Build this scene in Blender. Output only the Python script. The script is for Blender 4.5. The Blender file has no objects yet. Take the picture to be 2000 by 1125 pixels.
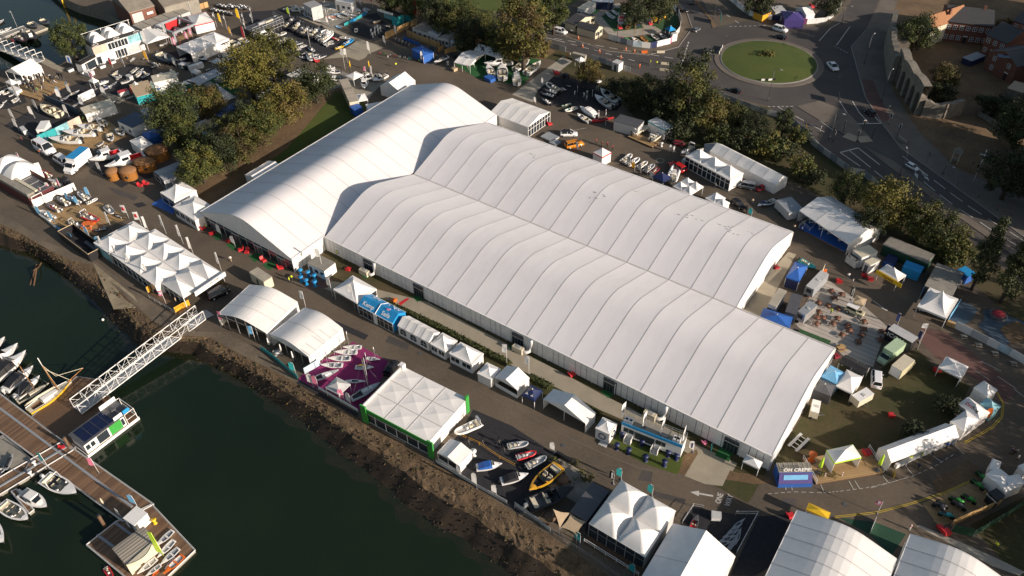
import bpy, math, random
from mathutils import Vector, Matrix, geometry
rad = math.radians
RND = random.Random(7)
S = bpy.context.scene
# ------------------------------------------------------------------ camera
CF, CP, CR, CY = 1600.2495, 0.723559, -0.0179188, 0.6316685
CAM = Vector((119.678, -93.0551, 116.3375))
cy, sy = math.cos(CY), math.sin(CY)
Rz = Matrix(((cy, sy, 0), (-sy, cy, 0), (0, 0, 1)))
fw = Vector((0, math.cos(CP), -math.sin(CP))); rt = Vector((1, 0, 0)); up = rt.cross(fw)
Mv = Matrix((rt, up, -fw)) @ Rz
Rr = Matrix(((math.cos(CR), math.sin(CR), 0), (-math.sin(CR), math.cos(CR), 0), (0, 0, 1)))
W2C = Rr @ Mv
C2W = W2C.transposed()
cd = bpy.data.cameras.new('camera'); cam = bpy.data.objects.new('camera', cd)
S.collection.objects.link(cam)
cd.sensor_width = 36; cd.lens = CF / 2000 * 36; cd.clip_end = 6000; cd.clip_start = 1
cam.matrix_world = Matrix.Translation(CAM) @ C2W.to_4x4()
S.camera = cam
# ------------------------------------------------------------------ world, sun, exposure
SUN_AZ, SUN_EL = 5.0, 19.0          # the sun stands towards +x (a little +y)
w = bpy.data.worlds.new('World'); S.world = w; w.use_nodes = True
nt = w.node_tree; nt.nodes.clear()
sk = nt.nodes.new('ShaderNodeTexSky'); sk.sky_type = 'NISHITA'; sk.sun_disc = False
sk.sun_elevation = rad(SUN_EL); sk.sun_rotation = rad(90 - SUN_AZ)
sk.air_density = 1.2; sk.dust_density = 2.0
bg = nt.nodes.new('ShaderNodeBackground'); bg.inputs[1].default_value = 0.07
wo = nt.nodes.new('ShaderNodeOutputWorld')
nt.links.new(sk.outputs[0], bg.inputs[0]); nt.links.new(bg.outputs[0], wo.inputs[0])
sd = bpy.data.lights.new('sun', 'SUN'); sd.energy = 4.6; sd.angle = rad(0.6); sd.color = (1, 0.86, 0.74)
so = bpy.data.objects.new('sun', sd); S.collection.objects.link(so)
sv = Vector((math.cos(rad(SUN_AZ)) * math.cos(rad(SUN_EL)), math.sin(rad(SUN_AZ)) * math.cos(rad(SUN_EL)), math.sin(rad(SUN_EL))))
so.rotation_euler = sv.to_track_quat('Z', 'Y').to_euler(); so.location = (200, 0, 200)
S.view_settings.view_transform = 'Standard'; S.view_settings.look = 'None'
S.view_settings.exposure = 0.5; S.view_settings.gamma = 1
S.cycles.max_bounces = 5; S.cycles.diffuse_bounces = 3; S.cycles.glossy_bounces = 2
S.cycles.transmission_bounces = 2; S.cycles.transparent_max_bounces = 4
# ------------------------------------------------------------------ picture point -> point of the place
ZO = [0, 0, 1]
def zn(x, y, s): ZO[:] = [x, y, s]
def G(a, b, z=0.0):
    px, py = ZO[0] + a / ZO[2], ZO[1] + b / ZO[2]
    d = C2W @ Vector(((px - 1000) / CF, -(py - 562.5) / CF, -1))
    return CAM + d * ((z - CAM.z) / d.z)
def GY(a, b, base):
    """height of the point seen at (a,b) straight above ground point base"""
    px, py = ZO[0] + a / ZO[2], ZO[1] + b / ZO[2]
    d = C2W @ Vector(((px - 1000) / CF, -(py - 562.5) / CF, -1))
    h = Vector((d.x, d.y)); t = (Vector((base.x, base.y)) - CAM.xy).dot(h) / h.dot(h)
    return CAM.z + d.z * t
def R3(a, b, c, z):
    A, B, Cc = G(*a, z), G(*b, z), G(*c, z)
    d = (B - A).xy; L = d.length; d.normalize()
    n = Vector((-d.y, d.x)); W = (Cc - B).xy.dot(n)
    if W < 0: d = -d; n = -n; W = -W
    ctr = (A + B).xy / 2 + n * W / 2
    return (ctr.x, ctr.y, 0.0), math.atan2(d.y, d.x), L, W
def seg(a, b, z=0):
    A, B = G(*a, z), G(*b, z); d = B - A
    return ((A + B) / 2), math.atan2(d.y, d.x), d.xy.length
# ------------------------------------------------------------------ materials
PAL = {'tabler': (.15, .062, .034, .6, 0, 3, .12),   # colour, roughness, metal, noise scale, noise amount
 'white': (.78, .77, .74, .45, 0, 3, .05), 'fab': (.80, .78, .745, .55, 0, .6, .05), 'fab2': (.72, .72, .70, .6, 0, .8, .07),
 'cream': (.62, .56, .42, .5, 0, 2, .08), 'grey': (.32, .32, .32, .6, 0, 2, .12), 'lgrey': (.5, .5, .49, .55, 0, 2, .1),
 'dgrey': (.09, .092, .1, .5, 0, 2, .15), 'black': (.018, .018, .02, .45, 0, 3, .2), 'rubber': (.02, .02, .02, .8, 0, 5, .1),
 'red': (.55, .03, .035, .4, 0, 3, .08), 'dred': (.23, .02, .03, .5, 0, 3, .1), 'orange': (.75, .16, .02, .45, 0, 3, .08),
 'yellow': (.75, .48, .02, .45, 0, 3, .06), 'lime': (.5, .75, .04, .5, 0, 3, .06), 'green': (.04, .3, .05, .5, 0, 3, .1),
 'bgreen': (.05, .38, .04, .8, 0, 6, .15), 'dgreen': (.012, .06, .03, .8, 0, 4, .2), 'teal': (.03, .34, .36, .45, 0, 2, .1),
 'blue': (.03, .12, .42, .5, 0, 2, .1), 'kblue': (.02, .27, .58, .45, 0, 2, .08), 'lblue': (.16, .42, .68, .5, 0, 2, .1),
 'navy': (.015, .025, .09, .5, 0, 2, .15), 'sblue': (.055, .085, .115, .6, 0, 2, .15), 'pink': (.78, .22, .36, .5, 0, 3, .06),
 'purple': (.07, .05, .2, .5, 0, 3, .1), 'carpet': (.25, .022, .12, .95, 0, 3, .16), 'dcarpet': (.022, .022, .026, .95, 0, 1.5, .25),
 'gcarpet': (.016, .11, .026, .95, 0, 3, .2), 'turf': (.03, .09, .03, .95, 0, 2, .2), 'wood': (.42, .25, .09, .65, 0, 3, .15),
 'dwood': (.13, .075, .04, .7, 0, 3, .2), 'thatch': (.26, .13, .055, .95, 0, 5, .25), 'osb': (.48, .3, .12, .7, 0, 4, .12),
 'alu': (.62, .62, .62, .35, .7, 2, .05), 'steel': (.25, .25, .26, .4, .7, 2, .1), 'paintw': (.8, .8, .8, .22, 0, 2, .02),
 'paintg': (.25, .26, .28, .2, .5, 2, .03), 'paintk': (.02, .02, .024, .18, .2, 2, .05), 'paintr': (.5, .02, .02, .2, 0, 2, .03),
 'painto': (.7, .25, .02, .2, .1, 2, .03), 'paintc': (.6, .55, .36, .3, 0, 2, .05), 'paintm': (.42, .55, .36, .35, 0, 2, .06),
 'glass': (.012, .016, .02, .06, .0, 2, 0), 'pane': (.03, .04, .05, .1, .1, 2, 0), 'solar': (.012, .02, .06, .15, .2, 2, .1),
 'conc': (.36, .33, .27, .85, 0, .5, .12), 'conc2': (.27, .25, .21, .9, 0, .6, .16), 'path': (.33, .29, .215, .9, 0, .35, .1),
 'kerb': (.24, .225, .2, .85, 0, 2, .1), 'paint': (.52, .5, .45, .8, 0, 3, .15), 'ypaint': (.5, .36, .05, .8, 0, 3, .15),
 'skin': (.55, .33, .23, .5, 0, 3, .03), 'hair': (.05, .03, .02, .7, 0, 5, .1), 'jean': (.04, .06, .12, .8, 0, 5, .1),
 'hiviz': (.7, .8, .03, .6, 0, 3, .03), 'tan': (.5, .38, .24, .7, 0, 2, .1), 'orgtile': (.3, .135, .055, .8, 0, 2, .15),
 'slate': (.06, .058, .06, .6, 0, 2, .15), 'rooff': (.24, .21, .17, .8, 0, .6, .15), 'bark': (.075, .055, .04, .9, 0, 4, .2),
 'hullgrey': (.28, .3, .32, .35, 0, 2, .04), 'tubeg': (.4, .41, .42, .5, 0, 3, .05), 'teak': (.36, .22, .11, .6, 0, 4, .12),
 'gold': (.7, .36, .03, .4, 0, 2, .08), 'rope': (.6, .55, .42, .8, 0, 3, .05), 'varn': (.33, .14, .035, .3, 0, 3, .08), 'mural': (.25, .5, .55, .5, 0, .7, .35),
 'sky1': (.5, .62, .68, .5, 0, .35, .3), 'sand': (.6, .47, .37, .5, 0, .4, .2), 'maroon': (.1, .02, .025, .6, 0, 3, .1), 'seam': (.5, .475, .45, .6, 0, 2, .1)}
MATS = {}
def nmat(key):
    m = bpy.data.materials.new(key); m.use_nodes = True
    return m, m.node_tree, m.node_tree.nodes['Principled BSDF']
def N(t, kind, **kw):
    n = t.nodes.new(kind)
    for k, v in kw.items():
        if k.startswith('i_'):
            n.inputs[k[2:].replace('_', ' ')].default_value = v
        else: setattr(n, k, v)
    return n
def ramp(t, fac, stops):
    r = t.nodes.new('ShaderNodeValToRGB'); e = r.color_ramp.elements
    while len(e) < len(stops): e.new(0.5)
    for el, (p, c) in zip(e, stops): el.position = p; el.color = (*c, 1)
    t.links.new(fac, r.inputs[0]); return r.outputs[0]
def noise(t, scale, detail=3, rough=.6, coord='Object', stretch=None):
    tc = t.nodes.new('ShaderNodeTexCoord'); out = tc.outputs[coord]
    if stretch:
        mp = t.nodes.new('ShaderNodeMapping'); mp.inputs['Scale'].default_value = stretch
        t.links.new(out, mp.inputs[0]); out = mp.outputs[0]
    n = N(t, 'ShaderNodeTexNoise', i_Scale=scale, i_Detail=detail, i_Roughness=rough)
    t.links.new(out, n.inputs['Vector']); return n.outputs['Fac']
def M(key):
    if key in MATS: return MATS[key]
    r, g, b, ro, me, sc, am = PAL[key]
    m, t, p = nmat(key)
    p.inputs['Roughness'].default_value = ro; p.inputs['Metallic'].default_value = me
    if am:
        f = noise(t, sc, 4, .65)
        lo, hi = 1 - am * 1.6, 1 + am * 1.2
        c = ramp(t, f, [(.25, (r * lo, g * lo, b * lo)), (.75, (min(r * hi, .95), min(g * hi, .95), min(b * hi, .95)))])
        t.links.new(c, p.inputs['Base Color'])
    else: p.inputs['Base Color'].default_value = (r, g, b, 1)
    MATS[key] = m; return m
def bump(t, p, fac, strength=.3, dist=.05):
    b = N(t, 'ShaderNodeBump'); b.inputs['Strength'].default_value = strength; b.inputs['Distance'].default_value = dist
    t.links.new(fac, b.inputs['Height']); t.links.new(b.outputs[0], p.inputs['Normal'])
def special(key, stops, scale, detail=5, rough=.9, bmp=0, bd=.05, stretch=None, scale2=None, mixamt=.5):
    m, t, p = nmat(key); p.inputs['Roughness'].default_value = rough
    f = noise(t, scale, detail, .65, 'Object', stretch)
    if scale2:
        f2 = noise(t, scale2, 4, .7, 'Object', stretch)
        mx = N(t, 'ShaderNodeMix'); mx.inputs[0].default_value = mixamt
        t.links.new(f, mx.inputs[2]); t.links.new(f2, mx.inputs[3]); f = mx.outputs[0]
    t.links.new(ramp(t, f, stops), p.inputs['Base Color'])
    if bmp: bump(t, p, f, bmp, bd)
    MATS[key] = m; return m
special('asphalt', [(.3, (.056, .043, .031)), (.46, (.10, .078, .055)), (.56, (.126, .098, .069)), (.72, (.165, .13, .092))], .045, 8, .9, .15, .03, None, 1.5, .3)
special('road', [(.3, (.04, .035, .034)), (.5, (.068, .06, .055)), (.7, (.10, .088, .077))], .05, 8, .88, .1, .03, None, 2.0, .25)
special('pave', [(.3, (.09, .075, .062)), (.5, (.15, .125, .10)), (.7, (.2, .17, .135))], .12, 7, .9, .1, .03, None, 2.5, .3)
special('redpave', [(.3, (.10, .05, .04)), (.7, (.18, .095, .075))], .2, 7, .9, 0, .03, None, 2.5, .3)
special('brownsoil', [(.3, (.06, .038, .02)), (.5, (.15, .095, .048)), (.7, (.23, .155, .085))], .12, 8, .95, .4, .1, None, 1.2, .4)
special('grass', [(.28, (.034, .05, .006)), (.5, (.062, .09, .010)), (.62, (.085, .095, .014)), (.78, (.11, .092, .024))], .09, 8, .95, .4, .08, None, 2.2, .45)
special('lawn', [(.3, (.024, .03, .007)), (.46, (.045, .046, .011)), (.56, (.072, .055, .022)), (.75, (.11, .075, .036))], .075, 8, .95, .4, .08, None, 1.8, .35)
special('rock', [(.3, (.045, .028, .015)), (.48, (.11, .073, .04)), (.6, (.165, .115, .066)), (.75, (.24, .18, .11))], .35, 9, .95, .8, .2, None, 3.5, .5)
special('weed_shade', [(.3, (.008, .005, .003)), (.55, (.03, .018, .009)), (.8, (.06, .038, .019))], .5, 8, .8, .6, .15, None, 3.0, .4)  # wet seaweed brown, with the steep bank face's shade darkened into the colour
special('verge', [(.3, (.07, .055, .04)), (.5, (.13, .105, .075)), (.65, (.19, .15, .105)), (.8, (.10, .10, .04))], .16, 8, .95, .4, .1, None, 1.8, .4)
special('stone', [(.3, (.1, .088, .07)), (.5, (.2, .175, .14)), (.75, (.33, .3, .25))], .8, 8, .95, .5, .1, None, 4, .45)
special('hedgem', [(.3, (.012, .02, .006)), (.5, (.045, .055, .012)), (.75, (.11, .11, .028))], 1.2, 6, .95, .9, .3, None, 5, .5)
special('slip', [(.3, (.16, .13, .08)), (.55, (.3, .25, .165)), (.8, (.38, .33, .24))], .25, 7, .9, .1)
def planks(key, c1, c2, wid, axis=0):
    m, t, p = nmat(key); p.inputs['Roughness'].default_value = .75
    tc = t.nodes.new('ShaderNodeTexCoord'); sp = t.nodes.new('ShaderNodeSeparateXYZ'); t.links.new(tc.outputs['Object'], sp.inputs[0])
    dv = N(t, 'ShaderNodeMath', operation='DIVIDE'); t.links.new(sp.outputs[axis], dv.inputs[0]); dv.inputs[1].default_value = wid
    fl = N(t, 'ShaderNodeMath', operation='FLOOR'); t.links.new(dv.outputs[0], fl.inputs[0])
    fr = N(t, 'ShaderNodeMath', operation='FRACT'); t.links.new(dv.outputs[0], fr.inputs[0])
    wn = N(t, 'ShaderNodeTexWhiteNoise', noise_dimensions='1D'); t.links.new(fl.outputs[0], wn.inputs['W'])
    f2 = noise(t, .25, 4)
    mx = N(t, 'ShaderNodeMix'); mx.inputs[0].default_value = .55; t.links.new(wn.outputs[0], mx.inputs[2]); t.links.new(f2, mx.inputs[3])
    col = ramp(t, mx.outputs[0], [(.15, c1), (.85, c2)])
    gp = N(t, 'ShaderNodeMath', operation='GREATER_THAN'); t.links.new(fr.outputs[0], gp.inputs[0]); gp.inputs[1].default_value = .08
    mc = N(t, 'ShaderNodeMix', data_type='RGBA'); t.links.new(gp.outputs[0], mc.inputs[0])
    mc.inputs[6].default_value = (c1[0] * .35, c1[1] * .35, c1[2] * .35, 1); t.links.new(col, mc.inputs[7])
    t.links.new(mc.outputs[2], p.inputs['Base Color']); MATS[key] = m
planks('deckw', (.26, .16, .065), (.46, .31, .15), .3, 1)
planks('pontoon', (.10, .055, .03), (.27, .165, .095), .45, 0)
planks('terrace', (.34, .30, .25), (.52, .47, .41), 1.2, 1)
planks('ribroof', (.3, .27, .22), (.4, .36, .3), .6, 0)
planks('fenceb', (.34, .2, .075), (.52, .34, .15), .5, 0)
planks('brick', (.13, .05, .035), (.21, .09, .06), .3, 2)
planks('wallpan', (.66, .65, .63), (.74, .73, .71), 1.0, 0)
def fabric_roof():
    m, t, p = nmat('hallroof'); p.inputs['Roughness'].default_value = .5
    f = noise(t, .5, 5, .7, 'Object', (1, .12, 1)); f2 = noise(t, .06, 3)
    mx = N(t, 'ShaderNodeMix'); mx.inputs[0].default_value = .45; t.links.new(f, mx.inputs[2]); t.links.new(f2, mx.inputs[3])
    t.links.new(ramp(t, mx.outputs[0], [(.25, (.67, .645, .645)), (.5, (.765, .74, .738)), (.75, (.81, .785, .783))]), p.inputs['Base Color'])
    bump(t, p, f, .3, .10); MATS['hallroof'] = m
fabric_roof()
def water():
    m, t, p = nmat('water'); p.inputs['Roughness'].default_value = .08; p.inputs['IOR'].default_value = 1.33
    f = noise(t, .035, 3); f2 = noise(t, 1.1, 4, .6, 'Object', (1, 2.2, 1))
    t.links.new(ramp(t, f, [(.3, (.008, .015, .009)), (.7, (.012, .022, .010))]), p.inputs['Base Color'])
    bump(t, p, f2, .22, .08); MATS['water'] = m
water()
def leafmat(key, cols):
    m, t, p = nmat(key); p.inputs['Roughness'].default_value = .75
    oi = N(t, 'ShaderNodeObjectInfo'); f = noise(t, .8, 3)
    ad = N(t, 'ShaderNodeMath', operation='MULTIPLY_ADD'); t.links.new(oi.outputs['Random'], ad.inputs[0]); ad.inputs[1].default_value = .3; t.links.new(f, ad.inputs[2])
    sb = N(t, 'ShaderNodeMath', operation='SUBTRACT'); t.links.new(ad.outputs[0], sb.inputs[0]); sb.inputs[1].default_value = .15
    t.links.new(ramp(t, sb.outputs[0], [(.3, cols[0]), (.5, cols[1]), (.72, cols[2])]), p.inputs['Base Color'])
    MATS[key] = m
leafmat('leafg', [(.021, .032, .005), (.046, .062, .009), (.082, .092, .015)])
leafmat('leafd', [(.014, .021, .005), (.028, .038, .008), (.05, .057, .013)])
leafmat('leafo', [(.048, .052, .006), (.088, .084, .010), (.135, .115, .016)])
leafmat('leafb', [(.045, .032, .009), (.08, .055, .013), (.12, .085, .02)])
# ------------------------------------------------------------------ mesh builder
class MB:
    def __init__(s): s.V = []; s.F = []; s.I = []; s.S = []; s.k = []; s.T = None
    def mi(s, m):
        if m not in s.k: s.k.append(m)
        return s.k.index(m)
    def add(s, vs, fs, m, sm=0):
        o = len(s.V)
        s.V += [tuple(s.T @ Vector(v)) for v in vs] if s.T else [tuple(v) for v in vs]
        i = s.mi(m)
        for f in fs: s.F.append([o + a for a in f]); s.I.append(i); s.S.append(sm)
        return s
    def f(s, pts, m, sm=0): return s.add(pts, [range(len(pts))], m, sm)
    def box(s, x0, x1, y0, y1, z0, z1, m, tx=0, ty=0, mtop=None):
        v = [(x0, y0, z0), (x1, y0, z0), (x1, y1, z0), (x0, y1, z0), (x0 + tx, y0 + ty, z1), (x1 - tx, y0 + ty, z1), (x1 - tx, y1 - ty, z1), (x0 + tx, y1 - ty, z1)]
        s.add(v, [(0, 3, 2, 1), (0, 1, 5, 4), (1, 2, 6, 5), (2, 3, 7, 6), (3, 0, 4, 7)], m)
        s.F.append([len(s.V) - 4, len(s.V) - 3, len(s.V) - 2, len(s.V) - 1]); s.I.append(s.mi(mtop or m)); s.S.append(0); return s
    def cb(s, x, y, z, dx, dy, dz, m, tx=0, ty=0): return s.box(x - dx / 2, x + dx / 2, y - dy / 2, y + dy / 2, z, z + dz, m, tx, ty)
    def tube(s, pts, r, m, n=6, r2=None, cap=True):
        pts = [Vector(p) for p in pts]; rings = []
        for i, p in enumerate(pts):
            d = (pts[min(i + 1, len(pts) - 1)] - pts[max(i - 1, 0)]).normalized()
            a = d.cross(Vector((0, 0, 1)) if abs(d.z) < .9 else Vector((1, 0, 0))).normalized(); b = d.cross(a)
            rr = r if r2 is None else r + (r2 - r) * i / (len(pts) - 1)
            if isinstance(r, (list, tuple)): rr = r[i]
            rings.append([p + (a * math.cos(t * 2 * math.pi / n) + b * math.sin(t * 2 * math.pi / n)) * rr for t in range(n)])
        return s.loft(rings, m, cap, 1 if n > 5 else 0)
    def loft(s, rings, m, cap=True, sm=0, closed=True):
        n = len(rings[0]); v = [p for r in rings for p in r]; fs = []
        for i in range(len(rings) - 1):
            for j in range(n if closed else n - 1):
                k = (j + 1) % n; fs.append((i * n + j, i * n + k, (i + 1) * n + k, (i + 1) * n + j))
        if cap: fs.append(tuple(range(n))[::-1]); fs.append(tuple((len(rings) - 1) * n + j for j in range(n)))
        return s.add(v, fs, m, sm)
    def cyl(s, x, y, z0, z1, r, m, n=10, r2=None): return s.tube([(x, y, z0), (x, y, z1)], r, m, n, r2)
    def sph(s, c, r, m, n=8, k=6):
        if not isinstance(r, tuple): r = (r, r, r)
        rings = [[(c[0] + r[0] * math.sin(math.pi * i / k) * math.cos(2 * math.pi * j / n), c[1] + r[1] * math.sin(math.pi * i / k) * math.sin(2 * math.pi * j / n), c[2] - r[2] * math.cos(math.pi * i / k)) for j in range(n)] for i in range(k + 1)]
        rings[0] = [(c[0], c[1], c[2] - r[2])] * n; rings[-1] = [(c[0], c[1], c[2] + r[2])] * n
        return s.loft(rings, m, False, 1)
    def text(s, body, size, m, mtx, ax=.5):
        c = bpy.data.curves.new('t', 'FONT'); c.body = body; c.size = size; c.align_x = 'CENTER'; c.align_y = 'CENTER'; c.resolution_u = 2; c.offset = size * .018
        o = bpy.data.objects.new('t', c); me = bpy.data.meshes.new_from_object(o)
        T = s.T; s.T = (T @ mtx) if T else mtx
        s.add([v.co for v in me.vertices], [list(p.vertices) for p in me.polygons], m); s.T = T
        bpy.data.objects.remove(o); bpy.data.meshes.remove(me); bpy.data.curves.remove(c); return s
    def mesh(s, name):
        me = bpy.data.meshes.new(name); me.from_pydata(s.V, [], s.F)
        for k in s.k: me.materials.append(M(k))
        me.polygons.foreach_set('material_index', s.I); me.polygons.foreach_set('use_smooth', [bool(x) for x in s.S]); me.update(); return me
CACHE = {}
def T(fn, *a):
    k = (fn.__name__, a)
    if k not in CACHE: CACHE[k] = [(p[0], p[1].mesh(p[0]), p[2] if len(p) > 2 else None, p[3] if len(p) > 3 else None) for p in fn(*a)]
    return CACHE[k]
def link(o): S.collection.objects.link(o); return o
def tags(o, label, cat, group=None):
    o['label'] = label; o['category'] = cat
    if group: o['group'] = group
def put(tm, name, label, cat, loc, rot=0, group=None, sc=1.0):
    rot = rot if isinstance(rot, tuple) else (0, 0, rot)
    sc = sc if isinstance(sc, tuple) else (sc, sc, sc)
    if len(tm) == 1: root = bpy.data.objects.new(name, tm[0][1]); link(root)
    else:
        root = link(bpy.data.objects.new(name, None)); objs = []
        root.empty_display_size = .5
        for pn, me, pi, pl in tm:
            o = link(bpy.data.objects.new(pn, me)); o.parent = root if pi is None else objs[pi]; objs.append(o)
            if pl: o['label'] = pl
            if pn == 'stain': o['kind'] = 'stuff'
    root.location = loc; root.rotation_euler = rot; root.scale = sc
    tags(root, label, cat, group); return root
def once(parts, *a, **k): return put([(p[0], p[1].mesh(p[0]), p[2] if len(p) > 2 else None, p[3] if len(p) > 3 else None) for p in parts if p[1].F], *a, **k)
def struct(name, mb, kind='structure'):
    o = link(bpy.data.objects.new(name, mb.mesh(name))); o['kind'] = kind; return o
def poly(name, pts, m, z=.004, pz=0):
    """flat ground sheet from picture points"""
    P = [G(*p, pz) for p in pts]; mb = MB()
    tri = geometry.tessellate_polygon([[Vector((p.x, p.y, 0)) for p in P]])
    mb.add([(p.x, p.y, pz + z) for p in P], [t for t in tri], m)
    return struct(name, mb)
def wpoly(name, P, m, z):
    mb = MB(); tri = geometry.tessellate_polygon([[Vector((p[0], p[1], 0)) for p in P]])
    mb.add([(p[0], p[1], z) for p in P], [t for t in tri], m); return struct(name, mb)

# ------------------------------------------------------------------ tents
def wallpanel(L,h,kind,bay=2.5,col='fab'):
 """one upright tent side along x, centred, 5 cm thick, in local coords y=0"""
 mb=MB()
 if kind=='open' or h<=0:return None
 if kind=='half':mb.box(-L/2,L/2,-.03,.03,0,h*.4,col);return mb
 if kind=='wall':mb.box(-L/2+.05,L/2-.05,-.03,.03,.02,h,col);return mb
 n=max(1,round(L/bay));b=L/n
 if kind in('glass','dglass'):
  mb.box(-L/2+.05,L/2-.05,-.02,.02,.05,h,'pane')
  for i in range(n+1):mb.cb(-L/2+i*b,0,.02,.14,.12,h,'white' if kind=='glass' else 'alu')
  mb.cb(0,0,h*.62,L-.1,.09,.12,'white' if kind=='glass' else 'alu');mb.cb(0,0,.02,L-.1,.09,.12,'white')
 elif kind=='win':
  mb.box(-L/2+.05,L/2-.05,-.03,.03,.02,h,col)
  for i in range(n):
   x=-L/2+(i+.5)*b
   mb.box(x-b*.36,x+b*.36,-.06,.06,h*.38,h*.82,'pane')
   mb.cb(x,0,h*.38,.08,.15,h*.44,col)
 elif kind=='arch':
  mb.box(-L/2+.05,L/2-.05,-.03,.03,.02,h,col)
  for i in range(n):
   x=-L/2+(i+.5)*b;w=b*.3
   pts=[(x-w,h*.25),(x+w,h*.25)]+[(x+w*math.cos(t),h*.55+w*math.sin(t))for t in[j*math.pi/8 for j in range(9)]]
   for y in(-.05,.05):mb.f([(p[0],y,p[1])for p in pts],'pane')
   mb.cb(x,0,h*.25,.06,.14,h*.55,col);mb.cb(x,0,h*.5,w*1.9,.14,.06,col)
 elif kind=='sea':
  mb.box(-L/2+.05,L/2-.05,-.03,.03,.02,h,'mural')
 return mb
def sides(parts,L,W,h,walls,col='fab',bay=2.5):
 """walls: four letters for y-, x+, y+, x-"""
 kinds={'o':'open','w':'wall','g':'glass','d':'dglass','i':'win','a':'arch','h':'half','s':'sea'}
 for k,(dx,dy,a,l)in zip(walls,[(0,-W/2,0,L),(L/2,0,math.pi/2,W),(0,W/2,math.pi,L),(-L/2,0,-math.pi/2,W)]):
  mb=wallpanel(l,h,kinds[k],bay,col)
  if mb:
   m4=Matrix.Translation((dx,dy,0))@Matrix.Rotation(a,4,'Z')
   mb.V=[tuple(m4@Vector(v))for v in mb.V];parts.append(('side_wall',mb))
def legs(parts,L,W,h,r=.06,nx=1,m='white'):
 for i in range(nx+1):
  for sy in(-1,1):parts.append(('leg',MB().cyl(-L/2+.06+(L-.12)*i/nx,sy*(W/2-.06),0,h,r,m,6)))
def pagoda_roof(L,W,h,pk,col='fab',val=.3,nx=1,ny=1,conc=1.8,cap=True,valcol=None,topw=.0):
 mb=MB();lw,ww=L/nx,W/ny
 for ix in range(nx):
  for iy in range(ny):
   cx,cyy=-L/2+(ix+.5)*lw,-W/2+(iy+.5)*ww;rings=[]
   for i in range(8):
    t=i/7;s=1-t;s=s*(1-topw)+topw if topw else s
    z=h+(pk-h)*(t**conc if conc>0 else 1-(1-t)**-conc)
    q=6
    ring=[]
    for(ax,ay,bx,by)in((-1,-1,1,-1),(1,-1,1,1),(1,1,-1,1),(-1,1,-1,-1)):
     for j in range(q):
      u=j/q;x=ax+(bx-ax)*u;y=ay+(by-ay)*u
      sag=1-.1*(1-(2*u-1)**2)*math.sin(math.pi*t)if conc>1.2 else 1
      ring.append((cx+x*lw/2*s*sag,cyy+y*ww/2*s*sag,z))
    rings.append(ring)
   mb.loft(rings,col,False,1 if conc<0 else 0)
   if topw:mb.f(rings[-1],col)
   if cap and pk-h>.5:mb.cyl(cx,cyy,pk-.06,pk+.12,.1,'white',6)
 v=valcol or col
 for(x0,x1,y0,y1)in((-L/2,L/2,-W/2-.03,-W/2),(-L/2,L/2,W/2,W/2+.03),(-L/2-.03,-L/2,-W/2,W/2),(L/2,L/2+.03,-W/2,W/2)):
  mb.box(x0,x1,y0,y1,h-val,h+.02,v)
 for i in range(1,nx):mb.cb(-L/2+i*lw,0,h-.1,.16,W,.14,'seam')
 for i in range(1,ny):mb.cb(0,-W/2+i*ww,h-.1,L,.16,.13,'seam')
 return mb
def pagoda(L,W,h,pk,walls='wwww',col='fab',nx=1,ny=1,conc=1.8,wallcol=None,valcol=None,bay=2.5,val=.3,topw=0,extra=()):
 P=[('roof',pagoda_roof(L,W,h,pk,col,val,nx,ny,conc,True,valcol,topw))]
 sides(P,L-.1,W-.1,h-.1,walls,wallcol or col,bay)
 if 'o' in walls:legs(P,L,W,h,nx=max(1,nx))
 P+=list(extra);return P
def gable_roof(L,W,h,pk,ridge='x',col='fab',bays=2,val=.25,seamc='seam',gab='xx',gcol=None,over=0):
 """gable roof; ridge along x or y; gab: gable triangles filled at the two ends"""
 mb=MB();sw=ridge=='y';l,wd=(W,L)if sw else(L,W)
 tr=(lambda p:(p[1],p[0],p[2]))if sw else(lambda p:p)
 prof=[(-wd/2,h),(-wd/4,(h+pk)/2-.04),(0,pk),(wd/4,(h+pk)/2-.04),(wd/2,h)]
 for i in range(bays):
  x0,x1=-l/2+l*i/bays,-l/2+l*(i+1)/bays;xm=(x0+x1)/2
  mb.loft([[tr((x,y,z-(.05 if x==xm else 0)))for y,z in prof]for x in(x0,xm,x1)],col,False,0,False)
  if i:mb.loft([[tr((x,y,z+.03))for y,z in prof]for x in(x0-.05,x0+.05)],seamc,False,0,False)
 for k,x in enumerate((-l/2,l/2)):
  if gab[k]=='x':mb.f([tr((x,y,z))for y,z in prof],gcol or col)
 for y in(-wd/2,wd/2):mb.loft([[tr((-l/2,y*1.002,z)),tr((l/2,y*1.002,z))]for z in(h-val,h+.01)],col,False,0,False)
 return mb
def gable(L,W,h,pk,ridge='x',walls='wwww',col='fab',bays=2,wallcol=None,bay=2.5,gab='xx',gcol=None,extra=()):
 P=[('roof',gable_roof(L,W,h,pk,ridge,col,bays,gab=gab,gcol=gcol))]
 sides(P,L-.1,W-.1,h-.05,walls,wallcol or col,bay)
 if 'o' in walls:legs(P,L,W,h,nx=2)
 P+=list(extra);return P
def archz(t,W,h,k=.345,R=11.):
 c=W/2;d=abs(t-c);s=R*k/math.sqrt(1+k*k)
 if s>c*.85:R*=c*.85/s;s=c*.85
 zc=h+k*(c-s)
 return h+k*(c-d)if d>s else zc+math.sqrt(R*R-d*d)-math.sqrt(R*R-s*s)
def arch_profile(W,h,k,R,n=32):
 ts=[W*i/n for i in range(n+1)]
 return[(t-W/2,archz(t,W,h,k,R))for t in ts]
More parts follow.
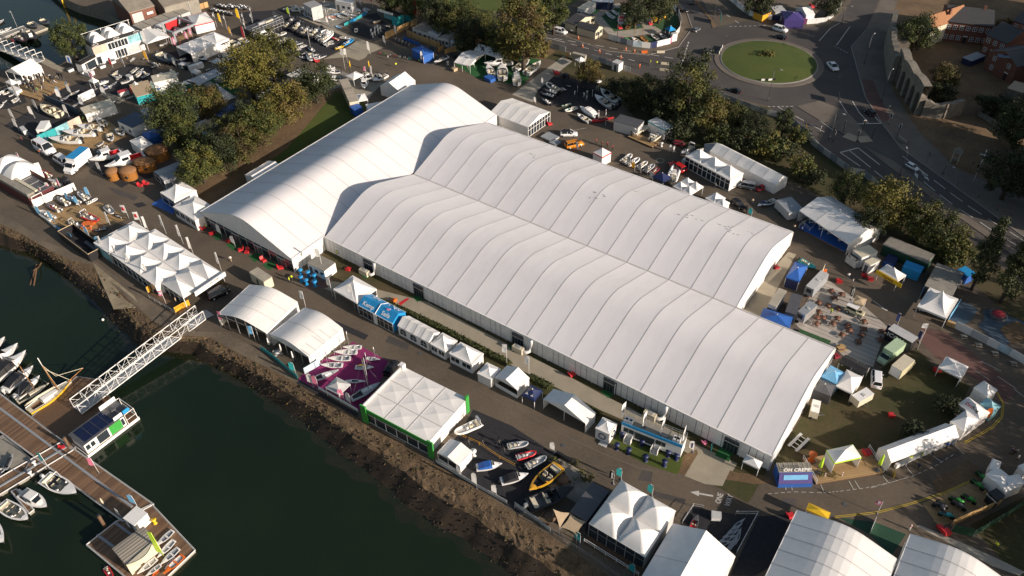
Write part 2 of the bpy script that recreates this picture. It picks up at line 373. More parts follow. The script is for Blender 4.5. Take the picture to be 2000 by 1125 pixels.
def arch_roof(L,W,h,k=.345,R=11.,bays=10,col='hallroof',seamc='seam',sw=.055,facet=False):
 mb=MB();pr=arch_profile(W,h,k,R,14 if facet else 32)
 for i in range(bays):
  x0=-L/2+L*i/bays;st=L/bays
  rows=[]
  for u in(0,.12,.5,.88,1):
   dz=-.045*math.sin(math.pi*u)
   rows.append([(x0+st*u,y,z+dz)for y,z in pr])
  mb.loft(rows,col,False,0 if facet else 1,False)
 for i in range(bays+1):
  x0=-L/2+L*i/bays
  mb.loft([[(x,y,z+.035)for y,z in pr]for x in(x0-sw,x0+sw)],seamc if 0<i<bays else 'white',False,0,False)
 return mb
def arch_gable(x,W,h,k,R,col,z0):
 pr=arch_profile(W,h,k,R)
 return MB().f([(x,y,z-.02)for y,z in pr]+[(x,W/2,z0),(x,-W/2,z0)],col)
# ------------------------------------------------------------------ cabins
def cabin(L,W,h,wall='white',roof='lgrey',doors=1,wins=2,stripe=None,rib=0,frame=None):
 b=MB().box(-L/2,L/2,-W/2,W/2,.12,h,wall);r=MB().box(-L/2-.06,L/2+.06,-W/2-.06,W/2+.06,h,h+.1,roof)
 n=max(2,int(L/.6))if rib else 0
 for i in range(n):r.cb(-L/2+(i+.5)*L/n,0,h+.1,.1,W,.05,roof)
 if rib:
  for i in range(n):
   for sy in(-1,1):b.cb(-L/2+(i+.5)*L/n,sy*W/2,.2,L/n*.5,.06,h-.3,wall)
 if stripe:b.box(-L/2-.012,L/2+.012,-W/2-.012,W/2+.012,h-.45,h-.05,stripe)
 P=[('body',b),('roof',r)]
 tot=doors+wins
 for i in range(tot):
  x=-L/2+(i+.5)*L/tot
  if i<doors:P.append(('door',MB().box(x-.42,x+.42,-W/2-.05,-W/2+.02,.15,2.1,'dgrey' if wall!='dgrey' else 'black')))
  else:P.append(('window',MB().box(x-min(.5,L/tot*.35),x+min(.5,L/tot*.35),-W/2-.05,-W/2+.02,1.1,1.95,'pane')))
 P.append(('base',MB().box(-L/2+.1,L/2-.1,-W/2+.1,W/2-.1,0,.12,'dgrey')))
 return P
def boxtrailer(L,W,h,col,roof,win=1):
 P=[('body',MB().box(-L/2,L/2,-W/2,W/2,.45,h,col,.05,.05)),('roof',MB().box(-L/2+.05,L/2-.05,-W/2+.05,W/2-.05,h,h+.06,roof).cb(L*.1,0,h+.06,.6,.5,.12,'lgrey'))]
 for sy in(-1,1):P.append(('wheel',MB().tube([(-.3,sy*W/2-.12*sy,.3),(-.3,sy*W/2+.06*sy,.3)],.32,'rubber',10)))
 if win:P.append(('serving_hatch',MB().box(-L*.3,L*.25,-W/2-.04,-W/2+.05,h*.5,h*.85,'pane')))
 P.append(('drawbar',MB().tube([(L/2,-.5,.45),(L/2+1.1,0,.45),(L/2,.5,.45)],.06,'steel',5)))
 return P
# ------------------------------------------------------------------ boats (bow towards +x)
def hull_rings(L,B,sh,bowsh,keel,dead=.3,full=2.4,tr=.88):
 R=[]
 for i in range(13):
  u=i/12;x=-L/2+L*u;f=max(0,(u-.35)/.65)
  wd=B/2*(tr+(1-tr)*min(1,u/.35))*(1-f**full)if i<12 else.02
  s=sh+(bowsh-sh)*f**1.6;kz=keel+(bowsh*.55-keel)*f**3
  ch=kz+dead+(s-kz)*.25*f
  R.append((x-(0 if i<12 else 0),max(wd,.02),s,ch,kz))
 return R
def hullmesh(rr,col,bot='black',stripe=None):
 mb=MB();st=[]
 for x,w_,s,ch,kz in rr:
  lift=.12*(x-rr[0][0])/(rr[-1][0]-rr[0][0])
  st.append([(x+lift,w_,s),(x,w_*.93,(s+ch)/2),(x,w_*.82,ch),(x,0,kz),(x,-w_*.82,ch),(x,-w_*.93,(s+ch)/2),(x+lift,-w_,s)])
 for j,c in((0,stripe or col),(1,col),(2,bot),(3,bot),(4,col),(5,stripe or col)):
  mb.loft([[r[j],r[j+1]]for r in st],c,False,1,False)
 mb.f(st[0],col);return mb
def deckmesh(rr,col,floor,x0,x1,inset=.2,fz=.45,rail='white'):
 """deck with a cockpit well between x0 and x1"""
 mb=MB();L0=rr[0][0];L1=rr[-1][0];xs=sorted(set([r[0]for r in rr]+[x0,x1]))
 def at(x):
  for a,b in zip(rr,rr[1:]):
   if a[0]<=x<=b[0]:
    t=(x-a[0])/(b[0]-a[0]);return a[1]+(b[1]-a[1])*t,a[2]+(b[2]-a[2])*t
  return rr[-1][1],rr[-1][2]
 for a,b in zip(xs,xs[1:]):
  wa,sa=at(a);wb,sb=at(b);la=.12*(a-L0)/(L1-L0);lb=.12*(b-L0)/(L1-L0)
  if a>=x0-1e-6 and b<=x1+1e-6:
   ia,ib=max(wa-inset,.05),max(wb-inset,.05)
   for sy in(-1,1):
    mb.f([(a+la,sy*wa,sa),(b+lb,sy*wb,sb),(b,sy*ib,sb+.03),(a,sy*ia,sa+.03)],col)
    mb.f([(a,sy*ia,sa+.03),(b,sy*ib,sb+.03),(b,sy*ib,sb-fz),(a,sy*ia,sa-fz)],floor)
   mb.f([(a,ia,sa-fz),(b,ib,sb-fz),(b,-ib,sb-fz),(a,-ia,sa-fz)],floor)
  else:mb.loft([[(a+la,wa,sa),(a,0,sa+.1),(a+la,-wa,sa)],[(b+lb,wb,sb),(b,0,sb+.1),(b+lb,-wb,sb)]],col,False,1,False)
 for x,d in((x0,1),(x1,-1)):
  w_,s=at(x);i=max(w_-inset,.05);mb.f([(x,i,s+.04),(x,-i,s+.04),(x,-i,s-fz),(x,i,s-fz)],col)
 return mb
def outboard(x,z,col='black',s=1.0,y=0):
 return MB().box(x-.55*s,x+.05,y-.2*s,y+.2*s,z+.1,z+.6*s,col,.1*s,.05*s).box(x-.4*s,x-.12*s,y-.1,y+.1,z-.75*s,z+.1,col)
def motorboat(hull='white',deck='white',inner='lgrey',kind='bow',eng='black',stripe=None,cover='navy'):
 rr=hull_rings(6,2.3,.95,1.2,.05);top=.95
 P=[('hull',hullmesh(rr,hull,'dgrey',stripe))]
 if kind=='cabin':
  P+=[('deck',deckmesh(rr,deck,inner,-2.7,-.6))]
  P+=[('cabin',MB().loft([[(x,-w_,top+.05),(x,-w_*.8,top+h_),(x,w_*.8,top+h_),(x,w_,top+.05)]for x,w_,h_ in((-.7,.85,1.1),(.5,.8,1.05),(1.3,.62,.45),(2.2,.25,.2))],deck,True,0))]
  P+=[('window',MB().f([(.56,-.66,top+1.0),(1.3,-.52,top+.5),(1.3,.52,top+.5),(.56,.66,top+1.0)],'glass')),('window',MB().box(-.5,.45,-.88,.88,top+.45,top+.85,'glass',0,.06)),('roof',MB().box(-1.1,.65,-.75,.75,top+1.1,top+1.2,'white',.05,.05))]
 elif kind=='cover':
  P+=[('deck',deckmesh(rr,deck,inner,-2.5,.6))]
  P+=[('canopy',MB().loft([[(x,-w_,top+.08),(x,-w_*.85,top+h_),(x,w_*.85,top+h_),(x,w_,top+.08)]for x,w_,h_ in((-2.5,.95,.3),(-1.2,1.0,.75),(.2,.98,.95),(.75,.9,.5))],cover,True,0))]
  P+=[('cabin',MB().loft([[(x,-w_,top+.05),(x,-w_*.8,top+h_),(x,w_*.8,top+h_),(x,w_,top+.05)]for x,w_,h_ in((.7,.85,.9),(1.2,.7,.5),(2.3,.28,.2))],deck,True,0)),('window',MB().f([(.78,-.6,top+.88),(1.2,-.5,top+.54),(1.2,.5,top+.54),(.78,.6,top+.88)],'glass'))]
 else:
  x1=1.9 if kind=='bow' else.9
  P+=[('deck',deckmesh(rr,deck,inner,-2.6,x1,.22))]
  P+=[('windscreen',MB().loft([[(.15,-.9,top),(.55,-.5,top),(.6,0,top),(.55,.5,top),(.15,.9,top)],[(-.2,-.8,top+.5),(.15,-.45,top+.5),(.2,0,top+.5),(.15,.45,top+.5),(-.2,.8,top+.5)]],'glass',False,0,False))]
  P+=[('console',MB().cb(.2,-.5,top-.42,.45,.6,.55,deck).cb(.2,.5,top-.42,.45,.6,.55,deck))]
  for y in(-.45,.45):P.append(('seat',MB().cb(-.5,y,top-.42,.5,.5,.35,'cream').cb(-.75,y,top-.1,.12,.5,.4,'cream')))
  P.append(('bench',MB().cb(-2.1,0,top-.42,.55,1.5,.38,'cream').cb(-2.4,0,top-.1,.12,1.5,.3,'cream')))
  if kind=='arch':P.append(('tower',MB().tube([(-.9,-1.0,top),(-1.1,-.9,top+1.2),(-1.1,.9,top+1.2),(-.9,1.0,top)],.06,'white',6)))
 P.append(('outboard',outboard(-3.0,.75,eng)))
 return P
def rib(tube='tubeg',floor='lgrey',hull='white',eng='black',frame=None,seat='cream',big=1):
 P=[('hull',hullmesh(hull_rings(5.4,1.7,.6,.85,.05),hull,hull))]
 pts,rs=[],[]
 for i in range(6):pts.append((-2.9+.86*i*.86,.95-.02*i,.62+.012*i));rs.append(.08 if i==0 else.25)
 for i in range(1,8):
  a=i*math.pi/8;pts.append((.8+2.1*math.sin(a)**.8,.86*math.cos(a),.7+.25*math.sin(a)));rs.append(.24)
 for i in range(5,-1,-1):pts.append((-2.9+.86*i*.86,-.95+.02*i,.62+.012*i));rs.append(.08 if i==0 else.25)
 P.append(('tube',MB().tube(pts,rs,tube,8)))
 P.append(('floor',MB().f([(-2.6,-.75,.58),(1.2,-.7,.62),(2.4,0,.8),(1.2,.7,.62),(-2.6,.75,.58)],floor).box(-2.7,-2.55,-.8,.8,.3,.85,hull)))
 P.append(('console',MB().cb(.3,0,.6,.5,.7,.75,'white',.1,.05).f([(.5,-.3,1.35),(.5,.3,1.35),(.35,.28,1.65),(.35,-.28,1.65)],'glass')))
 P.append(('seat',MB().cb(-.55,0,.6,.7,.6,.5,seat).cb(-.9,0,1.05,.12,.6,.35,seat)))
 P.append(('seat',MB().cb(-1.9,0,.6,.5,1.2,.4,seat)))
 if frame:P.append(('radar_arch',MB().tube([(-2.0,-.85,.8),(-2.3,-.75,2.1),(-2.3,.75,2.1),(-2.0,.85,.8)],.09,frame,6).cb(-2.3,0,2.05,.5,1.4,.08,frame)))
 P.append(('outboard',outboard(-2.75,.65,eng)))
 return P
def dinghy(hull='white',inner='lgrey',mast=6.0,sail=None,boom=1,spar='alu'):
 rr=hull_rings(4.4,1.6,.45,.58,.08,.15,2.0,.8)
 P=[('hull',hullmesh(rr,hull,hull)),('deck',deckmesh(rr,hull,inner,-1.9,.7,.18,.2))]
 P.append(('thwart',MB().cb(-.5,0,.38,.3,1.1,.06,hull)))
 if mast:P.append(('mast',MB().tube([(.8,0,.4),(.7,0,mast+.4)],.05,spar,6)))
 if mast and boom:P.append(('boom',MB().tube([(.75,0,1.0),(-1.7,0,1.05)],.045,spar,6)))
 if mast:P.append(('shroud',MB().tube([(.6,-.75,.5),(.72,0,mast*.8),(.6,.75,.5)],.018,'alu',4).tube([(2.1,0,.58),(.72,0,mast*.8)],.018,'alu',4)))
 if sail:P.append(('furled_sail',MB().tube([(.6,0,1.15),(-.6,0,1.2),(-1.7,0,1.15)],[.1,.14,.08],sail,6)))
 return P
def keelboat(hull='white',deck='lgrey',mast=9.0,spar='alu',long=7.0,stripe=None):
 rr=hull_rings(7,2.2,1.2,1.4,.5,.35,1.8,.72)
 P=[('hull',hullmesh(rr,hull,'dgrey',stripe)),('deck',deckmesh(rr,deck,'dgrey',-3.2,-.9,.4,.4))]
 P.append(('coachroof',MB().loft([[(x,-w_,1.25),(x,-w_*.8,1.25+h_),(x,w_*.8,1.25+h_),(x,w_,1.25)]for x,w_,h_ in((-.85,.62,.42),(.6,.55,.36),(1.6,.3,.15))],hull,True,0)))
 if mast:
  P.append(('mast',MB().tube([(.6,0,1.4),(.4,0,mast+1.4)],.075,spar,6)))
  P.append(('boom',MB().tube([(.5,0,2.3),(-2.8,0,2.2)],.07,spar,6)))
  P.append(('rigging',MB().tube([(.3,-1.05,1.2),(.45,0,mast),(.3,1.05,1.2)],.02,'alu',4).tube([(3.4,0,1.4),(.42,0,mast+1.2),(-3.3,0,1.2)],.02,'alu',4)))
 return P
def jetski(col='white',seat='black'):
 rr=hull_rings(3.1,1.15,.55,.65,.1,.2,2.0,.85)
 return[('hull',hullmesh(rr,col,'dgrey')),('deck',deckmesh(rr,col,seat,-1.4,-.9,.12,.1)),('seat',MB().loft([[(x,-w_,.55),(x,-w_*.7,z),(x,w_*.7,z),(x,w_,.55)]for x,w_,z in((-1.1,.3,.9),(-.2,.27,.82),(.3,.3,.95),(.9,.25,.7))],seat,True,0)),('handlebar',MB().tube([(.3,-.4,1.08),(.35,0,1.0),(.3,.4,1.08)],.04,'black',5))]
def kayak(col='white'):
 rr=hull_rings(3.6,.8,.35,.42,.02,.1,1.6,.45)
 return[('hull',hullmesh(rr,col,col)),('deck',deckmesh(rr,col,'dgrey',-.7,.5,.15,.15))]
# ------------------------------------------------------------------ vehicles (front towards +x)
def wheels(P,xs,w_,r):
 for x in xs:
  for sy in(-1,1):
   i=len(P);P.append(('wheel',MB().tube([(x,sy*(w_-.2),r),(x,sy*(w_+.01),r)],r,'rubber',12)))
   P.append(('rim',MB().tube([(x,sy*w_,r),(x,sy*(w_+.02),r)],r*.62,'alu',10),i))
def car(col='paintw',kind='hatch',roofc=None,L=4.3,W=1.8):
 h={'hatch':1.48,'suv':1.7,'van':1.95,'sedan':1.42,'estate':1.5}[kind];w_=W/2;bl=h*.62
 prof=[(-L/2,.5,bl-.12,.92),(-L/2+.12,.3,bl,.97),(-L*.25,.22,bl+.02,1),(L*.1,.22,bl,1),(L*.24,.22,bl-.02,.99),(L*.4,.25,bl*.86,.96),(L/2-.08,.32,bl*.74,.88),(L/2,.45,bl*.6,.8)]
 body=MB().loft([[(x,-w_*k,z0),(x,-w_*k,(z0+z1)*.55),(x,-w_*k*.93,z1),(x,w_*k*.93,z1),(x,w_*k,(z0+z1)*.55),(x,w_*k,z0)]for x,z0,z1,k in prof],col,True,1)
 x0,x1,r0,r1={'hatch':(-.46,.25,-.40,.06),'suv':(-.485,.27,-.44,.1),'van':(-.49,.36,-.46,.22),'sedan':(-.36,.25,-.22,.06),'estate':(-.47,.25,-.43,.06)}[kind]
 cab=MB().loft([[(x0*L,-w_*.9,bl-.02),(x1*L,-w_*.9,bl-.03),(x1*L,w_*.9,bl-.03),(x0*L,w_*.9,bl-.02)],[(r0*L,-w_*.7,h-.05),(r1*L,-w_*.7,h-.03),(r1*L,w_*.7,h-.03),(r0*L,w_*.7,h-.05)]],'glass',False,0)
 roof=MB().loft([[(r0*L,-w_*.72,h-.07),(r1*L,-w_*.72,h-.05),(r1*L,w_*.72,h-.05),(r0*L,w_*.72,h-.07)],[(r0*L+.1,-w_*.6,h),(r1*L-.08,-w_*.6,h+.01),(r1*L-.08,w_*.6,h+.01),(r0*L+.1,w_*.6,h)]],roofc or col,True,0)
 for sy in(-1,1):
  for xb,xt in((x0,r0),(x1,r1),(-.1,-.1)):roof.tube([(xb*L,sy*w_*.9,bl),(xt*L,sy*w_*.71,h-.05)],.05,col,4)
 P=[('body',body),('window',cab),('roof',roof)]
 wheels(P,(-L*.31,L*.32),w_-.02,.33)
 for sy in(-1,1):
  P.append(('headlight',MB().cb(L/2-.06,sy*w_*.62,bl*.58,.12,.3,.14,'alu')));P.append(('tail_light',MB().cb(-L/2+.03,sy*w_*.75,bl*.72,.1,.22,.18,'red')))
  P.append(('mirror',MB().cb(L*.18,sy*(w_+.08),bl,.12,.18,.12,col)))
 return P
def boxtruck(col='paintw',box='paintw',top='kblue',end='yellow',L=6.5):
 P=[('cab',MB().loft([[(x,-1.0*k,.4),(x,-1.0*k,z),(x,1.0*k,z),(x,1.0*k,.4)]for x,z,k in((L*.2,2.3,1),(L*.3,2.35,.95),(L*.4,1.5,1),(L*.5,1.1,.92))],col,True,0))]
 P.append(('windscreen',MB().f([(L*.31,-.85,2.3),(L*.395,-.9,1.56),(L*.395,.9,1.56),(L*.31,.85,2.3)],'glass').box(L*.24,L*.36,-1.01,1.01,1.5,2.05,'glass')))
 b=MB().box(-L/2,L*.22,-1.15,1.15,.75,3.1,box,0,0,top);P.append(('box_body',b))
 P.append(('tail_panel',MB().box(-L/2-.03,-L/2,-1.0,1.0,.85,3.0,end)))
 wheels(P,(-L*.3,L*.36),.98,.38)
 for sy in(-1,1):P.append(('headlight',MB().cb(L*.5,sy*.7,.8,.1,.3,.18,'alu')))
 return P
def jeep(col='paintc'):
 P=[('body',MB().box(-1.9,1.9,-.8,.8,.55,1.15,col,.05,.05)),('cabin',MB().box(-1.85,.55,-.76,.76,1.15,1.9,col,.08,.1)),('roof',MB().box(-1.85,.5,-.72,.72,1.9,1.97,'white'))]
 P.append(('window',MB().box(-1.6,.3,-.79,.79,1.3,1.75,'glass',.05,.08)));P.append(('windscreen',MB().f([(.58,-.65,1.25),(.58,.65,1.25),(.5,.6,1.8),(.5,-.6,1.8)],'glass')))
 P.append(('spare_wheel',MB().cyl(1.1,0,1.16,1.38,.36,'rubber',12)))
 wheels(P,(-1.25,1.3),.86,.42)
 for sy in(-1,1):P.append(('headlight',MB().cb(1.92,sy*.55,.8,.08,.2,.2,'alu')))
 return P
def bike(col='red'):
 mb=MB()
 P=[]
 for x in(-.5,.5):P.append(('wheel',MB().tube([(x+.33*math.cos(a),0,.34+.33*math.sin(a))for a in[i*math.pi/7 for i in range(15)]],.035,'rubber',5)))
 P.append(('frame',MB().tube([(-.5,0,.34),(-.15,0,.85),(.4,0,.88),(.5,0,.34)],.035,col,5).tube([(-.5,0,.34),(0,0,.3),(.4,0,.85)],.035,col,5).tube([(0,0,.3),(-.18,0,.95)],.035,col,5)))
 P.append(('saddle',MB().cb(-.2,0,.95,.28,.14,.07,'black')));P.append(('handlebar',MB().tube([(.35,-.3,1.05),(.38,0,.98),(.35,.3,1.05)],.03,'black',5)))
 return P
def motorbike(col='green'):
 P=[]
 for x in(-.7,.7):P.append(('wheel',MB().tube([(x,-.08,.32),(x,.08,.32)],.32,'rubber',12)))
 P.append(('tank',MB().loft([[(x,-w_,.6),(x,-w_*.7,z),(x,w_*.7,z),(x,w_,.6)]for x,w_,z in((-.9,.08,.85),(-.3,.18,.8),(.1,.24,1.0),(.5,.2,.95),(.85,.1,.75))],col,True,1)))
 P.append(('engine',MB().cb(0,0,.25,.6,.35,.4,'dgrey')));P.append(('seat',MB().cb(-.5,0,.8,.7,.28,.12,'black')));P.append(('handlebar',MB().tube([(.45,-.38,1.05),(.55,0,1.0),(.45,.38,1.05)],.03,'black',5)))
 return P
# ------------------------------------------------------------------ people
def figure(top='navy',leg='jean',pose='walk',hair='hair'):
 st={'walk':.26,'stand':.06}[pose]
 v={'pel':(0,0,.95),'ch':(0,0,1.22),'nk':(0,0,1.47),'hd':(.02,0,1.58),'ht':(.02,0,1.68),'hL':(0,.1,.92),'kL':(st*.6,.1,.5),'aL':(st,.1,.08),'tL':(st+.14,.11,.04),'hR':(0,-.1,.92),'kR':(-st*.3,-.1,.5),'aR':(-st*.9,-.1,.1),'tR':(-st*.9+.13,-.11,.04),'sL':(0,.2,1.4),'eL':(-st*.3,.27,1.12),'wL':(st*.3,.27,.88),'pL':(st*.45,.27,.8),'sR':(0,-.2,1.4),'eR':(st*.2-.05,-.27,1.12),'wR':(st*.8,-.26,.92),'pR':(st,-.26,.85)}
 r={'pel':.15,'ch':.17,'nk':.06,'hd':.095,'ht':.085,'h':.09,'k':.062,'a':.045,'t':.045,'s':.07,'e':.048,'w':.035,'p':.042}
 e=['pel-ch','ch-nk','nk-hd','hd-ht','pel-hL','hL-kL','kL-aL','aL-tL','pel-hR','hR-kR','kR-aR','aR-tR','ch-sL','sL-eL','eL-wL','wL-pL','ch-sR','sR-eR','eR-wR','wR-pR']
 ks=list(v);me=bpy.data.meshes.new('b');me.from_pydata([v[k]for k in ks],[tuple(ks.index(q)for q in x.split('-'))for x in e],[])
 o=link(bpy.data.objects.new('b',me));md=o.modifiers.new('s','SKIN');sv_=me.skin_vertices[0].data
 for i,k in enumerate(ks):
  q=r.get(k,r.get(k[0]));sv_[i].radius=(q,q*(1.15 if k in('pel','ch')else 1));sv_[i].use_root=k=='pel'
 o.modifiers.new('u','SUBSURF').levels=1
 dg=bpy.context.evaluated_depsgraph_get();m2=bpy.data.meshes.new_from_object(o.evaluated_get(dg));b=MB()
 vs=[tuple(q.co)for q in m2.vertices]
 for p in m2.polygons:
  c=p.center;z=c.z
  mt='skin' if z>1.46 or(abs(c.y)>.2 and z<.93)else top if z>.93 else leg if z>.1 else 'black'
  b.F.append(list(p.vertices));b.I.append(b.mi(mt));b.S.append(1)
 b.V=vs
 for k in('pL','pR'):
  x,y,z=v[k]
  for j,l in enumerate((.075,.085,.08,.065)):b.tube([(x+.02-.013*j,y,z-.02),(x+.03-.015*j,y,z-.02-l*.6),(x+.04-.015*j,y*.97,z-.02-l)],.009,'skin',4)
  b.tube([(x+.03,y,z+.03),(x+.06,y*.95,z-.01),(x+.065,y*.93,z-.05)],.01,'skin',4)
 hd=v['hd'];b.sph((hd[0]+.095,0,hd[2]+.02),(.022,.016,.03),'skin',5,4)
 for sy in(-1,1):b.sph((hd[0]+.085,sy*.035,hd[2]+.05),.012,'black',5,3);b.sph((hd[0],sy*.095,hd[2]+.03),(.02,.012,.03),'skin',5,3)
 b.cb(hd[0]+.09,0,hd[2]-.045,.012,.05,.012,'dred')
 hr=MB().sph((.0,0,1.665),(.115,.105,.085),hair,8,5)
 bpy.data.objects.remove(o);bpy.data.meshes.remove(me);bpy.data.meshes.remove(m2)
 return[('body',b),('hair',hr)]
# ------------------------------------------------------------------ trees and plants
def tree(kind='round',lm='leafg',lm2='leafd',n=4200,seed=1,ls=.5):
 r=random.Random(seed);tr=MB();cr=MB()
 rx,rz,cz={'round':(4,3.7,4.3),'tall':(3.3,5.2,6.0),'wide':(5,3.2,4.0),'cone':(2.6,6,6.2),'bush':(2.2,1.6,1.7)}[kind]
 tr.tube([(0,0,-.2),(.05,.03,cz*.4),(-.05,.08,cz*.8),(0,0,cz+rz*.5)],[.32,.24,.15,.05],'bark',7)
 cl=[]
 for i in range(70):
  while True:
   p=Vector((r.uniform(-1,1),r.uniform(-1,1),r.uniform(-.85,1)))
   if.35<p.length<1:break
  if kind=='cone':k=1-(p.z+1)/2*.85;p.x*=k;p.y*=k
  p=p*r.uniform(.78,1.08);cl.append((Vector((p.x*rx,p.y*rx,cz+p.z*rz)),r.uniform(.16,.34)*rx,r.random()))
 for c,s,q in cl[:16 if kind!='bush' else 5]:
  b0=Vector((0,0,min(c.z*.55,cz*.7)));mid=b0.lerp(c,.55)+Vector((0,0,.3));tr.tube([b0,mid,c],[.12,.07,.03],'bark',5)
 for i in range(n):
  c,s,q=cl[r.randrange(len(cl))]
  d=Vector((r.gauss(0,1),r.gauss(0,1),r.gauss(0,.8)));d=d.normalized()*s*(r.random()**.4)
  p=c+d
  nrm=(d.normalized()+Vector((r.gauss(0,.6),r.gauss(0,.6),r.gauss(.35,.6)))).normalized()
  a=nrm.orthogonal().normalized();a=Matrix.Rotation(r.uniform(0,6.3),3,nrm)@a;b=nrm.cross(a)
  l=ls*r.uniform(.55,1.15);k=lm2 if q<.3 or r.random()<.12 else lm
  cr.add([p-a*l*.5,p+b*l*.32,p+a*l*.5+nrm*l*.1,p-b*l*.32],[(0,1,2,3)],k)
 return[('trunk',tr),('crown',cr)]
def shrub(lm='leafg',n=420,seed=1):
 r=random.Random(seed);cr=MB();st=MB()
 for i in range(5):a=r.uniform(0,6.3);st.tube([(0,0,0),(.4*math.cos(a),.4*math.sin(a),.9)],.04,'bark',4)
 cl=[(Vector((r.uniform(-.8,.8),r.uniform(-.8,.8),r.uniform(.3,1.0))),r.uniform(.3,.55))for _ in range(14)]
 for i in range(n):
  c,s=r.choice(cl);d=Vector((r.gauss(0,1),r.gauss(0,1),r.gauss(0,1))).normalized()*s*r.random()**.4;p=c+d
  nr=(d+Vector((r.gauss(0,.3),r.gauss(0,.3),.4))).normalized();a=nr.orthogonal().normalized();a=Matrix.Rotation(r.uniform(0,6.3),3,nr)@a;b=nr.cross(a);l=r.uniform(.15,.34)
  cr.add([p-a*l*.5,p+b*l*.35,p+a*l*.5,p-b*l*.35],[(0,1,2,3)],lm)
 return[('stem',st),('foliage',cr)]
# ------------------------------------------------------------------ street furniture, flags, furniture
def feather(col='white',h=4.0,w_=.8,mark=None):
 pl=MB().cyl(0,0,0,.06,.3,'dgrey',8).tube([(0,0,0),(0,0,h*.7),(.12,0,h*.95),(.5,0,h)],.03,'white',5)
 pr=[(.25,.04),(.4,.02+w_),(.6,.02+w_),(.8,.05+w_*.98),(.92,.1+w_*.85),(.98,.3+w_*.45)]
 fl=MB();ys=[.06*math.sin(i*1.5)for i in range(6)]
 for y in(-.012,.012):
  fl.loft([[(max(.03,(t-.85)*1.5),y,h*t),((max(.03,(t-.85)*1.5)+x)/2,y+q,h*t+.02),(x,y+q*.4,h*t)]for(t,x),q in zip(pr,ys)],col,False,1,False)
 if mark:fl.box(w_*.3,w_*.62,-.09,.09,h*.4,h*.82,mark)
 return[('pole',pl),('flag',fl)]
def flagpole(col='white',h=6.0,fw=.9,fh=2.2,mark=None):
 fl=MB()
 for y in(-.012,.012):fl.loft([[(.04,y,z),(fw*.5,y+.1*math.sin(i*1.7),z-.03),(fw,y+.05*math.cos(i*2.),z-.08)]for i,z in enumerate([h-.1-fh*j/4 for j in range(5)])],col,False,1,False)
 if mark:fl.box(fw*.3,fw*.7,-.13,.13,h-fh*.75,h-fh*.3,mark)
 return[('pole',MB().cyl(0,0,0,.08,.2,'dgrey',8).cyl(0,0,0,h,.045,'white',6,.03)),('flag',fl)]
def lamppost(h=10,arm=1.6,col='dgrey'):
 return[('column',MB().cyl(0,0,0,1.2,.13,col,8).tube([(0,0,1.2),(0,0,h)],.085,col,7,.06)),('arm',MB().tube([(0,0,h-.1),(arm*.5,0,h+.15),(arm,0,h+.2)],.045,col,6)),('lantern',MB().box(arm-.15,arm+.55,-.14,.14,h+.12,h+.26,'lgrey',.06,.04))]
def trafficlight(h=3.4):
 P=[('pole',MB().cyl(0,0,0,h,.065,'black',7)),('signal_head',MB().box(-.14,.2,-.2,.2,h-.95,h+.1,'black').box(-.02,0,-.38,.38,h-1.05,h+.2,'white'))]
 for i,c in enumerate(('red','gold','green')):P.append(('lens',MB().tube([(.2,0,h-.08-.32*i),(.24,0,h-.08-.32*i)],.1,c,8),1))
 return P
def signpost(col='white',h=2.4,w_=.8,sh=.6,col2=None):
 return[('post',MB().cyl(0,0,0,h,.045,'steel',6)),('plate',MB().box(-.04,.04,-w_/2,w_/2,h-sh,h,col).box(.04,.05,-w_*.35,w_*.35,h-sh*.75,h-sh*.25,col2 or 'dgrey'))]
def cone(col='orange'):return[('body',MB().cyl(0,0,.04,.75,.17,col,8,.04).cyl(0,0,.36,.5,.12,'white',8,.1)),('base',MB().box(-.22,.22,-.22,.22,0,.04,col))]
def bollard(col='white'):return[('post',MB().cyl(0,0,0,1.0,.1,col,8,.07)),('band',MB().cyl(0,0,.7,.85,.105,'red',8))]
def picnic(col='red'):
 P=[('tabletop',MB().cb(0,0,.72,1.7,.75,.06,col))]
 for sy in(-1,1):P.append(('bench',MB().cb(0,sy*.75,.42,1.7,.28,.05,col)))
 for x in(-.6,.6):P.append(('leg',MB().tube([(x,-.75,0),(x,-.3,.72)],.05,col,4).tube([(x,.75,0),(x,.3,.72)],.05,col,4).cb(x,0,.36,.08,1.6,.06,col)))
 return P
def poseur(col='kblue'):
 return[('cover',MB().loft([[(r*math.cos(a),r*math.sin(a),z)for a in[i*math.pi/5 for i in range(10)]]for z,r in((0,.42),(.35,.2),(.7,.22),(1.05,.45),(1.12,.46))],col,True,1)),('table_base',MB().cyl(0,0,0,.04,.44,'dgrey',10))]
def cafe(col='dwood',seed=0):
 r=random.Random(seed)
 P=[('tabletop',MB().cyl(0,0,.7,.75,.72,col,12)),('pedestal',MB().cyl(0,0,0,.7,.07,'dgrey',6).cyl(0,0,0,.05,.3,'dgrey',8))]
 for i in range(4):
  a=i*math.pi/2+r.uniform(-.3,.3);d=r.uniform(.62,.85);m4=Matrix.Translation((d*math.cos(a),d*math.sin(a),0))@Matrix.Rotation(a,4,'Z');c=MB();c.T=m4
  c.cb(0,0,.42,.38,.38,.05,col).cb(.18,0,.47,.04,.36,.3,col)
  for sx in(-.17,.17):
   for sy in(-.17,.17):c.cyl(sx,sy,0,.42,.025,'dgrey',4)
  P.append(('chair',c))
 return P
def lounger(col='red'):
 return[('seat',MB().box(-.5,.5,-.45,.45,.1,.42,col,.05,.05).cb(.0,0,.0,.9,.8,.1,'dred')),('backrest',MB().loft([[(-.5,-.45,.2),(-.5,.45,.2),(-.3,.45,.2),(-.3,-.45,.2)],[(-.75,-.4,.95),(-.75,.4,.95),(-.6,.4,.95),(-.6,-.4,.95)]],col,True,0))]
